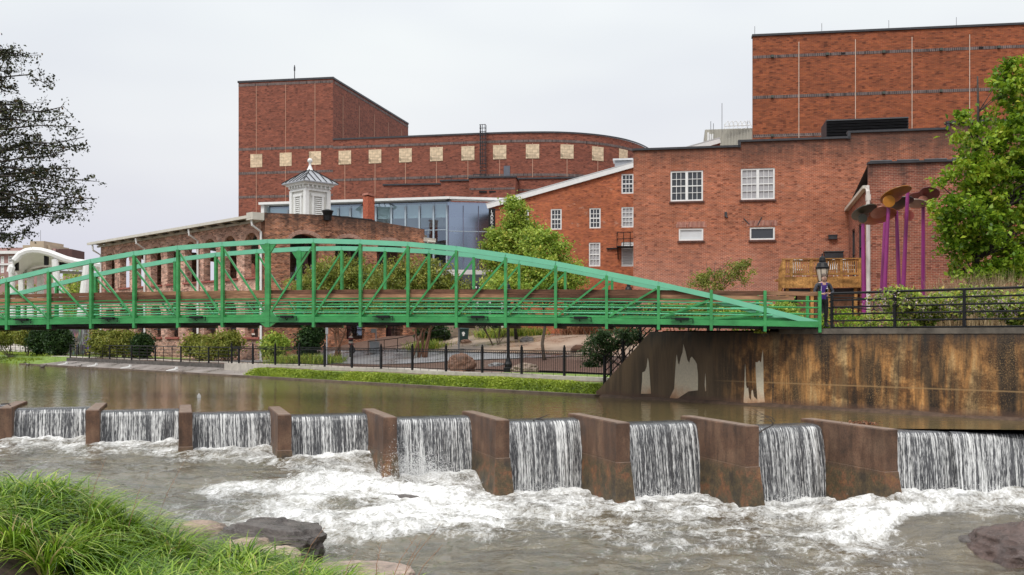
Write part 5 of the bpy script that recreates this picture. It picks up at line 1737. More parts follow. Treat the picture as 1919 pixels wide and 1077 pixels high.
# low stepped brick blocks in front of the hall
lb = empty('theatre_podium', P(880, 560, 112), 'low stepped brick blocks in front of the curved theatre hall', 'building')
for k, (xa, xb, yt, Y, dep) in enumerate(((719, 831, 346.5, 114.5, 4), (826, 886, 339, 113.5, 4), (879, 966, 333, 111.5, 6), (969, 1110, 334.5, 113.5, 3))):
    wv = Wall(*P(xa, 0, Y).xy, 0.993, -0.115)
    ln = wv.px(xb, 0)[0]
    zt_ = wv.px((xa + xb) / 2, yt)[1]
    slab('block', wv, rect(0, ln, -2, zt_), [], 0.4, BR_THEATRE, lb)
    w2 = Wall(*wv.at(ln, 0, -0.41).xy, *(-wv.n).xy)
    slab('block', w2, rect(0, dep, -2, zt_), [], 0.4, BR_THEATRE, lb)
    q = MB(); q.box(wv.at(ln / 2, zt_ + 0.08, -dep / 2), (ln + 0.2, dep + 0.3, 0.18), wv.a); q.build('coping', DARK_METAL, lb)
    if k == 2 or k == 3:
        course(wv, 0.05, ln - 0.05, zt_ - 1.25, lb, 0.16)
    if k in (1, 2):
        q = MB(); c_ = wv.at(0.7, zt_, -1); q.tube([c_ + V(-0.35, 0, 0), c_ + V(-0.35, 0, 0.6), c_ + V(0.35, 0, 0.6), c_ + V(0.35, 0, 0)], 0.06, 5); q.build('roof_rail', DARK_METAL, lb)
q = MB()
for px in (905, 924, 943):
    q.box(P(px, 359, 111.2), (0.9, 0.12, 0.2))
q.build('vent_slots', BLACK, lb)

# ---------------------------------------------------------------- glass foyer
GL, _nt, _b = mat('curtain_glass')
_tr = nd(_nt, 'ShaderNodeBsdfTransparent', {'Color': (0.72, 0.84, 0.88, 1)})
_gl = nd(_nt, 'ShaderNodeBsdfGlossy', {'Color': (0.60, 0.72, 0.86, 1), 'Roughness': 0.03})
_o = nd(_nt, 'ShaderNodeTexCoord').outputs['Object']
_lw = nd(_nt, 'ShaderNodeLayerWeight', {'Blend': 0.35}).outputs['Facing']
_mx = nd(_nt, 'ShaderNodeMixShader', {0: nd(_nt, 'ShaderNodeMapRange', {0: _lw, 1: 0.0, 2: 0.5, 3: 0.26, 4: 0.5}).outputs[0], 1: _tr.outputs[0], 2: _gl.outputs[0]})
_nt.links.new(_mx.outputs[0], _nt.nodes['Material Output'].inputs[0])
GL2, _nt, _b = mat('coated_glass')
_tr = nd(_nt, 'ShaderNodeBsdfTransparent', {'Color': (0.50, 0.62, 0.78, 1)})
_gl = nd(_nt, 'ShaderNodeBsdfGlossy', {'Color': (0.38, 0.46, 0.58, 1), 'Roughness': 0.22})
_nt.links.new(nd(_nt, 'ShaderNodeMixShader', {0: 0.80, 1: _tr.outputs[0], 2: _gl.outputs[0]}).outputs[0], _nt.nodes['Material Output'].inputs[0])
MULL = simple('pale_mullion', (0.42, 0.50, 0.56), 0.4, 0.08, 2)
gb = empty('glass_foyer', P(840, 600, 80), 'blue glass foyer with a thin white roof edge behind the arched brick pavilion', 'building')
G1 = Wall(*P(500, 0, 83.4).xy, *(P(839, 0, 80) - P(500, 0, 83.4)).xy)
lg1 = G1.px(839, 0)[0]
G2 = Wall(*P(839, 0, 80).xy, *(P(948, 0, 80.9) - P(839, 0, 80)).xy)
lg2 = G2.px(960, 0)[0]
zr = G1.px(839, 371)[1]
zfl, zgd = G2.px(880, 512)[1], -0.6
for W_, ln, pxs in ((G1, lg1, [540, 612, 634.5, 657, 680, 705, 734, 760.5, 786.5, 813]), (G2, lg2, [868, 896.5, 925])):
    q = MB()
    q.add([W_.at(0, zgd, 0), W_.at(ln, zgd, 0), W_.at(ln, zr - 0.3, 0), W_.at(0, zr - 0.3, 0)], [(0, 1, 2, 3)])
    q.build('glazing', GL if W_ is G1 else GL2, gb)
    for px in pxs + [839 if W_ is G1 else 840.5]:
        u_ = min(ln - 0.05, max(0.05, W_.px(px, 0)[0]))
        q = MB(); wd = 0.13 if W_ is G1 else 0.045
        q.box(W_.at(u_, (zr + zgd) / 2 - 0.3, 0.06), (wd, 0.14 if W_ is G1 else 0.05, zr - zgd - 0.6), W_.a); q.build('mullion', MULL if W_ is G1 else simple('slim_mullion', (0.16, 0.15, 0.22), 0.5, 0.1, 2), gb)
    q = MB(); q.box(W_.at(ln / 2, W_.px(880 if W_ is G2 else 700, 433.5)[1], 0.03), (ln - 0.1, 0.05, 0.06), W_.a); q.build('transom', MULL, gb)
    q = MB(); q.box(W_.at(ln / 2, zfl, 0.25), (ln, 0.8, 0.5), W_.a); q.build('floor_band', WHITE, gb)
    q = MB(); q.box(W_.at(ln / 2, zr - 0.08, 0.35), (ln + (0.7 if W_ is G1 else 0.3), 1.0, 0.2), W_.a); q.build('roof_edge', WHITE, gb)
    q = MB()
    q.add([W_.at(0, zr - 0.4, -0.5), W_.at(ln, zr - 0.4, -0.5), W_.at(ln, zr - 0.4, -7), W_.at(0, zr - 0.4, -7)], [(0, 1, 2, 3)])
    q.add([W_.at(0, zfl + 0.1, -0.3), W_.at(ln, zfl + 0.1, -0.3), W_.at(ln, zfl + 0.1, -7), W_.at(0, zfl + 0.1, -7)], [(0, 1, 2, 3)])
    q.build('ceiling', simple('ceiling_white', (0.75, 0.78, 0.74), 0.7, 0.03, 1), gb)
    if W_ is G1:
        q = MB()
        for ua_, ub_ in zip([0.1] + [W_.px(x, 0)[0] for x in pxs], [W_.px(x, 0)[0] for x in pxs] + [ln - 0.1]):
            q.box(W_.at((ua_ + ub_) / 2, zr - 0.98, -0.22), (ub_ - ua_ - 0.16, 0.03, 1.15), W_.a)
        q.build('roller_blinds', simple('pale_blind', (0.72, 0.80, 0.76), 0.8, 0.05, 1), gb)
    q = MB()
    q.box(W_.at(ln / 2, zr - 1.6, -3.2), (ln, 0.3, 0.8), W_.a)
    q.build('bulkhead', simple('bulkhead_white', (0.8, 0.82, 0.78), 0.7, 0.03, 1), gb)
    q = MB()
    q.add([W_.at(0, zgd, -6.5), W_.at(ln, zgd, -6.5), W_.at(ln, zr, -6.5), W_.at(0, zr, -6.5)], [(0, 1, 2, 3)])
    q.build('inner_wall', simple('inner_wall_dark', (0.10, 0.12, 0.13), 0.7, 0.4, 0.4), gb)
    q = MB()
    for k in range(int(ln / 2.2)):
        u_ = 0.9 + 2.2 * k
        q.tube([W_.at(u_, zr - 0.4, -1.6), W_.at(u_, zr - 2.3, -1.6)], 0.012, 4)
        q.lathe(W_.at(u_, zr - 2.75, -1.6), [(0.16, 0), (0.15, 0.1), (0.04, 0.45)], 8)
    q.build('pendant_lamps', WHITE, gb)
q = MB(); q.box(G1.at(-0.1, (zr + 8) / 2, -0.2), (0.3, 1.6, zr - 8), G1.a); q.build('end_fin', WHITE, gb)
q = MB(); q.box(G1.at(lg1 / 2, zr - 0.2, -4), (lg1, 7.4, 0.16), G1.a); q.build('roof', DARK_METAL, gb)
# dark awning over its ground floor
root = empty('awning', P(905, 530, 77), 'black awning with a pale scalloped hem below the glass foyer', 'awning')
q = MB()
a, b = P(868, 514, 79), P(945, 514, 79)
q.add([a, b, P(950, 532, 76), P(862, 532, 76)], [(0, 1, 2, 3)])
q.add([P(862, 532, 76), P(950, 532, 76), P(950, 536.5, 76), P(862, 536.5, 76)], [(0, 1, 2, 3)])
q.build('canvas', simple('black_canvas', (0.03, 0.03, 0.035), 0.8, 0.2, 3), root)
q = MB()
for k in range(13):
    q.box(P(866 + k * 6.6, 538, 75.9), (0.11, 0.03, 0.14))
q.build('hem', WHITE, root)

# vertical banner with letters
bn = empty('blade_sign', P(922, 451, 73), 'black vertical sign reading LARKINS in white letters beside the light green tree', 'sign')
sg = MB(); Y_ = 73.0
c = P(922, 421, Y_)
sg.box(c, (0.50, 0.10, 2.45)); sg.build('panel', BLACK, bn)
q = MB(); q.tube([P(928, 393, Y_), P(936, 393, 75.5)], 0.03, 5); q.tube([P(928, 448, Y_), P(936, 448, 75.5)], 0.03, 5); q.build('bracket', BLACK, bn)
for k, ch in enumerate("LARKINS"):
    cu = bpy.data.curves.new('letter', 'FONT')
    cu.body = ch
    cu.size = 0.36
    cu.align_x = 'CENTER'
    cu.align_y = 'CENTER'
    cu.extrude = 0.006
    to = bpy.data.objects.new('letter', cu)
    COL.objects.link(to)
    me = bpy.data.meshes.new_from_object(to)
    bpy.data.objects.remove(to)
    me.transform(Matrix.Translation(c + V(0, -0.06, 0.98 - 0.27 * k)) @ Matrix.Rotation(R(90), 4, 'X'))
    link('letter', me, WHITE, bn)
q = MB()
for k in range(3):
    q.box(c + V(0, -0.056, -0.97 - 0.08 * k), (0.28, 0.012, 0.03))
q.build('stripes', WHITE, bn)

# ---------------------------------------------------------------- arched brick pavilion
BR_PAV = brick_mat('pavilion_brick', (0.60, 0.265, 0.165), (0.34, 0.130, 0.085), (0.68, 0.54, 0.44), 0.085, 0.24, 0.016, stain=0.28, pale=0.4, dark=0.12, mott=0.34)
BR_PAVF = brick_mat('pavilion_front_brick', (0.54, 0.185, 0.075), (0.24, 0.075, 0.042), (0.50, 0.36, 0.26), 0.085, 0.24, 0.012, stain=0.4, top=7.9, streak=0.8, pale=0.25, dark=0.16, mott=0.34)
ARCHB = brick_mat('arch_ring_brick', (0.42, 0.19, 0.125), (0.32, 0.13, 0.09), (0.56, 0.42, 0.33), 0.12, 0.085, 0.012, stain=0.1)
pav = empty('arched_pavilion', P(497, 675, 66), 'old brick pavilion with two rows of tall arched openings behind the bridge', 'building')
q2 = 0.70711
PC = P(497, 0, 66)
LS, LF = 27.6, 14.1
PS = Wall(PC.x - q2 * LS, PC.y + q2 * LS, q2, -q2)         # long side, left to right
PFW = Wall(PC.x + q2 * 0.0, PC.y + q2 * 0.0, q2, q2)       # front gable
ZB, ZE, ZP = -1.75, 7.95, 8.45
side_h, ring_info = [], []
for k in range(9):
    u_ = LS - (1.83 + 2.97 * k)
    side_h.append(arc_hole(u_ - 0.95, u_ + 0.95, 4.1, 6.35, 0.86))
    side_h.append(arc_hole(u_ - 0.9, u_ + 0.9, -0.05, 2.05, 0.45))
    ring_info.append((PS, u_, 0.95, 6.35, 0.86))
    ring_info.append((PS, u_, 0.9, 2.05, 0.45))
slab('side_wall', PS, rect(0, LS, ZB, ZE), side_h, 0.55, BR_PAV, pav)
front_h = []
for u_ in (3.2, 6.95, 10.7):
    front_h.append(arc_hole(u_ - 1.25, u_ + 1.25, 3.9, 6.55, 0.68))
    ring_info.append((PFW, u_, 1.25, 6.55, 0.68))
for u_ in (4.3, 7.6, 11.2):
    front_h.append(arc_hole(u_ - 0.9, u_ + 0.9, -0.2, 1.9, 0.3))
slab('front_wall', PFW, [(0, ZB), (LF, ZB), (LF, ZP - 0.05), (LF * 0.62, ZP + 0.22), (LF * 0.36, ZP + 0.28), (0.2, ZP), (0, ZP)], front_h, 0.55, BR_PAVF, pav)
for W_, u_, hw, zs, rise in ring_info:
    n = 12
    inn, out = [], []
    for i in range(n + 1):
        t = math.pi * i / n
        inn.append((u_ + hw * math.cos(t), zs + rise * math.sin(t)))
        out.append((u_ + (hw + 0.3) * math.cos(t), zs + (rise + 0.3) * math.sin(t)))
    me = bpy.data.meshes.new('arch_ring')
    vs = [tuple(W_.at(*p, 0.035)) for p in inn] + [tuple(W_.at(*p, 0.035)) for p in out] + [tuple(W_.at(*p, -0.02)) for p in inn] + [tuple(W_.at(*p, -0.02)) for p in out]
    m_ = n + 1
    fs, uvs = [], []
    for i in range(n):
        for qd in ((i, i + m_, i + m_ + 1, i + 1), (i, i + 1, i + 1 + 2 * m_, i + 2 * m_), (i + m_, i + 3 * m_, i + 1 + 3 * m_, i + 1 + m_)):
            fs.append(qd)
            L_ = (hw + 0.1) * math.pi / n
            uvs += [((i if v_ % m_ == i else i + 1) * L_, 0.0 if (v_ // m_) % 2 == 0 else 0.3) for v_ in qd]
    me.from_pydata(vs, [], fs)
    ul = me.uv_layers.new(name='UVMap')
    ul.data.foreach_set('uv', [c_ for p in uvs for c_ in p])
    link('arch_ring', me, ARCHB, pav)
for k in range(9):                                         # sills of the long side
    u_ = LS - (1.83 + 2.97 * k)
    q = MB()
    q.box(PS.at(u_, 4.05, 0.04), (2.3, 0.2, 0.12), PS.a)
    q.box(PS.at(u_, -0.14, 0.04), (2.2, 0.2, 0.14), PS.a)
    q.build('sill', simple('red_sill', (0.33, 0.10, 0.075), 0.8, 0.25, 6) if k == 0 else bpy.data.materials['red_sill'], pav)
MAROON = simple('maroon_steel', (0.055, 0.02, 0.022), 0.6, 0.2, 2)
q = MB()
for k in range(9):                                         # maroon steel posts inside each bay
    u_ = LS - (1.83 + 2.97 * k)
    q.box(PS.at(u_ + 0.25, 3.1, -1.0), (0.34, 0.34, 9.6), PS.a)
    q.box(PS.at(u_, 3.2, -1.0), (2.97, 0.2, 0.4), PS.a)
for u_ in (3.2, 6.95, 10.7):
    q.box(PFW.at(u_ + 0.6, 3.1, -1.0), (0.3, 0.3, 9.6), PFW.a)
q.box(PFW.at(LF / 2, 3.2, -1.0), (LF - 1.5, 0.2, 0.4), PFW.a)
q.build('steel_frame', MAROON, pav)
for W_, us, z in ((PS, [LS - (1.83 + 2.97 * k) for k in range(9)], 0.55), (PFW, (4.3, 7.6, 11.2), 0.5)):
    for u_ in us:
        q = MB()
        for dz in (0.0, 0.3):
            q.beam(W_.at(u_ - 0.95, z + dz, -0.25), W_.at(u_ + 0.95, z + dz, -0.25), 0.05, 0.07)
        q.beam(W_.at(u_, z - 0.3, -0.25), W_.at(u_, z + 0.35, -0.25), 0.05, 0.05)
        q.build('guard_bars', BLACK, pav)
# two far walls, also arched
bk_h = [arc_hole(u_ - 1.0, u_ + 1.0, 4.1, 6.35, 0.86) for u_ in np.arange(1.9, LS - 1.5, 2.97)] + [arc_hole(u_ - 0.9, u_ + 0.9, -0.05, 2.05, 0.45) for u_ in np.arange(1.9, LS - 1.5, 2.97)]
bo = PS.at(0.0, 0, -LF)
slab('back_wall', Wall(bo.x, bo.y, q2, -q2), rect(0.56, LS - 0.56, ZB, ZE), bk_h, 0.5, BR_PAV, pav, off=0.5)
eo = PS.at(0, 0, -0.56)
slab('end_wall', Wall(eo.x, eo.y, q2, q2), rect(0, LF - 0.56, ZB, ZE), [arc_hole(u_ - 1.25, u_ + 1.25, 3.9, 6.55, 0.68) for u_ in (2.6, 6.4, 10.2)], 0.5, BR_PAV, pav, off=-0.02)
q = MB()                                                   # low roof with overhanging eave
ea, eb = PS.at(-0.5, ZE + 0.12, 0.85), PS.at(LS - 0.12, ZE + 0.12, 0.85)
ra, rb = PS.at(-0.5, ZE + 0.75, -LF / 2), PS.at(LS - 0.3, ZE + 0.75, -LF / 2)
fa, fb = PS.at(-0.5, ZE - 0.1, -LF - 0.5), PS.at(LS - 0.3, ZE - 0.1, -LF - 0.5)
up = V(0, 0, 0.14)
q.add([ea, eb, rb, ra, fb, fa] + [p + up for p in (ea, eb, rb, ra, fb, fa)], [(0, 3, 2, 1), (3, 5, 4, 2), (6, 7, 8, 9), (9, 8, 10, 11), (0, 1, 7, 6), (0, 6, 9, 3), (3, 9, 11, 5), (1, 2, 8, 7), (2, 4, 10, 8), (5, 11, 10, 4)])
q.build('roof', simple('weathered_eave', (0.20, 0.185, 0.15), 0.7, 0.2, 3), pav)
q = MB()
q.beam(ea + V(0, 0, 0.06) + PS.n * 0.08, eb + V(0, 0, 0.06) + PS.n * 0.08, 0.16, 0.2)
q.beam(PS.at(-0.4, ZE - 0.02, 0.12), PS.at(LS - 0.2, ZE - 0.02, 0.12), 0.12, 0.16)
q.box(PS.at(LS - 0.35, ZE + 0.2, 0.55), (0.8, 0.9, 0.5), PS.a)
q.build('gutter', CREAM, pav)
q = MB()
for k in range(14):
    q = MB()
    q.beam(PS.at(1 + 1.95 * k, ZE - 0.05, 0.0), PS.at(1 + 1.95 * k, ZE + 0.1, 0.8), 0.12, 0.14)
    q.build('rafter_end', CREAM, pav)
for u_ in (0.3, 9.1, 18.2, 27.25):
    q = MB()
    q.tube([PS.at(u_, ZE + 0.05, 0.85), PS.at(u_, ZE - 0.4, 0.8), PS.at(u_, ZE - 0.8, 0.12), PS.at(u_, ZB + 0.1, 0.12)], 0.085, 7)
    q.build('downpipe', WHITE, pav)
q = MB()
q.tube([PFW.at(LF + 0.2, ZP - 1.0, 0.1), PFW.at(LF + 0.9, ZP - 1.0, 0.1), PFW.at(LF + 0.9, ZP - 1.5, 0.1), PFW.at(LF + 0.3, ZP - 1.9, 0.1)], 0.12, 7)
q.box(PFW.at(LF + 0.5, ZP - 0.85, -0.2), (1.2, 0.6, 0.3), PFW.a)
q.build('roof_drain', CREAM, pav)
q = MB()
q.box(PFW.at(LF * 0.5, ZP + 0.27, -0.28), (LF * 0.28, 0.62, 0.07), PFW.a)
q.build('parapet_cap', DARK_METAL, pav)
for u_ in (5.1, 8.9):
    slab('pilaster', PFW, rect(u_ - 0.25, u_ + 0.25, ZP - 1.25, ZP + 0.05), [], 0.12, BR_PAVF, pav, off=0.1)

# things standing on the pavilion
cu_ = empty('cupola', V(-15.6, 74.7, 8.2), 'white louvred cupola with grey metal hipped roof and ball finial', 'cupola')
Wc = Wall(-15.6, 74.7, q2, q2)
cz0, cz1 = 8.0, 11.1
hw = 1.05
q = MB(); q.box((-15.6, 74.7, (cz0 + cz1) / 2), (2 * hw - 0.1, 2 * hw - 0.1, cz1 - cz0), Wc.a); q.build('body', simple('cupola_cream', (0.68, 0.67, 0.62), 0.5, 0.05, 2), cu_)
for sx_, sy_ in ((-1, -1), (1, -1), (1, 1), (-1, 1)):
    q = MB(); q.box(V(-15.6, 74.7, (cz0 + cz1) / 2) + Wc.u * sx_ * (hw - 0.08) + Wc.n * sy_ * (hw - 0.08), (0.32, 0.32, cz1 - cz0), Wc.a); q.build('corner_post', WHITE, cu_)
for ax, nr_ in ((Wc.u, Wc.n), (Wc.n, -Wc.u), (Wc.u, -Wc.n), (Wc.n, Wc.u)):
    f = MB()
    cc = V(-15.6, 74.7, 0) + nr_ * (hw + 0.0)
    an = math.atan2(ax.y, ax.x)
    for s_ in (-0.44, 0.44):
        f.box(cc + ax * s_ + V(0, 0, (cz0 + cz1) / 2 - 0.1), (0.16, 0.14, cz1 - cz0 - 0.3), an)
    f.box(cc + V(0, 0, cz1 - 0.32), (1.2, 0.16, 0.2), an)
    fr_ = f.build('louvre_frame', WHITE, cu_)
    s = MB()
    for k in range(18):
        z = cz0 + 0.1 + (cz1 - 0.5 - cz0) * k / 17
        s.beam(cc + ax * -0.36 + V(0, 0, z), cc + ax * 0.36 + V(0, 0, z), 0.10, 0.03, up=(nr_ * 0.8 + V(0, 0, 0.6)))
    s.build('slats', WHITE, fr_)
q = MB()
for g, z, h in ((1.14, cz1 + 0.04, 0.1), (1.08, cz1 + 0.25, 0.32), (1.30, cz1 + 0.50, 0.16), (1.45, cz1 + 0.60, 0.1)):
    q.box((-15.6, 74.7, z), (2 * g, 2 * g, h), Wc.a)
for k in range(6):
    for ax, nr_ in ((Wc.u, Wc.n), (Wc.n, -Wc.u), (Wc.u, -Wc.n), (Wc.n, Wc.u)):
        q.box(V(-15.6, 74.7, cz1 + 0.32) + nr_ * 1.17 + ax * (-0.95 + 0.38 * k), (0.12, 0.2, 0.2), math.atan2(ax.y, ax.x))
q.build('cornice', WHITE, cu_)
q = MB()
zr0, zr1 = cz1 + 0.66, cz1 + 1.75
cs = [V(-15.6, 74.7, zr0) + Wc.u * sx_ * 1.55 + Wc.n * sy_ * 1.55 for sx_, sy_ in ((-1, 1), (1, 1), (1, -1), (-1, -1))]
tp = [V(-15.6, 74.7, zr1) + Wc.u * sx_ * 0.1 + Wc.n * sy_ * 0.1 for sx_, sy_ in ((-1, 1), (1, 1), (1, -1), (-1, -1))]
loft(q, [[p - V(0, 0, 0.08) for p in cs], cs, tp])
q.build('roof', simple('zinc_roof', (0.34, 0.35, 0.37), 0.35, 0.08, 2, metal=0.3), cu_)
q = MB()
for i in range(4):
    a, b = cs[i], cs[(i + 1) % 4]
    for k in range(0, 7):
        t = k / 6
        p = a.lerp(b, t)
        e_ = tp[i].lerp(tp[(i + 1) % 4], 0.5)
        m0 = a.lerp(b, 0.5)
        # seams run straight up the slope until they meet the hip
        fr2 = 1 - abs(t - 0.5) * 2
        q.beam(p + V(0, 0, 0.02), p.lerp(p + (e_ - m0), fr2 * 0.98) + V(0, 0, 0.03), 0.04, 0.06)
    q.beam(a + V(0, 0, 0.02), tp[i] + V(0, 0, 0.03), 0.07, 0.07)
q.build('roof_seams', BLACK, cu_)
q = MB()
q.lathe((-15.6, 74.7, zr1 - 0.05), [(0.26, 0), (0.2, 0.12), (0.1, 0.36), (0.07, 0.5), (0.12, 0.53), (0.06, 0.57), (0.17, 0.66), (0.2, 0.77), (0.15, 0.9), (0.02, 0.96)], 12)
q.build('finial', WHITE, cu_)
ch = empty('chimney', P(691, 412, 72.6), 'slim red brick chimney with a tilted tile cap on the pavilion parapet', 'chimney')
q = MB(); cc = P(691, 388, 72.6); zz = (HY - 369) / F * 72.6; q.box(V(cc.x, cc.y, (zz + 7.6) / 2), (0.62, 0.62, zz - 7.6), PFW.a)
q.build('stack', simple('chimney_brick', (0.40, 0.105, 0.055), 0.85, 0.4, 9), ch)
q = MB(); q.add([V(cc.x, cc.y, zz) + PFW.u * a + PFW.n * b + V(0, 0, c_) for a, b, c_ in ((-0.36, 0.36, 0.1), (0.36, 0.36, 0.0), (0.36, -0.36, 0.0), (-0.36, -0.36, 0.1), (-0.3, 0.36, 0.28), (0.3, 0.36, 0.22), (0.3, -0.36, 0.22), (-0.3, -0.36, 0.28))], [(0, 3, 2, 1), (4, 5, 6, 7), (0, 1, 5, 4), (1, 2, 6, 5), (2, 3, 7, 6), (3, 0, 4, 7)]); q.build('cap', simple('tile_cap', (0.34, 0.13, 0.09), 0.8, 0.3, 6), ch)
q = MB(); q.box(V(cc.x, cc.y, 8.55), (0.7, 0.7, 0.3), PFW.a); q.build('flashing', BLACK, ch)
vt = empty('roof_vent', P(614, 408, 69.3), 'black bucket-shaped roof vent on the pavilion parapet beside the cupola', 'roof vent')
q = MB(); p = P(614, 409, 69.2); q.lathe(p + V(0, 0, -0.15), [(0.28, 0), (0.30, 0.35)], 12); q.build('collar', BLACK, vt)
q = MB(); q.lathe(p + V(0, 0, 0.2), [(0.30, 0), (0.40, 0.28), (0.44, 0.34), (0.40, 0.36), (0.3, 0.40), (0.1, 0.46)], 12); q.build('hood', BLACK, vt)

# ---------------------------------------------------------------- white festival stage canopy, far left
st = empty('stage_canopy', P(110, 600, 98), 'white arched stage canopy with slanted white columns at the far left', 'stage')
Ys = 98
arcp = [(19, 510), (22, 500), (28, 488), (37, 477), (49, 471), (62, 469), (76, 470), (92, 474), (108, 480), (124, 486), (145, 491), (170, 494), (198, 497)]
a3 = [P(x, y, Ys + 0.012 * (x - 19)) for x, y in arcp]
q = MB(); q.tube(a3, 0.36, 8); q.build('arch_tube', WHITE, st)
MEMB = simple('white_membrane', (0.74, 0.74, 0.70), 0.6, 0.05, 0.6)
b3_ = [P(x, y, Ys + 9) for x, y in [(40, 521), (44, 516), (50, 510), (58, 506), (68, 502), (80, 500), (94, 500), (108, 502), (124, 504), (140, 506), (158, 507), (180, 508), (205, 508)]]
X = np.array([[p.x for p in a3], [(p.x + r.x) / 2 for p, r in zip(a3, b3_)], [p.x for p in b3_]])
Y = np.array([[p.y for p in a3], [(p.y + r.y) / 2 for p, r in zip(a3, b3_)], [p.y for p in b3_]])
Z = np.array([[p.z for p in a3], [(p.z + r.z) / 2 + 0.35 for p, r in zip(a3, b3_)], [p.z for p in b3_]])
grid_mesh('membrane', X, Y, Z, MEMB, st)
for xa, ya, xb, yb, r_ in ((103, 486, 116, 640, 0.34), (164, 497, 146, 640, 0.42), (22, 508, 24, 640, 0.3)):
    q = MB(); q.tube([P(xa, ya, Ys + 1), P(xb, yb, Ys + 1)], r_, 10); q.build('column', WHITE, st)
for x in (40, 57, 76):
    q = MB(); q.box(P(x, 570, Ys + 8) + V(0, 0, 0), (0.5 if x == 40 else 0.62, 0.35, 7.6)); q.build('back_panel', WHITE, st)
q = MB(); q.beam(P(30, 512, Ys + 8), P(92, 503, Ys + 8), 0.3, 0.4); q.beam(P(82, 508, Ys + 7), P(172, 512, Ys + 7), 0.3, 0.3); q.build('truss', simple('canopy_shade_grey', (0.4, 0.4, 0.38), 0.6, 0.1, 2), st)
q = MB()
for x in (112, 118, 124, 130):
    q.box(P(x, 494 + (x - 112) * 0.05, Ys + 3), (0.3, 0.3, 0.35))
q.box(P(87, 484, Ys + 1.5), (0.35, 0.35, 1.4)); q.box(P(31, 498, Ys + 1.5), (0.35, 0.35, 1.0))
q.build('stage_lights', BLACK, st)

# ---------------------------------------------------------------- office block beyond the stage
of = empty('office_block', P(60, 600, 165), 'distant pinkish brick office block with white framed windows at the far left', 'building')
OFB = simple('pinkish_brick', (0.36, 0.215, 0.195), 0.85, 0.12, 0.7)
Wo = Wall(*P(-60, 0, 168).xy, 0.99, -0.1)
ow = [wrect(Wo, *r_) for r_ in ((1, 480, 7.5, 493), (15, 479, 30, 492.5), (1, 497, 7.5, 511), (15, 497, 30, 511), (1, 517, 8, 529), (33, 480, 44, 493))]
lo = Wo.px(104, 0)[0]
slab('wall', Wo, rect(0, lo, -2, Wo.px(30, 466)[1]), [rect(*r_) for r_ in ow], 0.4, OFB, of)
for r_ in ow:
    window(of, Wo, *r_, 2, 2, CURTAIN, fw=0.2, mw=0.12)
q = MB(); q.box(Wo.at(lo / 2, Wo.px(30, 473)[1], 0.3), (lo, 0.8, 0.5), Wo.a); q.box(Wo.at(lo / 2, Wo.px(30, 495)[1], 0.1), (lo, 0.3, 0.3), Wo.a); q.build('cornice', WHITE, of)
q = MB()
q.box(P(20, 478, 168) + V(0, 4, 0), (10.5, 8, 2.6), Wo.a)
TANW = simple('tan_render', (0.46, 0.37, 0.27), 0.8, 0.1, 0.5)
q.build('upper_storey', OFB, of)
q = MB()
c_ = P(71, 478, 166); q.box(c_ + V(0, 3, 0), (4.9, 6, 3.5), Wo.a)
c_ = P(72.5, 468, 165); q.box(c_ + V(0, 3, 0), (2.5, 6, 3.0), Wo.a)
q.build('tan_parapet', TANW, of)
q = MB(); q.box(P(116, 474, 166) + V(0, 3, 0), (2.9, 5, 1.4)); q.box(P(116, 469, 166) + V(0, 3, 0), (2.1, 4, 0.7)); q.build('tiled_roof', simple('dark_tile', (0.10, 0.05, 0.045), 0.8, 0.2, 2), of)
q = MB(); p = P(76, 452, 165); q.tube([p, p + V(0, 0, 1.9)], 0.04, 4); q.build('antenna', GREY_METAL, of)
low = empty('low_brick_shop', P(150, 600, 140), 'low red brick building glimpsed between the white stage columns', 'building')
Wq = Wall(*P(118, 0, 140).xy, 1, -0.05)
slab('wall', Wq, rect(0, 8, -2, Wq.px(160, 513)[1]), [rect(3.6, 4.4, 4.5, 6)], 0.4, OFB, low)
window(low, Wq, 3.6, 4.4, 4.5, 6, 1, 2, GLASS_DARK, fw=0.08)
# rubble stone wall and railing under the stage
RUB = mat('rubble_stone'); _m, _nt, _b = RUB
_o = _nt.nodes.new('ShaderNodeTexCoord').outputs['Object']
_v = nd(_nt, 'ShaderNodeTexVoronoi', {'Vector': _o, 'Scale': 2.2})
_nt.links.new(mixc(_nt, ramp(_nt, _v.outputs['Distance'], [(0.2, bw(0)), (0.55, bw(0.9))]), mixc(_nt, 1, (0.36, 0.31, 0.26), _v.outputs['Color'], 'SOFT_LIGHT'), (0.06, 0.05, 0.045)), _b.inputs['Base Color'])
sw = empty('stone_wall', P(150, 650, 88), 'rubble stone wall under the stage behind the dark round shrubs', 'wall')
q = MB()
a, b = P(100, 0, 90), P(156, 0, 84.5)
Wr = Wall(a.x, a.y, b.x - a.x, b.y - a.y)
slab('masonry', Wr, rect(0, (b - a).length, -2, Wr.px(130, 612)[1] + 0.4), [], 0.6, _m, sw)
pb = empty('purple_bin', P(172, 645, 82), 'purple bin lid behind the bush beside the stone wall', 'bin')
q = MB(); p = P(172, 638, 82); q.lathe(p + V(0, 0, -0.8), [(0.32, 0), (0.4, 0.75)], 12); q.build('body', simple('purple_plastic', (0.16, 0.09, 0.38), 0.4, 0.1, 3), pb)
q = MB(); q.lathe(p + V(0, 0, -0.05), [(0.48, 0), (0.48, 0.1), (0.3, 0.28), (0.1, 0.3)], 12); q.build('lid', bpy.data.materials['purple_plastic'], pb)
gr = pipe_fence('stage_gate', [P(155, 645, 83) + V(0, 0, -0.1), P(166, 645, 83) + V(0, 0, -0.1)], 'short pale metal gate beside the purple bin', 4, 1.4, 0.04, 0.012, 3, 'gate')
for ch_ in [o for o in bpy.data.objects if o.parent == gr]:
    ch_.data.materials[0] = GREY_METAL
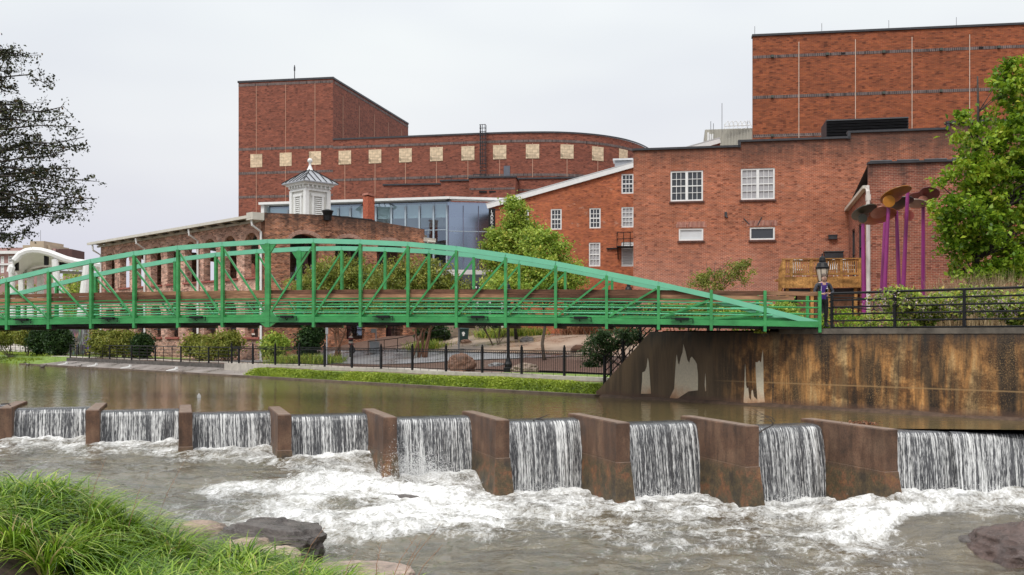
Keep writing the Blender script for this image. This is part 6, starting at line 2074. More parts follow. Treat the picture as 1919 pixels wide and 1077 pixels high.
# ---------------------------------------------------------------- trees and shrubs on the far side
def zg(x, y):
    """ground height under a world point"""
    dx, dy = x - 3.3, y - 36.9
    t = dx * SH.u.x + dy * SH.u.y
    s = dx * NX + dy * NY
    return float(zfar(np.array([t]), np.array([s]))[0])

def E(px, py, Y, wpx, hpx, dep=None):
    """crown ellipsoid from its centre and half sizes in photograph pixels"""
    p = P(px, py, Y)
    k = Y / F
    return ((p.x, p.y, p.z), (wpx * k, dep if dep else wpx * k * 0.85, hpx * k))

def foot(px, Y):
    x = (px - CX) / F * Y
    return (x, Y, zg(x, Y))

# big bright green tree at the right edge
tree('leafy_tree', (17.9, 37.2, 0.15), [E(1905, 180, 37, 62, 80), E(1880, 280, 37, 90, 80), E(1815, 245, 36.6, 30, 42), E(1840, 330, 36.8, 78, 50), E(1815, 330, 36.4, 52, 22), E(1830, 400, 36.6, 78, 46), E(1790, 392, 36.2, 45, 20), E(1850, 470, 36.8, 78, 52), E(1820, 440, 36.2, 66, 32), E(1960, 330, 38, 110, 190), E(1900, 120, 37, 28, 24), E(1795, 212, 36.4, 12, 15), E(1925, 430, 37.4, 70, 100), E(1850, 520, 36.6, 66, 26), E(1905, 520, 36.8, 60, 34)],
     560, 54, 0.30, 0.20, LEAF_BRIGHT, BARK_DARK, 'large bright green leafy tree cut by the right edge beside the brick annex', 'tree', 0.2, limbs=90, shell=0.25, up_bias=0.9, top=(17.9, 37.2, 10.0))
# light green tree pair in front of the gabled wing
tree('young_tree', foot(968, 62), [E(968, 398, 62, 25, 34), E(965, 440, 62, 40, 36), E(950, 488, 62, 46, 40), E(975, 520, 62, 58, 40), E(925, 545, 61.5, 24, 26), E(935, 458, 62, 30, 34), E(998, 445, 62, 30, 34)], 620, 40, 0.40, 0.19, LEAF_MID,
     BARK_DARK, 'tall pale green tree with pointed crown in front of the gabled brick wing', 'tree', 0.11, limbs=40, shell=0.3, up_bias=0.7)
tree('young_tree', foot(1021, 51), [E(1015, 470, 51, 52, 42), E(1020, 508, 51, 70, 40), E(990, 535, 51, 90, 30), E(1050, 530, 51, 46, 34)], 620, 40, 0.34, 0.165, LEAF_MID,
     BARK, 'shorter bushy yellow green tree with pale slim trunk standing in the plaza', 'tree', 0.10, limbs=40, shell=0.3, up_bias=0.7)
# crape myrtles behind the bridge
for (px, Y, ell, lab) in ((632, 61, [E(600, 540, 61, 62, 40), E(640, 518, 61, 56, 38), E(690, 540, 61, 50, 42), E(600, 578, 61, 60, 22), E(690, 580, 61, 50, 22)], 'olive crape myrtle with several red brown trunks left of the grey box'),
                          (787, 58, [E(745, 528, 58, 52, 42), E(800, 520, 58, 50, 38), E(835, 545, 58, 42, 32), E(785, 560, 58, 70, 34), E(740, 582, 58, 50, 20), E(840, 580, 58, 50, 20)], 'olive crape myrtle with bundled tan trunks right of the grey box')):
    tree('crape_myrtle', foot(px, Y), ell, 680, 44, 0.36, 0.15, LEAF_OLIVE, BARK_RED, lab, 'tree', 0.065, stems=6, limbs=40, group='crape myrtles by the pavilion', shell=0.3)
# small tree in front of the warehouse wall
tree('small_tree', foot(1350, 44), [E(1330, 525, 44, 44, 24), E(1385, 512, 44, 34, 26), E(1395, 495, 44, 18, 14), E(1310, 520, 44, 20, 12)], 120, 26, 0.2, 0.10, LEAF_OLIVE, BARK_DARK,
     'sparse olive shrubby tree in front of the large brick wall, behind the bridge railing', 'tree', 0.05, stems=3, limbs=40, shell=0.15)
# bushes along the walk, left to right
bl = [(25, 86, [E(20, 628, 86, 34, 18), E(-20, 630, 86, 40, 22)], LEAF_OLIVE, 'low olive shrubs on the left edge behind the curving railing'),
      (52, 85, [E(52, 628, 85, 22, 16)], LEAF_YELLOW, 'yellow green shrub between the left edge and the dark round shrubs'),
      (76, 83.5, [E(72, 640, 83.5, 16, 26), E(78, 628, 83.5, 12, 20)], LEAF_DARK, 'dark green shrub at the end of the curving railing, left one of the dark pair'),
      (106, 82.5, [E(106, 642, 82.5, 20, 27), E(100, 630, 82.5, 14, 20), E(118, 640, 82.5, 16, 22)], LEAF_DARK, 'dark green shrub beside the rubble stone wall, right one of the dark pair'),
      (188, 76, [E(184, 640, 76, 16, 20), E(205, 645, 76, 20, 24)], LEAF_OLIVE, 'olive bush at the purple bin behind the pipe railing'),
      (232, 75, [E(222, 642, 75, 26, 22), E(240, 638, 75, 20, 16), E(245, 652, 75, 22, 16)], LEAF_YELLOW, 'yellow flushed bush between olive and dark ones by the arched pavilion'),
      (268, 74, [E(267, 648, 74, 14, 22)], LEAF_DARK, 'small dark green bush beside the yellow flushed bush by the pavilion'),
      (375, 68, [E(368, 648, 68, 24, 20), E(385, 654, 68, 24, 16)], LEAF_YELLOW, 'yellow green bush left of the tallest yellow bush at the pavilion corner'),
      (425, 66, [E(418, 640, 66, 30, 19), E(436, 638, 66, 20, 16), E(410, 655, 66, 34, 18)], LEAF_YELLOW, 'tallest yellow bush at the corner of the arched pavilion'),
      (516, 63, [E(516, 650, 63, 22, 18), E(514, 640, 63, 13, 12)], LEAF_MID, 'fresh green bush right of the white downpipe behind the picket fence'),
      (580, 66, [E(580, 640, 66, 20, 26), E(585, 625, 66, 14, 18)], LEAF_DARK, 'dark green bush under the pavilion front wall behind the picket fence'),
      (805, 66, [E(812, 622, 66, 24, 18)], LEAF_DARK, 'dark green shrub beside the plaza steps'),
      ]
for px, Y, ell, lm, lab in bl:
    bush('shrub', foot(px, Y), ell, 170, 34, 0.36, 0.2, lm, lab, 'shrub', 'shrubs along the riverside walk')
for px, Y, ell, lm, lab in ((1280, 39, [E(1250, 590, 39, 45, 18), E(1320, 588, 39, 45, 20)], LEAF_OLIVE, 'low hedge shrub behind the bridge rails under the small tree'),
                            (1430, 37, [E(1400, 592, 37, 45, 18), E(1460, 590, 37, 40, 20)], LEAF_MID, 'low hedge shrub behind the bridge rails next to the timber deck'),
                            (1130, 47, [E(1105, 580, 47, 50, 26), E(1170, 585, 47, 40, 22)], LEAF_DARK, 'dark hedge shrub behind the bridge rails in front of the gabled wing'),
                            (930, 60, [E(905, 590, 60, 40, 22), E(960, 592, 60, 40, 20)], LEAF_DARK, 'dark hedge shrub behind the bridge rails under the pointed tree')):
    bush('hedge_shrub', foot(px, Y), ell, 170, 34, 0.3, 0.13, lm, lab, 'shrub')
bush('ivy', tuple(ts(0.8, 0.8, -1.2)), [E(1120, 655, 37.5, 26, 26, 0.5), E(1150, 635, 37, 40, 20, 0.5), E(1185, 628, 36.2, 30, 12, 0.4), E(1105, 690, 38, 12, 14, 0.4)], 150, 36, 0.22, 0.10, LEAF_IVY,
     'dark ivy sprawling over the sloping railing at the bridge end', 'ivy')
bush('creeper', tuple(ts(7.1, 0.1, 0.1)), [E(1424, 622, 31.5, 7, 8, 0.1)], 16, 14, 0.09, 0.07, LEAF_MID, 'small green creeper sprig hanging over the wall under the bridge end', 'creeper')
# background foliage between pavilion and stage
for px, py, Y, w_, h_, lm, lab in ((138, 545, 118, 30, 40, LEAF_MID, 'green trees seen between the white stage columns'), (50, 560, 122, 26, 34, LEAF_OLIVE, 'tree behind the white stage panels'), (180, 560, 116, 16, 40, LEAF_YELLOW, 'yellowing tree between stage and arched pavilion'),
                                   (-40, 560, 120, 50, 60, LEAF_OLIVE, 'olive tree beyond the stage at the left edge')):
    tree('background_tree', foot(px, Y), [E(px, py, Y, w_, h_), E(px + 8, py + 30, Y, w_ * 1.1, h_ * 0.8)], 110, 24, 0.8, 0.32, lm, BARK_DARK, lab, 'tree', 0.15, limbs=14)
# right-hand garden: flowering arching shrub, tan grasses, low green
def arching(name, base, n, L, lm, bl_m, label, cat):
    root = empty(name, base, label, cat)
    mb = MB()
    C, B = [], []
    b = Vector(base)
    for k in range(n):
        az = RNG.random() * 2 * math.pi
        d = V(math.cos(az), math.sin(az) * 0.7, 0)
        ln = L * (0.5 + 0.6 * RNG.random())
        h = ln * (0.55 + 0.35 * RNG.random())
        pts = []
        for j in range(9):
            t = j / 8
            pts.append(b + d * (ln * t ** 1.1) + V(0, 0, h * (2.3 * t - 1.75 * t * t)))
        mb.tube(pts, [0.012 * (1 - 0.8 * j / 8) for j in range(9)], 4, False)
        for j in range(90):
            t = 0.12 + 0.88 * RNG.random()
            i = min(7, int(t * 8))
            p = pts[i].lerp(pts[i + 1], t * 8 - i)
            (B if (t > 0.72 and RNG.random() < 0.55) else C).append(p + Vector(RNG.normal(size=3) * 0.055))
    mb.build('stem', BARK, root)
    quads_mesh('foliage', leaves(np.array(C), 0.11), lm, root)
    quads_mesh('blossom', leaves(np.array(B), 0.05, 0.9), bl_m, root)
    return root
arching('flowering_shrub', (12.7, 29.6, 0.22), 170, 1.85, LEAF_MID, PINK, 'arching shrub with pale pink flower sprays pushing through the wall railing', 'shrub')
arching('flowering_shrub', (15.2, 29.2, 0.22), 150, 1.8, LEAF_MID, PINK, 'second pink sprayed arching shrub at the right edge behind the railing', 'shrub')
for k, (px, Y, n, lab) in enumerate(((1570, 33.5, 26, 'low green shrub with mauve flowers behind the person by the railing'), (1640, 34.5, 20, 'low fern green shrub at the foot of the purple poles'), (1700, 33.5, 18, 'low green shrub between purple poles and the pink flowering shrub'))):
    p = foot(px, Y)
    bush('low_shrub', p, [((p[0], p[1], p[2] + 0.3), (0.85, 0.5, 0.42))], 70, 18, 0.16, 0.09, LEAF_MID if k else LEAF_BRIGHT, lab, 'shrub')
    pass
def tuft(name, pts_, n, H, lean, wdt, m, label, cat='grass clump', group=None, spread=0.25):
    root = empty(name, pts_[0], label, cat, group)
    B = np.concatenate([np.array(p)[None] + RNG.normal(size=(n, 3)) * np.array([spread, spread, 0]) for p in pts_])
    quads_mesh('blades', blades(B, H * (0.6 + 0.6 * RNG.random(len(B))), lean * (0.4 + RNG.random(len(B))), wdt * (0.7 + 0.6 * RNG.random(len(B))), 4), m, root, np.repeat(RNG.random(len(B)), 4))
    return root
for px, Y, lab in ((1835, 33, 'tan feathery grass clump under the green tree, left of another'), (1880, 33.4, 'tan feathery grass clump nearest the right edge under the green tree'), (1770, 34, 'tan grass clump beside the pink sprays under the tree')):
    tuft('ornamental_grass', [foot(px, Y), foot(px + 22, Y + 0.3)], 420, 2.0, 0.32, 0.013, STRAW, lab, 'grass clump', 'tan grasses under the green tree', 0.3)
for px, Y, lab in ((1075, 62, 'russet ornamental grass left of its pair at the back of the plaza'), (1100, 61.5, 'russet ornamental grass nearest the bridge end at the back of the plaza')):
    tuft('ornamental_grass', [foot(px - 10, Y), foot(px + 6, Y), foot(px + 18, Y)], 220, 1.0, 0.8, 0.03, RUSSET, lab, 'grass clump', 'russet grasses behind the plaza', 0.35)
for px, Y, lab in ((918, 65, 'pale green grass clump right of the plaza steps'), (955, 65, 'pale green grass clump behind the black lamp post'), (990, 64.5, 'pale green grass clump right of the black lamp post')):
    tuft('ornamental_grass', [foot(px - 8, Y), foot(px + 6, Y), foot(px + 12, Y - 1)], 200, 0.9, 0.9, 0.03, LEAF_MID, lab, 'grass clump', 'green grasses behind the plaza', 0.4)
for px, Y, lab in ((540, 60, 'tall thin green grass behind the picket fence below the fresh green bush'), (575, 59.5, 'tall thin green grass behind the picket fence below the dark bush'), (610, 60, 'tall thin green grass by the curving kerb behind the picket fence'), (800, 62, 'low green grass at the foot of the right crape myrtle')):
    tuft('verge_grass', [foot(px - 14, Y), foot(px, Y), foot(px + 14, Y)], 260, 0.75, 0.6, 0.025, LEAF_MID, lab, 'grass clump', 'grasses behind the picket fence', 0.5)

# weeds spilling down the bank towards the pool
n = 30000
t = -27 + 27.2 * RNG.random(n)
s = -0.12 + 1.75 * RNG.random(n) ** 0.8
zz = zfar(t, s) + 0.02
B = np.stack([3.3 + SH.u.x * t + NX * s, 36.9 + SH.u.y * t + NY * s, zz], -1)
big = vn(t * 1.1, s * 1.4, 0, 3)
q1 = blades(B, (0.06 + 0.13 * RNG.random(n)) * (0.45 + 0.9 * big), 0.9 * np.ones(n), 0.022 * np.ones(n), 2)
C = B + np.stack([RNG.normal(size=n) * 0.05, RNG.normal(size=n) * 0.05, 0.01 + 0.13 * RNG.random(n) * (0.3 + big)], -1)
q2_ = leaves(C, 0.085, 0.7, 0.8)
tg = quads_mesh('bank_weeds', np.concatenate([q1, q2_]), BANK_MAT, None, np.concatenate([np.repeat(np.clip(RNG.random(n) * 0.6 + big * 0.4, 0, 1), 2), np.clip(RNG.random(n) * 0.5 + big * 0.5 - 0.1, 0, 1)]))
tag(tg, 'bright green weeds covering the bank below the picket fence', None, kind='stuff')
n = 14000
t = -118 + 57 * RNG.random(n)
s = -0.1 + 7.5 * RNG.random(n)
B = np.stack([3.3 + SH.u.x * t + NX * s, 36.9 + SH.u.y * t + NY * s, zfar(t, s)], -1)
tg = quads_mesh('bank_grass', blades(B, 0.18 + 0.22 * RNG.random(n) * (s < 2), 0.8 * np.ones(n), 0.05 * np.ones(n), 2), BANK_MAT, None, np.repeat(np.clip(0.15 + 0.5 * RNG.random(n), 0, 1), 2))
tag(tg, 'green grass on the far left bank', None, kind='stuff')

# ---------------------------------------------------------------- boulders
def rock_mat(name, c, wet=0.4, sc=1.6):
    m, nt, b = mat(name)
    o = nd(nt, 'ShaderNodeTexCoord').outputs['Object']
    f = noise(nt, o, sc, 6, 0.65)
    g = noise(nt, o, sc * 7, 4, 0.7, (1, 1, 2.2))
    col = mixc(nt, 1, ramp(nt, f, [(0.3, tuple(x * 0.45 for x in c)), (0.5, c), (0.72, tuple(min(1, x * 1.5) for x in c))]), ramp(nt, g, [(0.3, bw(0.65)), (0.7, bw(1.25))]), 'MULTIPLY')
    nt.links.new(col, b.inputs['Base Color'])
    nt.links.new(ramp(nt, f, [(0.3, bw(wet * 0.6)), (0.7, bw(wet + 0.3))]), b.inputs['Roughness'])
    bump(nt, b, nd(nt, 'ShaderNodeMath', {0: f, 1: g}, operation='ADD').outputs[0], 0.7, 0.05)
    return m
def rock(name, c, r, m, label, seed, rough=0.35, rz=0.0, strata=0.0, sub=5, cat='rock', flat=0.0):
    bm = bmesh.new()
    bmesh.ops.create_icosphere(bm, subdivisions=sub, radius=1.0)
    co = np.array([v.co[:] for v in bm.verts])
    k = fbm(co[:, 0] * 1.3 + seed, co[:, 1] * 1.3, co[:, 2] * 1.3, 4, seed) - 0.5
    rg = np.abs(fbm(co[:, 0] * 2.6 + seed, co[:, 1] * 2.6, co[:, 2] * 3.4, 4, seed + 5) - 0.5)
    f = 1 + rough * 2.0 * k - rough * 0.9 * rg
    co = co * f[:, None]
    pw = 0.65
    co = np.sign(co) * np.abs(co) ** (pw + 0.2)                 # blockier
    if strata:
        co[:, 2] += strata * (np.round((co[:, 2] + 0.25 * co[:, 0]) * 5) / 5 - co[:, 2] - 0.25 * co[:, 0]) * 0.55
    if flat:
        co[:, 2] = np.where(co[:, 2] > flat, flat + (co[:, 2] - flat) * 0.25, co[:, 2])
    co = co * np.array(r)
    ca, sa = math.cos(rz), math.sin(rz)
    X = co[:, 0] * ca - co[:, 1] * sa + c[0]
    Y = co[:, 0] * sa + co[:, 1] * ca + c[1]
    Z = co[:, 2] + c[2]
    for v, x, y, z in zip(bm.verts, X, Y, Z):
        v.co = (x, y, z)
    me = bpy.data.meshes.new(name)
    bm.to_mesh(me); bm.free()
    me.polygons.foreach_set('use_smooth', [True] * len(me.polygons))
    return tag(link(name, me, m), label, cat)
ROCK_DK = rock_mat('wet_dark_rock', (0.100, 0.084, 0.075), 0.2, 2.6)
ROCK_RED = rock_mat('wet_reddish_rock', (0.095, 0.062, 0.052), 0.16, 2.6)
ROCK_TAN = rock_mat('tan_rock', (0.30, 0.22, 0.17), 0.5, 2.2)
ROCK_PALE = rock_mat('pale_slab_rock', (0.36, 0.27, 0.22), 0.4, 1.5)
ROCK_BR = rock_mat('brown_boulder', (0.20, 0.105, 0.065), 0.6, 2.5)
ROCK_GR = rock_mat('grey_boulder', (0.11, 0.10, 0.095), 0.6, 3)
p = P(500, 1012, 18.2)
rock('boulder', (p.x, p.y, -4.02), (1.24, 0.85, 0.55), ROCK_DK, 'dark wet layered boulder at the water edge beyond the grass', 3, 0.42, -0.12, 1.0, 6)
p = P(660, 1062, 16.6)
rock('rock_slab', (p.x, p.y, -4.17), (1.0, 0.8, 0.30), ROCK_PALE, 'flat tan rock slab right of the dark boulder at the bottom', 9, 0.25, 0.1, 0.5, 6, flat=0.5)
p = P(462, 1040, 16.8)
rock('rock', (p.x, p.y, p.z), (0.44, 0.35, 0.30), ROCK_TAN, 'rounded tan rock behind the grass, left of the paler one', 14, 0.3, 0.3, 0, 5)
p = P(520, 1045, 16.5)
rock('rock', (p.x, p.y, p.z - 0.05), (0.47, 0.3, 0.27), ROCK_PALE, 'pale tan rock in front of the dark layered boulder', 21, 0.3, -0.2, 0.3, 5)
p = P(180, 942, 20.5)
rock('rock', (p.x, p.y, -3.88), (0.5, 0.4, 0.24), ROCK_DK, 'small dark rock at the water edge above the left grass', 31, 0.3, 0, 0.5, 5)
p = P(375, 965, 19.8)
rock('rock', (p.x, p.y, -4.05), (0.7, 0.5, 0.27), ROCK_TAN, 'low brown rock between left grass and dark boulder', 37, 0.3, 0, 0.5, 5)
p = P(1895, 1040, 19.2)
rock('boulder', (p.x + 0.62, p.y, -4.46), (1.65, 1.3, 0.78), ROCK_RED, 'smooth wet reddish boulder in the bottom right corner', 44, 0.33, 0.25, 0.25, 6)
p = P(1835, 1014, 19.6)
rock('rock', (p.x, p.y, -4.20), (0.48, 0.3, 0.17), ROCK_DK, 'dark flat rock on the left flank of the reddish boulder', 53, 0.35, 0.15, 0.4, 5)
p = P(745, 912, 24.2)
rock('rapid_rock', (p.x, p.y, -4.22), (0.8, 0.4, 0.30), ROCK_DK, 'black rock breaking the rapid left of the spray burst', 61, 0.35, -0.5, 0.4, 5)
p = P(690, 955, 22.6)
rock('rapid_rock', (p.x, p.y, -4.22), (0.7, 0.4, 0.20), ROCK_DK, 'black rock in the white rapid below the spray burst', 67, 0.35, -0.3, 0.4, 5)
for (px, py, Y, r, m, lab, sd) in ((866, 672, 47.5, (0.64, 0.5, 0.55), ROCK_BR, 'rust brown boulder behind the picket fence in the mulch bed', 71), (985, 683, 45.5, (0.72, 0.5, 0.30), ROCK_TAN, 'flat tan boulder right of the lamp post base', 75),
                                   (1083, 648, 53, (0.42, 0.35, 0.27), ROCK_BR, 'brown boulder at the plaza edge near the ivy', 78), (875, 641, 63, (0.36, 0.3, 0.16), ROCK_BR, 'small red brown rock below the wheeled bin', 81),
                                   (988, 636, 60, (0.42, 0.3, 0.24), ROCK_GR, 'grey boulder among grasses behind the plaza', 84), (930, 657, 51, (0.4, 0.35, 0.16), rock_mat('pale_grey_boulder', (0.3, 0.3, 0.3)), 'pale grey rock left of the lamp post in the paving', 88)):
    x = (px - CX) / F * Y
    rock('boulder', (x, Y, zg(x, Y) + r[2] * 0.45), r, m, lab, sd, 0.55, 0, 0.5, 5)

# ---------------------------------------------------------------- near bank with long grass
NEAR_S = simple('dark_wet_soil', (0.045, 0.028, 0.02), 0.9, 0.5, 10, bmp=0.6)
def znear(X, Y):
    edge = 9.6 + 0.28 * np.clip(-X - 2.5, -3, 4) + 0.5 * (vn(X * 0.7, Y * 0, 0, 2) - 0.5)
    top = -1.79 - 0.36 * sstep(X, -5.0, -3.4) - 0.13 * np.maximum(0, X + 4.6) + 0.0 * Y
    fall = np.clip(Y - edge, 0, None)
    z = top - 0.50 * fall - 0.02 * fall ** 2 + 0.10 * (fbm(X * 1.3, Y * 1.3, 0, 3, 6) - 0.5)
    return np.maximum(z, -4.9)
gx = np.concatenate([np.linspace(-60, -14, 24), np.arange(-13.5, 6, 0.25), np.linspace(7, 60, 24)])
gy = np.concatenate([np.linspace(-60, 3, 22), np.arange(3.5, 22, 0.25)])
nXg, nYg = np.meshgrid(gx, gy)
tag(grid_mesh('near_bank', nXg, nYg, znear(nXg, nYg), NEAR_S), kind='structure')
cl_n = 330
cx_ = -7.4 + 6.9 * RNG.random(cl_n * 3)
cy_ = 6.2 + 4.9 * RNG.random(cl_n * 3) ** 0.9
ok = (cx_ < -0.25 - 0.20 * (cy_ - 6.0)) & ~((cx_ < -3.0) & (cy_ < 6.75))
# bare soil in the bottom-left corner
ok &= ~((cx_ < -0.448 * cy_) & (cy_ < 8.45 + 0.3 * (vn(cx_ * 2, cy_, 0, 1) - 0.5)))
ok &= cy_ > 6.6
cx_, cy_ = cx_[ok][:cl_n], cy_[ok][:cl_n]
Bs, Hs, As, Ls, Ts = [], [], [], [], []
for x, y in zip(cx_, cy_):
    m_ = int(46 + 40 * RNG.random())
    ang = RNG.random(m_) * 2 * np.pi
    r_ = 0.075 * np.sqrt(RNG.random(m_))
    bx, by = x + r_ * np.cos(ang), y + r_ * np.sin(ang)
    Bs.append(np.stack([bx, by, znear(bx, by)], -1))
    Hs.append((0.38 + 0.24 * RNG.random()) * (0.65 + 0.5 * RNG.random(m_)))
    As.append(ang + RNG.normal(size=m_) * 0.35)
    Ls.append(0.55 + 1.15 * RNG.random(m_))
    Ts.append(np.clip(0.22 + 0.5 * RNG.random() + 0.24 * RNG.normal(size=m_), 0, 1))
Bs, Hs, As, Ls, Ts = (np.concatenate(q) for q in (Bs, Hs, As, Ls, Ts))
tg = quads_mesh('grass', blades(Bs, Hs, Ls, 0.012 + 0.009 * RNG.random(len(Bs)), 6, As), GRASS_MAT, None, np.repeat(Ts, 6))
tg.data.polygons.foreach_set('use_smooth', [True] * len(tg.data.polygons))
tag(tg, 'long bright green arching grass on the near bank', None, kind='stuff')
# last year's dry stalks standing out of the grass
DRY = simple('dry_stalk', (0.30, 0.16, 0.09), 0.8, 0.3, 5)
for k, (px, py, Y, dx, h) in enumerate(((722, 1077, 7.6, 60, 75), (735, 1077, 7.8, 90, 95), (745, 1080, 7.4, 45, 70), (760, 1080, 7.5, 70, 60), (705, 1077, 7.7, 10, 60), (640, 1068, 8.2, 30, 40), (285, 960, 9.6, 60, 95), (240, 950, 9.5, 40, 70), (160, 940, 9.6, 40, 85), (560, 1035, 8.4, 50, 50))):
    r_ = empty('dry_stalk', P(px, py + 30, Y), 'thin dry brown stalk sticking out of the near grass', 'stalk', 'dry stalks in the near grass')
    q = MB()
    a, b = P(px, py + 40, Y), P(px + dx, py - h, Y + 0.1)
    m_ = a.lerp(b, 0.55) + V(-0.02, 0, 0.02)
    q.tube([a, m_, b], [0.0032, 0.0026, 0.0012], 4)
    for t in (0.5, 0.7, 0.85):
        c_ = a.lerp(b, t)
        q.tube([c_, c_ + V(0.03 * (1 if k % 2 else -1), 0, 0.05)], [0.0018, 0.0008], 3)
    q.build('stem', DRY, r_)

# ---------------------------------------------------------------- dark overhanging tree at the upper left
root = empty('overhanging_tree', (-11.6, 15.6, -2.4), 'dark fine-leaved tree overhanging the sky at the upper left edge', 'tree')
mb = MB()
tb = V(-11.6, 15.6, -2.8)
mb.tube([tb, V(-11.3, 15.9, -0.5), V(-11.4, 16.4, 2.0), V(-11.0, 16.9, 4.2), V(-10.9, 17.0, 6.0)], [0.32, 0.26, 0.2, 0.13, 0.05], 9)
tips = [(182, 378), (165, 275), (158, 262), (140, 243), (120, 205), (95, 168), (58, 112), (45, 108), (30, 108), (150, 402), (178, 345), (120, 415), (95, 400), (66, 440), (30, 450), (10, 445), (130, 345), (110, 300), (80, 260), (60, 200), (20, 140), (5, 100), (85, 345), (50, 320), (30, 380), (100, 375), (140, 320), (60, 290), (20, 250), (40, 230), (10, 330), (75, 395), (165, 385), (172, 398), (108, 230), (130, 285), (5, 200), (25, 170), (80, 215), (145, 362), (55, 355), (20, 415), (-10, 160), (-20, 260), (-20, 350), (-15, 420)]
Cs = []
for k, (x, y) in enumerate(tips):
    Y_ = 16.6 + 1.6 * RNG.random()
    e = P(x, y, Y_)
    s0 = V(-11.15, 16.3 + RNG.normal() * 0.2, min(4.4, max(0.6, e.z - 0.7 + RNG.normal() * 0.3)))
    L_ = (e - s0).length
    pts = []
    for j in range(9):
        t = j / 8
        p = s0.lerp(e, t) + V(0, 0, 0.30 * math.sin(t * 2.4) - 0.25 * t * t * 0.6)
        p += Vector(RNG.normal(size=3) * 0.05) * (0 < j < 8)
        pts.append(p)
    mb.tube(pts, [0.035 * (1 - 0.9 * j / 8) + 0.003 for j in range(9)], 5, False)
    for j in range(46):
        t = 0.42 + 0.58 * RNG.random()
        i = min(7, int(t * 8))
        p = pts[i].lerp(pts[i + 1], t * 8 - i)
        sd = Vector(RNG.normal(size=3) * np.array([0.17, 0.22, 0.14])) * (1.15 - 0.45 * t) + V(0.05, 0, 0)
        tw = p + sd
        mb.tube([p, p.lerp(tw, 0.6) + V(0, 0, 0.02), tw], [0.005, 0.0035, 0.0015], 3, False)
        for q in range(10):
            f_ = 0.35 + 0.75 * RNG.random()
            Cs.append(np.array(p + sd * f_) + RNG.normal(size=3) * 0.035)
mb.build('trunk', BARK_DARK, root)
quads_mesh('crown', leaves(np.array(Cs), 0.053, 0.6, 0.2), LEAF_CRAPE, root)

# ---------------------------------------------------------------- street lamps
LAMPG, _nt, _b = mat('lamp_glass')
_b.inputs['Base Color'].default_value = (0.62, 0.52, 0.42, 1)
_b.inputs['Roughness'].default_value = 0.25
def lamp(base, ztop, label, s=1.0):
    root = empty('street_lamp', base, label, 'street lamp', 'black lantern street lamps')
    b = Vector(base)
    zl = ztop - 1.02 * s
    q = MB()
    q.lathe(b, [(0.24 * s, -0.1), (0.24 * s, 0.12), (0.19 * s, 0.16), (0.22 * s, 0.3), (0.15 * s, 0.42), (0.1 * s, 0.6), (0.085 * s, 0.75)], 12)
    q.build('base', BLACK, root)
    q = MB()
    q.tube([b + V(0, 0, 0.7), V(b.x, b.y, zl - 0.18)], [0.085 * s, 0.07 * s], 12)
    q.build('pole', BLACK, root)
    q = MB()
    q.lathe((b.x, b.y, zl), [(0.07 * s, -0.25 * s), (0.08 * s, -0.16 * s), (0.16 * s, -0.03 * s), (0.17 * s, 0.0), (0.135 * s, 0.03 * s)], 12)
    q.build('collar', BLACK, root)
    q = MB()
    q.lathe((b.x, b.y, zl), [(0.11 * s, 0.03 * s), (0.185 * s, 0.36 * s), (0.205 * s, 0.46 * s)], 12)
    q.build('globe', LAMPG, root)
    q = MB()
    for k in range(6):
        a = math.pi * 2 * k / 6
        q.tube([(b.x + 0.14 * s * math.cos(a), b.y + 0.14 * s * math.sin(a), zl), (b.x + 0.215 * s * math.cos(a), b.y + 0.215 * s * math.sin(a), zl + 0.40 * s), (b.x + 0.225 * s * math.cos(a), b.y + 0.225 * s * math.sin(a), zl + 0.5 * s)], 0.012 * s, 4)
    q.build('cage', BLACK, root)
    q = MB()
    q.lathe((b.x, b.y, zl), [(0.225 * s, 0.46 * s), (0.235 * s, 0.52 * s), (0.21 * s, 0.56 * s), (0.17 * s, 0.66 * s), (0.11 * s, 0.71 * s), (0.12 * s, 0.75 * s), (0.10 * s, 0.86 * s), (0.05 * s, 0.90 * s), (0.02 * s, 0.94 * s), (0.025 * s, 0.98 * s), (0.004 * s, 1.02 * s)], 12)
    q.build('cap', BLACK, root)
    return root
p = P(1541, 0, 34)
lamp((p.x, p.y, 0.25), (HY - 474) / F * 34, 'black lantern street lamp behind the person at the bridge end')
p = P(952.5, 0, 46)
lamp((p.x, p.y, zg(p.x, p.y) + 0.08), (HY - 528) / F * 46, 'black lantern street lamp standing in the grass strip below the bridge', 0.9)
p = P(1178, 0, 53)
lamp((p.x, p.y, zg(p.x, p.y)), (HY - 527) / F * 53, 'black lantern street lamp peeping over the bridge in front of the gabled wing', 0.9)

# ---------------------------------------------------------------- purple pole sculpture
PURP = simple('purple_paint', (0.27, 0.03, 0.175), 0.3, 0.12, 2)
sc_ = empty('pole_sculpture', P(1675, 612, 41), 'sculpture of tall purple poles carrying tilted coloured petal discs', 'sculpture')
YS = 41.0
def pole(x0, y0, x1, y1, Y, dark=False, r=0.085):
    q = MB()
    a, b = P(x0, y0, Y), P(x1, y1, Y)
    z0 = 0.15
    t = (z0 - a.z) / (b.z - a.z)
    a2 = a.lerp(b, t)
    q.tube([a2, a2.lerp(b, 0.5), b], [r * 1.15, r, r * 0.85], 12)
    q.build('pole', PURP, sc_)
for x0, y0, x1, y1, Y in ((1620, 612, 1617, 419, 40.5), (1654.5, 612, 1665, 385, 40.0), (1687, 600, 1680, 395, 41.5), (1691, 575, 1701, 360, 40.8), (1730, 560, 1730, 380, 42.0), (1652, 560, 1658.5, 416, 43.0)):
    pole(x0, y0, x1, y1, Y)
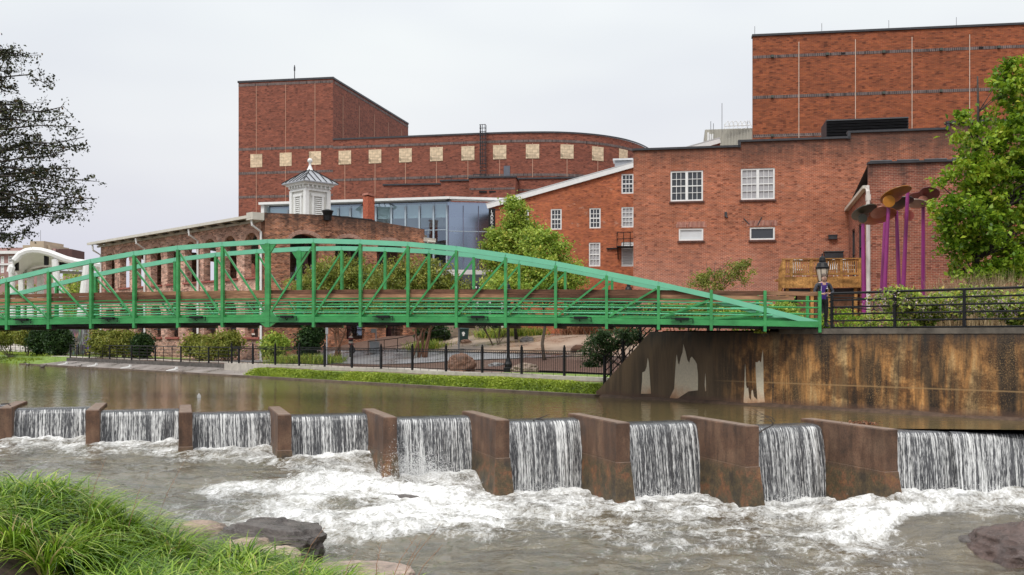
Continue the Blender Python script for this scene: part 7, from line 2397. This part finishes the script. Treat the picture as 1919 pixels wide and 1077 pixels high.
def disc(cx_, cy_, Y, rx, ry, tilt, roll, c, nm, notch=None, label=None):
    """shallow curved plate, rim scalloped by a round notch"""
    m = bpy.data.materials.get(nm) or simple(nm, c, 0.3, 0.2, 2.5)
    p = P(cx_, cy_, Y)
    ns, nr = 32, 6
    q = MB()
    rings_t, rings_b = [], []
    for j in range(nr + 1):
        rr = j / nr
        rt = []
        for k in range(ns):
            a = 2 * math.pi * k / ns
            f = 1.0
            if notch:
                d_ = (a - notch[0] + math.pi) % (2 * math.pi) - math.pi
                f = 1 - notch[1] * math.exp(-(d_ / notch[2]) ** 2)
            x, y = rr * rx * f * math.cos(a), rr * ry * f * math.sin(a)
            rt.append(V(x, y, 0.14 * rx * rr * rr))
        rings_t.append(rt)
    M_ = Matrix.Translation(p) @ Matrix.Rotation(roll, 4, 'Y') @ Matrix.Rotation(-(tilt - R(7)), 4, 'X')
    n_up = (M_.to_3x3() @ V(0, 0, 1)).normalized() * 0.03
    vs = [M_ @ v for r_ in rings_t for v in r_]
    k0 = len(vs)
    vs = vs + [v + n_up for v in vs]
    fs = []
    for j in range(nr):
        for k in range(ns):
            a, b, c_, d_ = j * ns + k, j * ns + (k + 1) % ns, (j + 1) * ns + (k + 1) % ns, (j + 1) * ns + k
            fs.append((a, d_, c_, b))
            fs.append((a + k0, b + k0, c_ + k0, d_ + k0))
    for k in range(ns):
        a, b = nr * ns + k, nr * ns + (k + 1) % ns
        fs.append((a, a + k0, b + k0, b))
    q.add(vs, fs)
    o = q.build('petal_disc', m, sc_)
    o['label'] = label
def hub(cx_, cy_, Y, r, c, nm, label):
    m = bpy.data.materials.get(nm) or simple(nm, c, 0.3, 0.2, 2.5)
    q = MB(); p = P(cx_, cy_, Y)
    q.tube([p + V(0, -0.02, 0), p + V(0, 0.03, 0)], [r, r], 20)
    o = q.build('hub_plate', m, sc_); o['label'] = label
disc(1621, 401, 40.5, 0.52, 0.7, R(28), R(-6), (0.055, 0.055, 0.035), 'dark_olive_plate', (0.2, 0.55, 0.5), 'dark olive disc with a bite')
hub(1616.5, 409, 40.4, 0.19, (0.05, 0.045, 0.03), 'dark_hub', 'dark hub')
disc(1645, 410, 41.4, 0.82, 0.7, R(30), R(-5), (0.34, 0.10, 0.03), 'orange_plate', None, 'orange disc')
disc(1648, 400, 40.4, 0.34, 0.42, R(36), R(4), (0.40, 0.16, 0.11), 'salmon_plate', None, 'salmon disc')
disc(1681, 369, 40.0, 0.64, 0.8, R(26), R(-8), (0.32, 0.13, 0.02), 'mustard_plate', (0.3, 0.5, 0.6), 'mustard disc with a bite')
hub(1666, 377, 39.8, 0.25, (0.48, 0.19, 0.025), 'mustard_hub', 'mustard hub')
disc(1731, 369, 41.9, 0.62, 0.75, R(26), R(9), (0.16, 0.04, 0.035), 'maroon_plate', (3.6, 0.45, 0.5), 'maroon disc')
hub(1730, 376, 41.7, 0.22, (0.42, 0.18, 0.14), 'pink_hub', 'pink half hub')
disc(1690, 384, 41.5, 0.46, 0.7, R(24), R(3), (0.02, 0.022, 0.018), 'black_plate', (0.4, 0.4, 0.6), 'black disc')
hub(1703, 404, 41.2, 0.22, (0.30, 0.075, 0.065), 'red_hub', 'dull red hub')
disc(1715, 385, 41.8, 0.55, 0.5, R(20), R(10), (0.36, 0.27, 0.22), 'buff_plate', (2.6, 0.5, 0.7), 'buff disc')

# ---------------------------------------------------------------- plaza furniture
wb = empty('wheeled_bin', foot(869, 63.5), 'dark green wheeled bin with a white emblem in front of the plaza steps', 'bin')
b = Vector(foot(869, 63.5))
DGR = simple('dark_green_plastic', (0.018, 0.05, 0.045), 0.4, 0.1, 3)
q = MB(); loft(q, [[b + V(x * w_, y * w_, z) for x, y in ((-1, -1), (1, -1), (1, 1), (-1, 1))] for w_, z in ((0.27, 0.06), (0.33, 0.86))]); q.build('body', DGR, wb)
q = MB(); loft(q, [[b + V(x * w_, y * w_, z) for x, y in ((-1, -1), (1, -1), (1, 1), (-1, 1))] for w_, z in ((0.36, 0.865), (0.36, 0.93), (0.30, 1.0))]); q.build('lid', DGR, wb)
for s_ in (-1, 1):
    q = MB(); q.tube([b + V(s_ * 0.27, 0.22, 0.12), b + V(s_ * 0.33, 0.22, 0.12)], [0.12, 0.12], 12); q.build('wheel', BLACK, wb)
q = MB(); q.tube([b + V(0, -0.335, 0.62), b + V(0, -0.31, 0.62)], [0.10, 0.10], 12); q.tube([b + V(0, -0.345, 0.50), b + V(0, -0.31, 0.50)], [0.07, 0.07], 8); q.build('emblem', WHITE, wb)
sp_ = empty('sign_post', foot(860, 60), 'thin grey post beside the dark green wheeled bin', 'post')
b = Vector(foot(860, 60)); q = MB(); q.tube([b, b + V(0, 0, 2.2)], 0.05, 8); q.build('pole', GREY_METAL, sp_)
b = Vector(foot(612.5, 58))
sp2 = empty('sign_post', b, 'thin grey post with narrow white lettered strip behind the picket fence', 'post')
q = MB(); q.tube([b, b + V(0, 0, 2.3)], 0.045, 8); q.build('pole', GREY_METAL, sp2)
q = MB(); q.box(P(612.5, 619, 57.9), (0.16, 0.02, 0.42)); q.build('plate', GREY_METAL, sp2)
gb_ = foot(702, 63)
ub = empty('utility_box', gb_, 'light grey utility box on the ground between the two crape myrtles', 'utility box')
b = Vector(gb_); q = MB(); q.box(b + V(0, 0, 0.42), (0.62, 0.4, 0.72)); q.build('cabinet', GREY_METAL, ub); q = MB(); q.box(b + V(0, 0, 0.79), (0.66, 0.44, 0.03)); q.build('lid', GREY_METAL, ub)
q = MB(); q.tube([b + V(0.05, 0.3, 0), b + V(0.05, 0.3, 1.5)], 0.04, 6); q.box(b + V(-0.1, 0.3, 1.5), (0.35, 0.15, 0.25)); q.build('meter', GREY_METAL, ub)
hr = pipe_fence('plaza_handrail', [V(*foot(690, 62.3)), V(*foot(720, 62.0)), V(*foot(745, 62)), V(*foot(777, 63)), V(*foot(806, 64)), V(*foot(834, 65))], 'thin black handrail climbing past the grey utility box to the steps', 2, 0.95, 0.018, 0.01, 0)
ps_ = empty('plaza_steps', foot(875, 68), 'broad tan stone steps behind the wheeled bin', 'steps')
b = Vector(foot(872, 67))
for k in range(6):
    q = MB(); q.box(b + V(0, 0.34 * k, 0.08 + 0.16 * k), (3.6, 0.38, 0.15)); q.build('step', simple('step_stone', (0.25, 0.19, 0.14), 0.7, 0.2, 4) if k == 0 else bpy.data.materials['step_stone'], ps_)
dp = empty('door_porch', foot(905, 70), 'pale grey doorway frame glimpsed through the bridge rails', 'doorway')
b = Vector(foot(905, 70)); q = MB()
for x in (-1.3, -0.4, 0.5, 1.4):
    q.box(b + V(x, 0, 1.5), (0.16, 0.2, 3.0))
q.box(b + V(0, 0, 3.0), (3.0, 0.25, 0.3)); q.build('frame', simple('pale_grey_paint', (0.55, 0.56, 0.57), 0.5, 0.08, 2), dp)
q = MB(); q.box(b + V(0, 0.3, 1.45), (2.8, 0.05, 2.7)); q.build('glass', GLASS_DARK, dp)

# ---------------------------------------------------------------- driftwood, debris, ducks
STICK = simple('wet_stick', (0.035, 0.026, 0.022), 0.6, 0.4, 8)
def sticks(name, paths, label):
    root = empty(name, paths[0][0][0], label, 'branch')
    for k, (pts, r0) in enumerate(paths):
        q = MB(); n_ = len(pts)
        q.tube(pts, [r0 * (1 - 0.75 * i / (n_ - 1)) for i in range(n_)], 6)
        q.build('twig' if k else 'limb', STICK, root)
    return root
def bp(l, Y, dz=0.0):
    return [P(x, y, Y + 0.02 * i) + V(0, 0, dz) for i, (x, y) in enumerate(l)]
sticks('branch', [(bp([(971, 795), (990, 789), (1012, 783), (1030, 776)], 26.9), 0.035), (bp([(1000, 786), (1004, 800), (1002, 812)], 26.7), 0.02), (bp([(1010, 784), (1022, 788)], 26.8), 0.018)], 'bare brown branch caught on the lip between two piers in mid weir')
Yb = 24.6
sticks('branch', [(bp([(1420, 812), (1432, 804), (1448, 796), (1452, 788), (1446, 782), (1436, 779), (1426, 781)], Yb), 0.022), (bp([(1448, 796), (1446, 788), (1440, 783), (1430, 776), (1418, 770), (1410, 764)], Yb), 0.012), (bp([(1446, 790), (1436, 786), (1424, 788), (1418, 796)], Yb), 0.01),
                   (bp([(1440, 783), (1428, 782), (1416, 777), (1402, 774)], Yb), 0.008), (bp([(1424, 788), (1434, 790), (1440, 788)], Yb), 0.008), (bp([(1430, 776), (1422, 778), (1408, 772)], Yb), 0.007)], 'curly black twig standing on the lip left of the largest pier')
sticks('branch', [(bp([(2, 757), (14, 756), (20, 760), (21, 768)], 30.6), 0.025), (bp([(14, 756), (20, 755)], 30.6), 0.015)], 'small black twig on the pier at the left edge')
q = MB()
pd = P(1615, 793, 24.75)
root = empty('debris_clump', pd, 'small clump of dead leaves and sticks caught on the largest pier', 'debris')
C = np.array(pd) + RNG.normal(size=(260, 3)) * np.array([0.20, 0.16, 0.022])
quads_mesh('dead_leaves', leaves(C, 0.07), RUSSET, root)
for k in range(5):
    q.tube([pd + Vector(RNG.normal(size=3) * np.array([0.2, 0.14, 0.02])), pd + Vector(RNG.normal(size=3) * np.array([0.25, 0.14, 0.02]))], 0.012, 4)
q.build('twigs', STICK, root)
def duck(px, py, rz, label):
    Y_ = -WL * F / (py - HY)
    p = P(px, py, Y_)
    root = empty('duck', p, label, 'duck')
    bm = bmesh.new()
    v0 = []
    me = bpy.data.meshes.new('duck_body')
    ca, sa = math.cos(rz), math.sin(rz)
    prof = [(-0.26, 0.10, 0.012, 0.01), (-0.2, 0.085, 0.05, 0.04), (-0.1, 0.06, 0.09, 0.075), (0.02, 0.055, 0.10, 0.085), (0.12, 0.065, 0.08, 0.08), (0.18, 0.11, 0.045, 0.055), (0.20, 0.17, 0.032, 0.04), (0.215, 0.215, 0.035, 0.04), (0.25, 0.215, 0.025, 0.028), (0.275, 0.205, 0.014, 0.008), (0.31, 0.20, 0.010, 0.004)]
    q = MB()
    secs = []
    for x, z, wy, hz in prof:
        secs.append([p + V(x * ca - wy * math.cos(t) * sa, x * sa + wy * math.cos(t) * ca, z + hz * math.sin(t)) for t in [2 * math.pi * i / 10 for i in range(10)]])
    loft(q, secs)
    bm.free()
    q.build('body', simple('duck_feathers', (0.075, 0.06, 0.05), 0.7, 0.5, 12) if 'duck_feathers' not in bpy.data.materials else bpy.data.materials['duck_feathers'], root, smooth=True)
    q = MB(); q.box(p + V(-0.05 * ca, -0.05 * sa, 0.1), (0.2, 0.17, 0.03), rz); q.build('wing', simple('pale_feather', (0.5, 0.48, 0.45), 0.7, 0.1, 4) if 'pale_feather' not in bpy.data.materials else bpy.data.materials['pale_feather'], root)
duck(52, 684, 2.8, 'dark duck swimming nearest the far left grassy bank')
duck(80, 688, 0.3, 'dark duck swimming just below the sloping slab end')
duck(147, 688.5, 0.1, 'pale backed duck swimming along the sloping slab')
fl = MB(); pf = P(373, 745, -WL * F / (745 - HY)); fl.box(pf + V(0, 0, 0.05), (0.13, 0.12, 0.10), 0.3); fl.lathe(pf + V(0.0, 0, 0.10), [(0.05, 0), (0.03, 0.04), (0.015, 0.06)], 8)
tag(fl.build('floating_jug', WHITE), 'small white jug floating on the pool', 'jug')

# ---------------------------------------------------------------- people
SKIN = simple('skin', (0.52, 0.31, 0.23), 0.55, 0.06, 8)
HAIRM = simple('brown_hair', (0.10, 0.065, 0.045), 0.6, 0.3, 20)
def figure(name, base, J, edges, radii, root_i, paint, mats, label, rz, s=1.0, hair=None, extras=None, hair_m=None):
    """one continuous skinned body; paint(co) picks the material of each face"""
    root = empty(name, (0, 0, 0), label, 'person')
    me = bpy.data.meshes.new('body')
    me.from_pydata([tuple(q) for q in J], edges, [])
    o = bpy.data.objects.new('body_src', me)
    COL.objects.link(o)
    md = o.modifiers.new('Skin', 'SKIN')
    md.use_smooth_shade = True
    for i, r_ in enumerate(radii):
        o.data.skin_vertices[0].data[i].radius = (r_, r_) if not isinstance(r_, tuple) else r_
        o.data.skin_vertices[0].data[i].use_root = i == root_i
    sb = o.modifiers.new('Sub', 'SUBSURF'); sb.levels = 2; sb.render_levels = 2
    dg = bpy.context.evaluated_depsgraph_get()
    me2 = bpy.data.meshes.new_from_object(o.evaluated_get(dg))
    bpy.data.objects.remove(o)
    me2.materials.clear()
    b = link('body', me2, mats, root)
    for p in me2.polygons:
        p.material_index = paint(p.center)
        p.use_smooth = True
    if hair:
        h = MB(); h.lathe(hair[0], hair[1], 14, hair[2], hair[3]); ho = h.build('hair', hair_m or HAIRM, root, smooth=True)
    if extras:
        extras(root)
    root.location = base
    root.rotation_euler = (0, 0, rz)
    root.scale = (s, s, s)
    return root
def hand(J, E_, Rr, wrist, d, side, curl):
    """palm, four unequal fingers and a thumb branching from the side of the palm"""
    d = Vector(d).normalized(); sd = Vector(side).normalized(); dn = Vector(curl).normalized()
    w0 = Vector(J[wrist])
    pi = len(J); J.append(w0 + d * 0.045); Rr.append((0.032, 0.017)); E_.append((wrist, pi))
    for k, (off, ln) in enumerate(((-0.03, 0.066), (-0.010, 0.076), (0.010, 0.071), (0.03, 0.056))):
        a = len(J)
        J.append(w0 + d * 0.088 + sd * off); Rr.append(0.0105); E_.append((pi, a))
        J.append(w0 + d * (0.088 + ln * 0.5) + sd * off + dn * 0.012); Rr.append(0.0095); E_.append((a, a + 1))
        J.append(w0 + d * (0.088 + ln * 0.75) + sd * off + dn * 0.038); Rr.append(0.008); E_.append((a + 1, a + 2))
    a = len(J)
    J.append(w0 + d * 0.035 - sd * 0.045 + dn * 0.012); Rr.append(0.012); E_.append((pi, a))
    J.append(w0 + d * 0.075 - sd * 0.055 + dn * 0.028); Rr.append(0.009); E_.append((a, a + 1))
# person 1: faces the river, forearms towards the rail, head bowed over a phone (front is -Y)
J, E_, Rr = [], [], []
def jn(p, r_, par=None):
    J.append(Vector(p)); Rr.append(r_)
    if par is not None:
        E_.append((par, len(J) - 1))
    return len(J) - 1
pel = jn((0, 0, 0.94), (0.17, 0.125))
wst = jn((0, -0.01, 1.08), (0.155, 0.115), pel)
chs = jn((0, -0.03, 1.27), (0.185, 0.13), wst)
shc = jn((0, -0.06, 1.40), (0.15, 0.10), chs)
nk = jn((0, -0.09, 1.47), (0.058, 0.058), shc)
h1 = jn((0, -0.125, 1.545), (0.078, 0.088), nk)
h2 = jn((0, -0.145, 1.62), (0.082, 0.095), h1)
h3 = jn((0, -0.13, 1.69), (0.062, 0.075), h2)
nose = jn((0, -0.245, 1.585), (0.012, 0.014), h2)
for s_ in (-1, 1):
    ear = jn((s_ * 0.083, -0.12, 1.60), (0.012, 0.02), h2)
    sh_ = jn((s_ * 0.20, -0.05, 1.385), (0.075, 0.07), shc)
    el = jn((s_ * 0.31, -0.10, 1.14), (0.052, 0.052), sh_)
    wr = jn((s_ * 0.10, -0.30, 1.075), (0.03, 0.03), el)
    hand(J, E_, Rr, wr, (-s_ * 0.65, -0.55, 0.35), (0.3, 0.2, 0.9), (-s_, 0.2, 0.2))
    hp_ = jn((s_ * 0.10, 0.0, 0.88), (0.10, 0.105), pel)
    kn = jn((s_ * 0.11, -0.02, 0.49), (0.065, 0.07), hp_)
    an_ = jn((s_ * 0.11, 0.03, 0.10), (0.045, 0.05), kn)
    hl = jn((s_ * 0.115, 0.05, 0.045), (0.04, 0.035), an_)
    toe = jn((s_ * 0.13, -0.14, 0.035), (0.045, 0.03), an_)
NAVY = simple('navy_jacket', (0.022, 0.025, 0.036), 0.6, 0.3, 6)
PSHIRT = simple('purple_shirt', (0.060, 0.022, 0.20), 0.7, 0.15, 6)
TROU = simple('black_trousers', (0.012, 0.012, 0.014), 0.8, 0.3, 6)
def paint1(c):
    if c.z > 1.45 or (abs(c.x) < 0.045 and c.y < -0.10 and c.z > 1.36):
        return 0
    if c.z > 0.93:
        if c.y < -0.265 and 1.0 < c.z < 1.22:
            return 0
        if abs(c.x) < 0.085 and c.y < -0.06:
            return 2
        return 1
    return 3
def extra1(root):
    for s_ in (-1, 1):
        q = MB(); q.lathe((s_ * 0.032, -0.236, 1.622), [(0.001, -0.006), (0.009, 0), (0.001, 0.006)], 8); q.build('eye', BLACK, root)
        q = MB(); q.tube([(s_ * 0.09, -0.15, 1.34), (s_ * 0.105, -0.165, 1.2), (s_ * 0.10, -0.135, 1.0)], 0.012, 5); q.build('jacket_piping', simple('grey_piping', (0.4, 0.4, 0.45), 0.6, 0.1, 3) if s_ < 0 else bpy.data.materials['grey_piping'], root)
    q = MB(); q.tube([(-0.05, -0.242, 1.625), (-0.02, -0.252, 1.622), (0.02, -0.252, 1.622), (0.05, -0.242, 1.625)], 0.005, 4); q.build('glasses', BLACK, root)
    q = MB(); q.tube([(-0.025, -0.215, 1.535), (0, -0.222, 1.532), (0.025, -0.215, 1.535)], 0.006, 4); q.build('mouth', simple('lips', (0.35, 0.13, 0.11), 0.5, 0.1, 3), root)
    q = MB(); q.box((0.085, -0.165, 1.24), (0.06, 0.02, 0.05)); q.build('chest_badge', WHITE, root)
pb_ = P(1541.5, 0, 31.2)
per1 = figure('person', (pb_.x, pb_.y, 0.275), J, E_, Rr, 0, paint1, [SKIN, NAVY, PSHIRT, TROU], 'person in navy jacket and purple shirt bowed over a phone at the bridge end railing', 0.05, 1.0,
              hair=((0, -0.118, 1.63), [(0.088, -0.03), (0.094, 0.02), (0.088, 0.065), (0.062, 0.10), (0.02, 0.118)], 0.98, 1.12), extras=extra1)
q = MB()
q.beam(V(pb_.x - 0.0, pb_.y - 0.37, 0.275 + 1.115), V(pb_.x + 0.0, pb_.y - 0.42, 0.275 + 1.235), 0.075, 0.012, up=(0, 1, 0.4))
tag(q.build('phone', BLACK), 'black phone held by the person at the bridge end', 'phone')

# person 2: walking past the pavilion in a striped top and black leggings
J, E_, Rr = [], [], []
pel = jn((0, 0, 0.95), (0.14, 0.11)); wst = jn((0, 0, 1.08), (0.125, 0.095), pel); chs = jn((0, 0, 1.26), (0.155, 0.11), wst); shc = jn((0, 0, 1.39), (0.12, 0.085), chs)
nk = jn((0, -0.01, 1.47), (0.048, 0.05), shc); h1 = jn((0, -0.03, 1.55), (0.07, 0.08), nk); h2 = jn((0, -0.03, 1.63), (0.075, 0.09), h1); h3 = jn((0, -0.02, 1.69), (0.055, 0.066), h2)
jn((0, -0.125, 1.60), (0.011, 0.012), h2)
for s_ in (-1, 1):
    sh_ = jn((s_ * 0.17, 0, 1.375), (0.06, 0.058), shc); el = jn((s_ * 0.20, 0.04 * s_, 1.12), (0.043, 0.043), sh_); wr = jn((s_ * 0.19, -0.06 * s_ - 0.05, 0.90), (0.027, 0.027), el)
    hand(J, E_, Rr, wr, (0, -0.1, -1), (0, 1, 0), (-s_, 0, 0))
    hp_ = jn((s_ * 0.085, 0, 0.88), (0.085, 0.09), pel)
    if s_ < 0:
        kn = jn((s_ * 0.08, -0.02, 0.49), (0.055, 0.06), hp_); an_ = jn((s_ * 0.08, 0.0, 0.10), (0.036, 0.04), kn); hl = jn((s_ * 0.08, 0.03, 0.04), (0.035, 0.03), an_); toe = jn((s_ * 0.08, -0.15, 0.035), (0.04, 0.028), an_)
    else:
        kn = jn((s_ * 0.09, -0.26, 0.55), (0.055, 0.06), hp_); an_ = jn((s_ * 0.085, 0.04, 0.25), (0.036, 0.04), kn); hl = jn((s_ * 0.085, 0.09, 0.20), (0.033, 0.03), an_); toe = jn((s_ * 0.085, -0.06, 0.15), (0.04, 0.028), an_)
STR1 = simple('red_stripe', (0.16, 0.03, 0.035), 0.8, 0.2, 6); STR2 = simple('cream_stripe', (0.50, 0.45, 0.40), 0.8, 0.1, 6)
def paint2(c):
    if c.z > 1.445: return 0
    if c.z < 0.12 or (c.z < 0.24 and c.x > 0 and c.y > -0.1 and c.z < 0.23): return 3
    if abs(c.x) > 0.15 and c.z < 0.92: return 0
    if c.z > 0.90:
        b_ = (c.z - 0.9) * 8.5
        return (1, 2, 4)[int(b_) % 3]
    return 4
p2 = foot(657.5, 61.5)
figure('person', p2, J, E_, Rr, 0, paint2, [SKIN, STR1, STR2, WHITE, TROU], 'person in striped top and black leggings walking by the pavilion wall', R(62), 1.0,
       hair=((0, -0.012, 1.63), [(0.07, -0.1), (0.083, -0.03), (0.087, 0.03), (0.08, 0.07), (0.05, 0.10), (0.01, 0.112)], 0.98, 1.12))
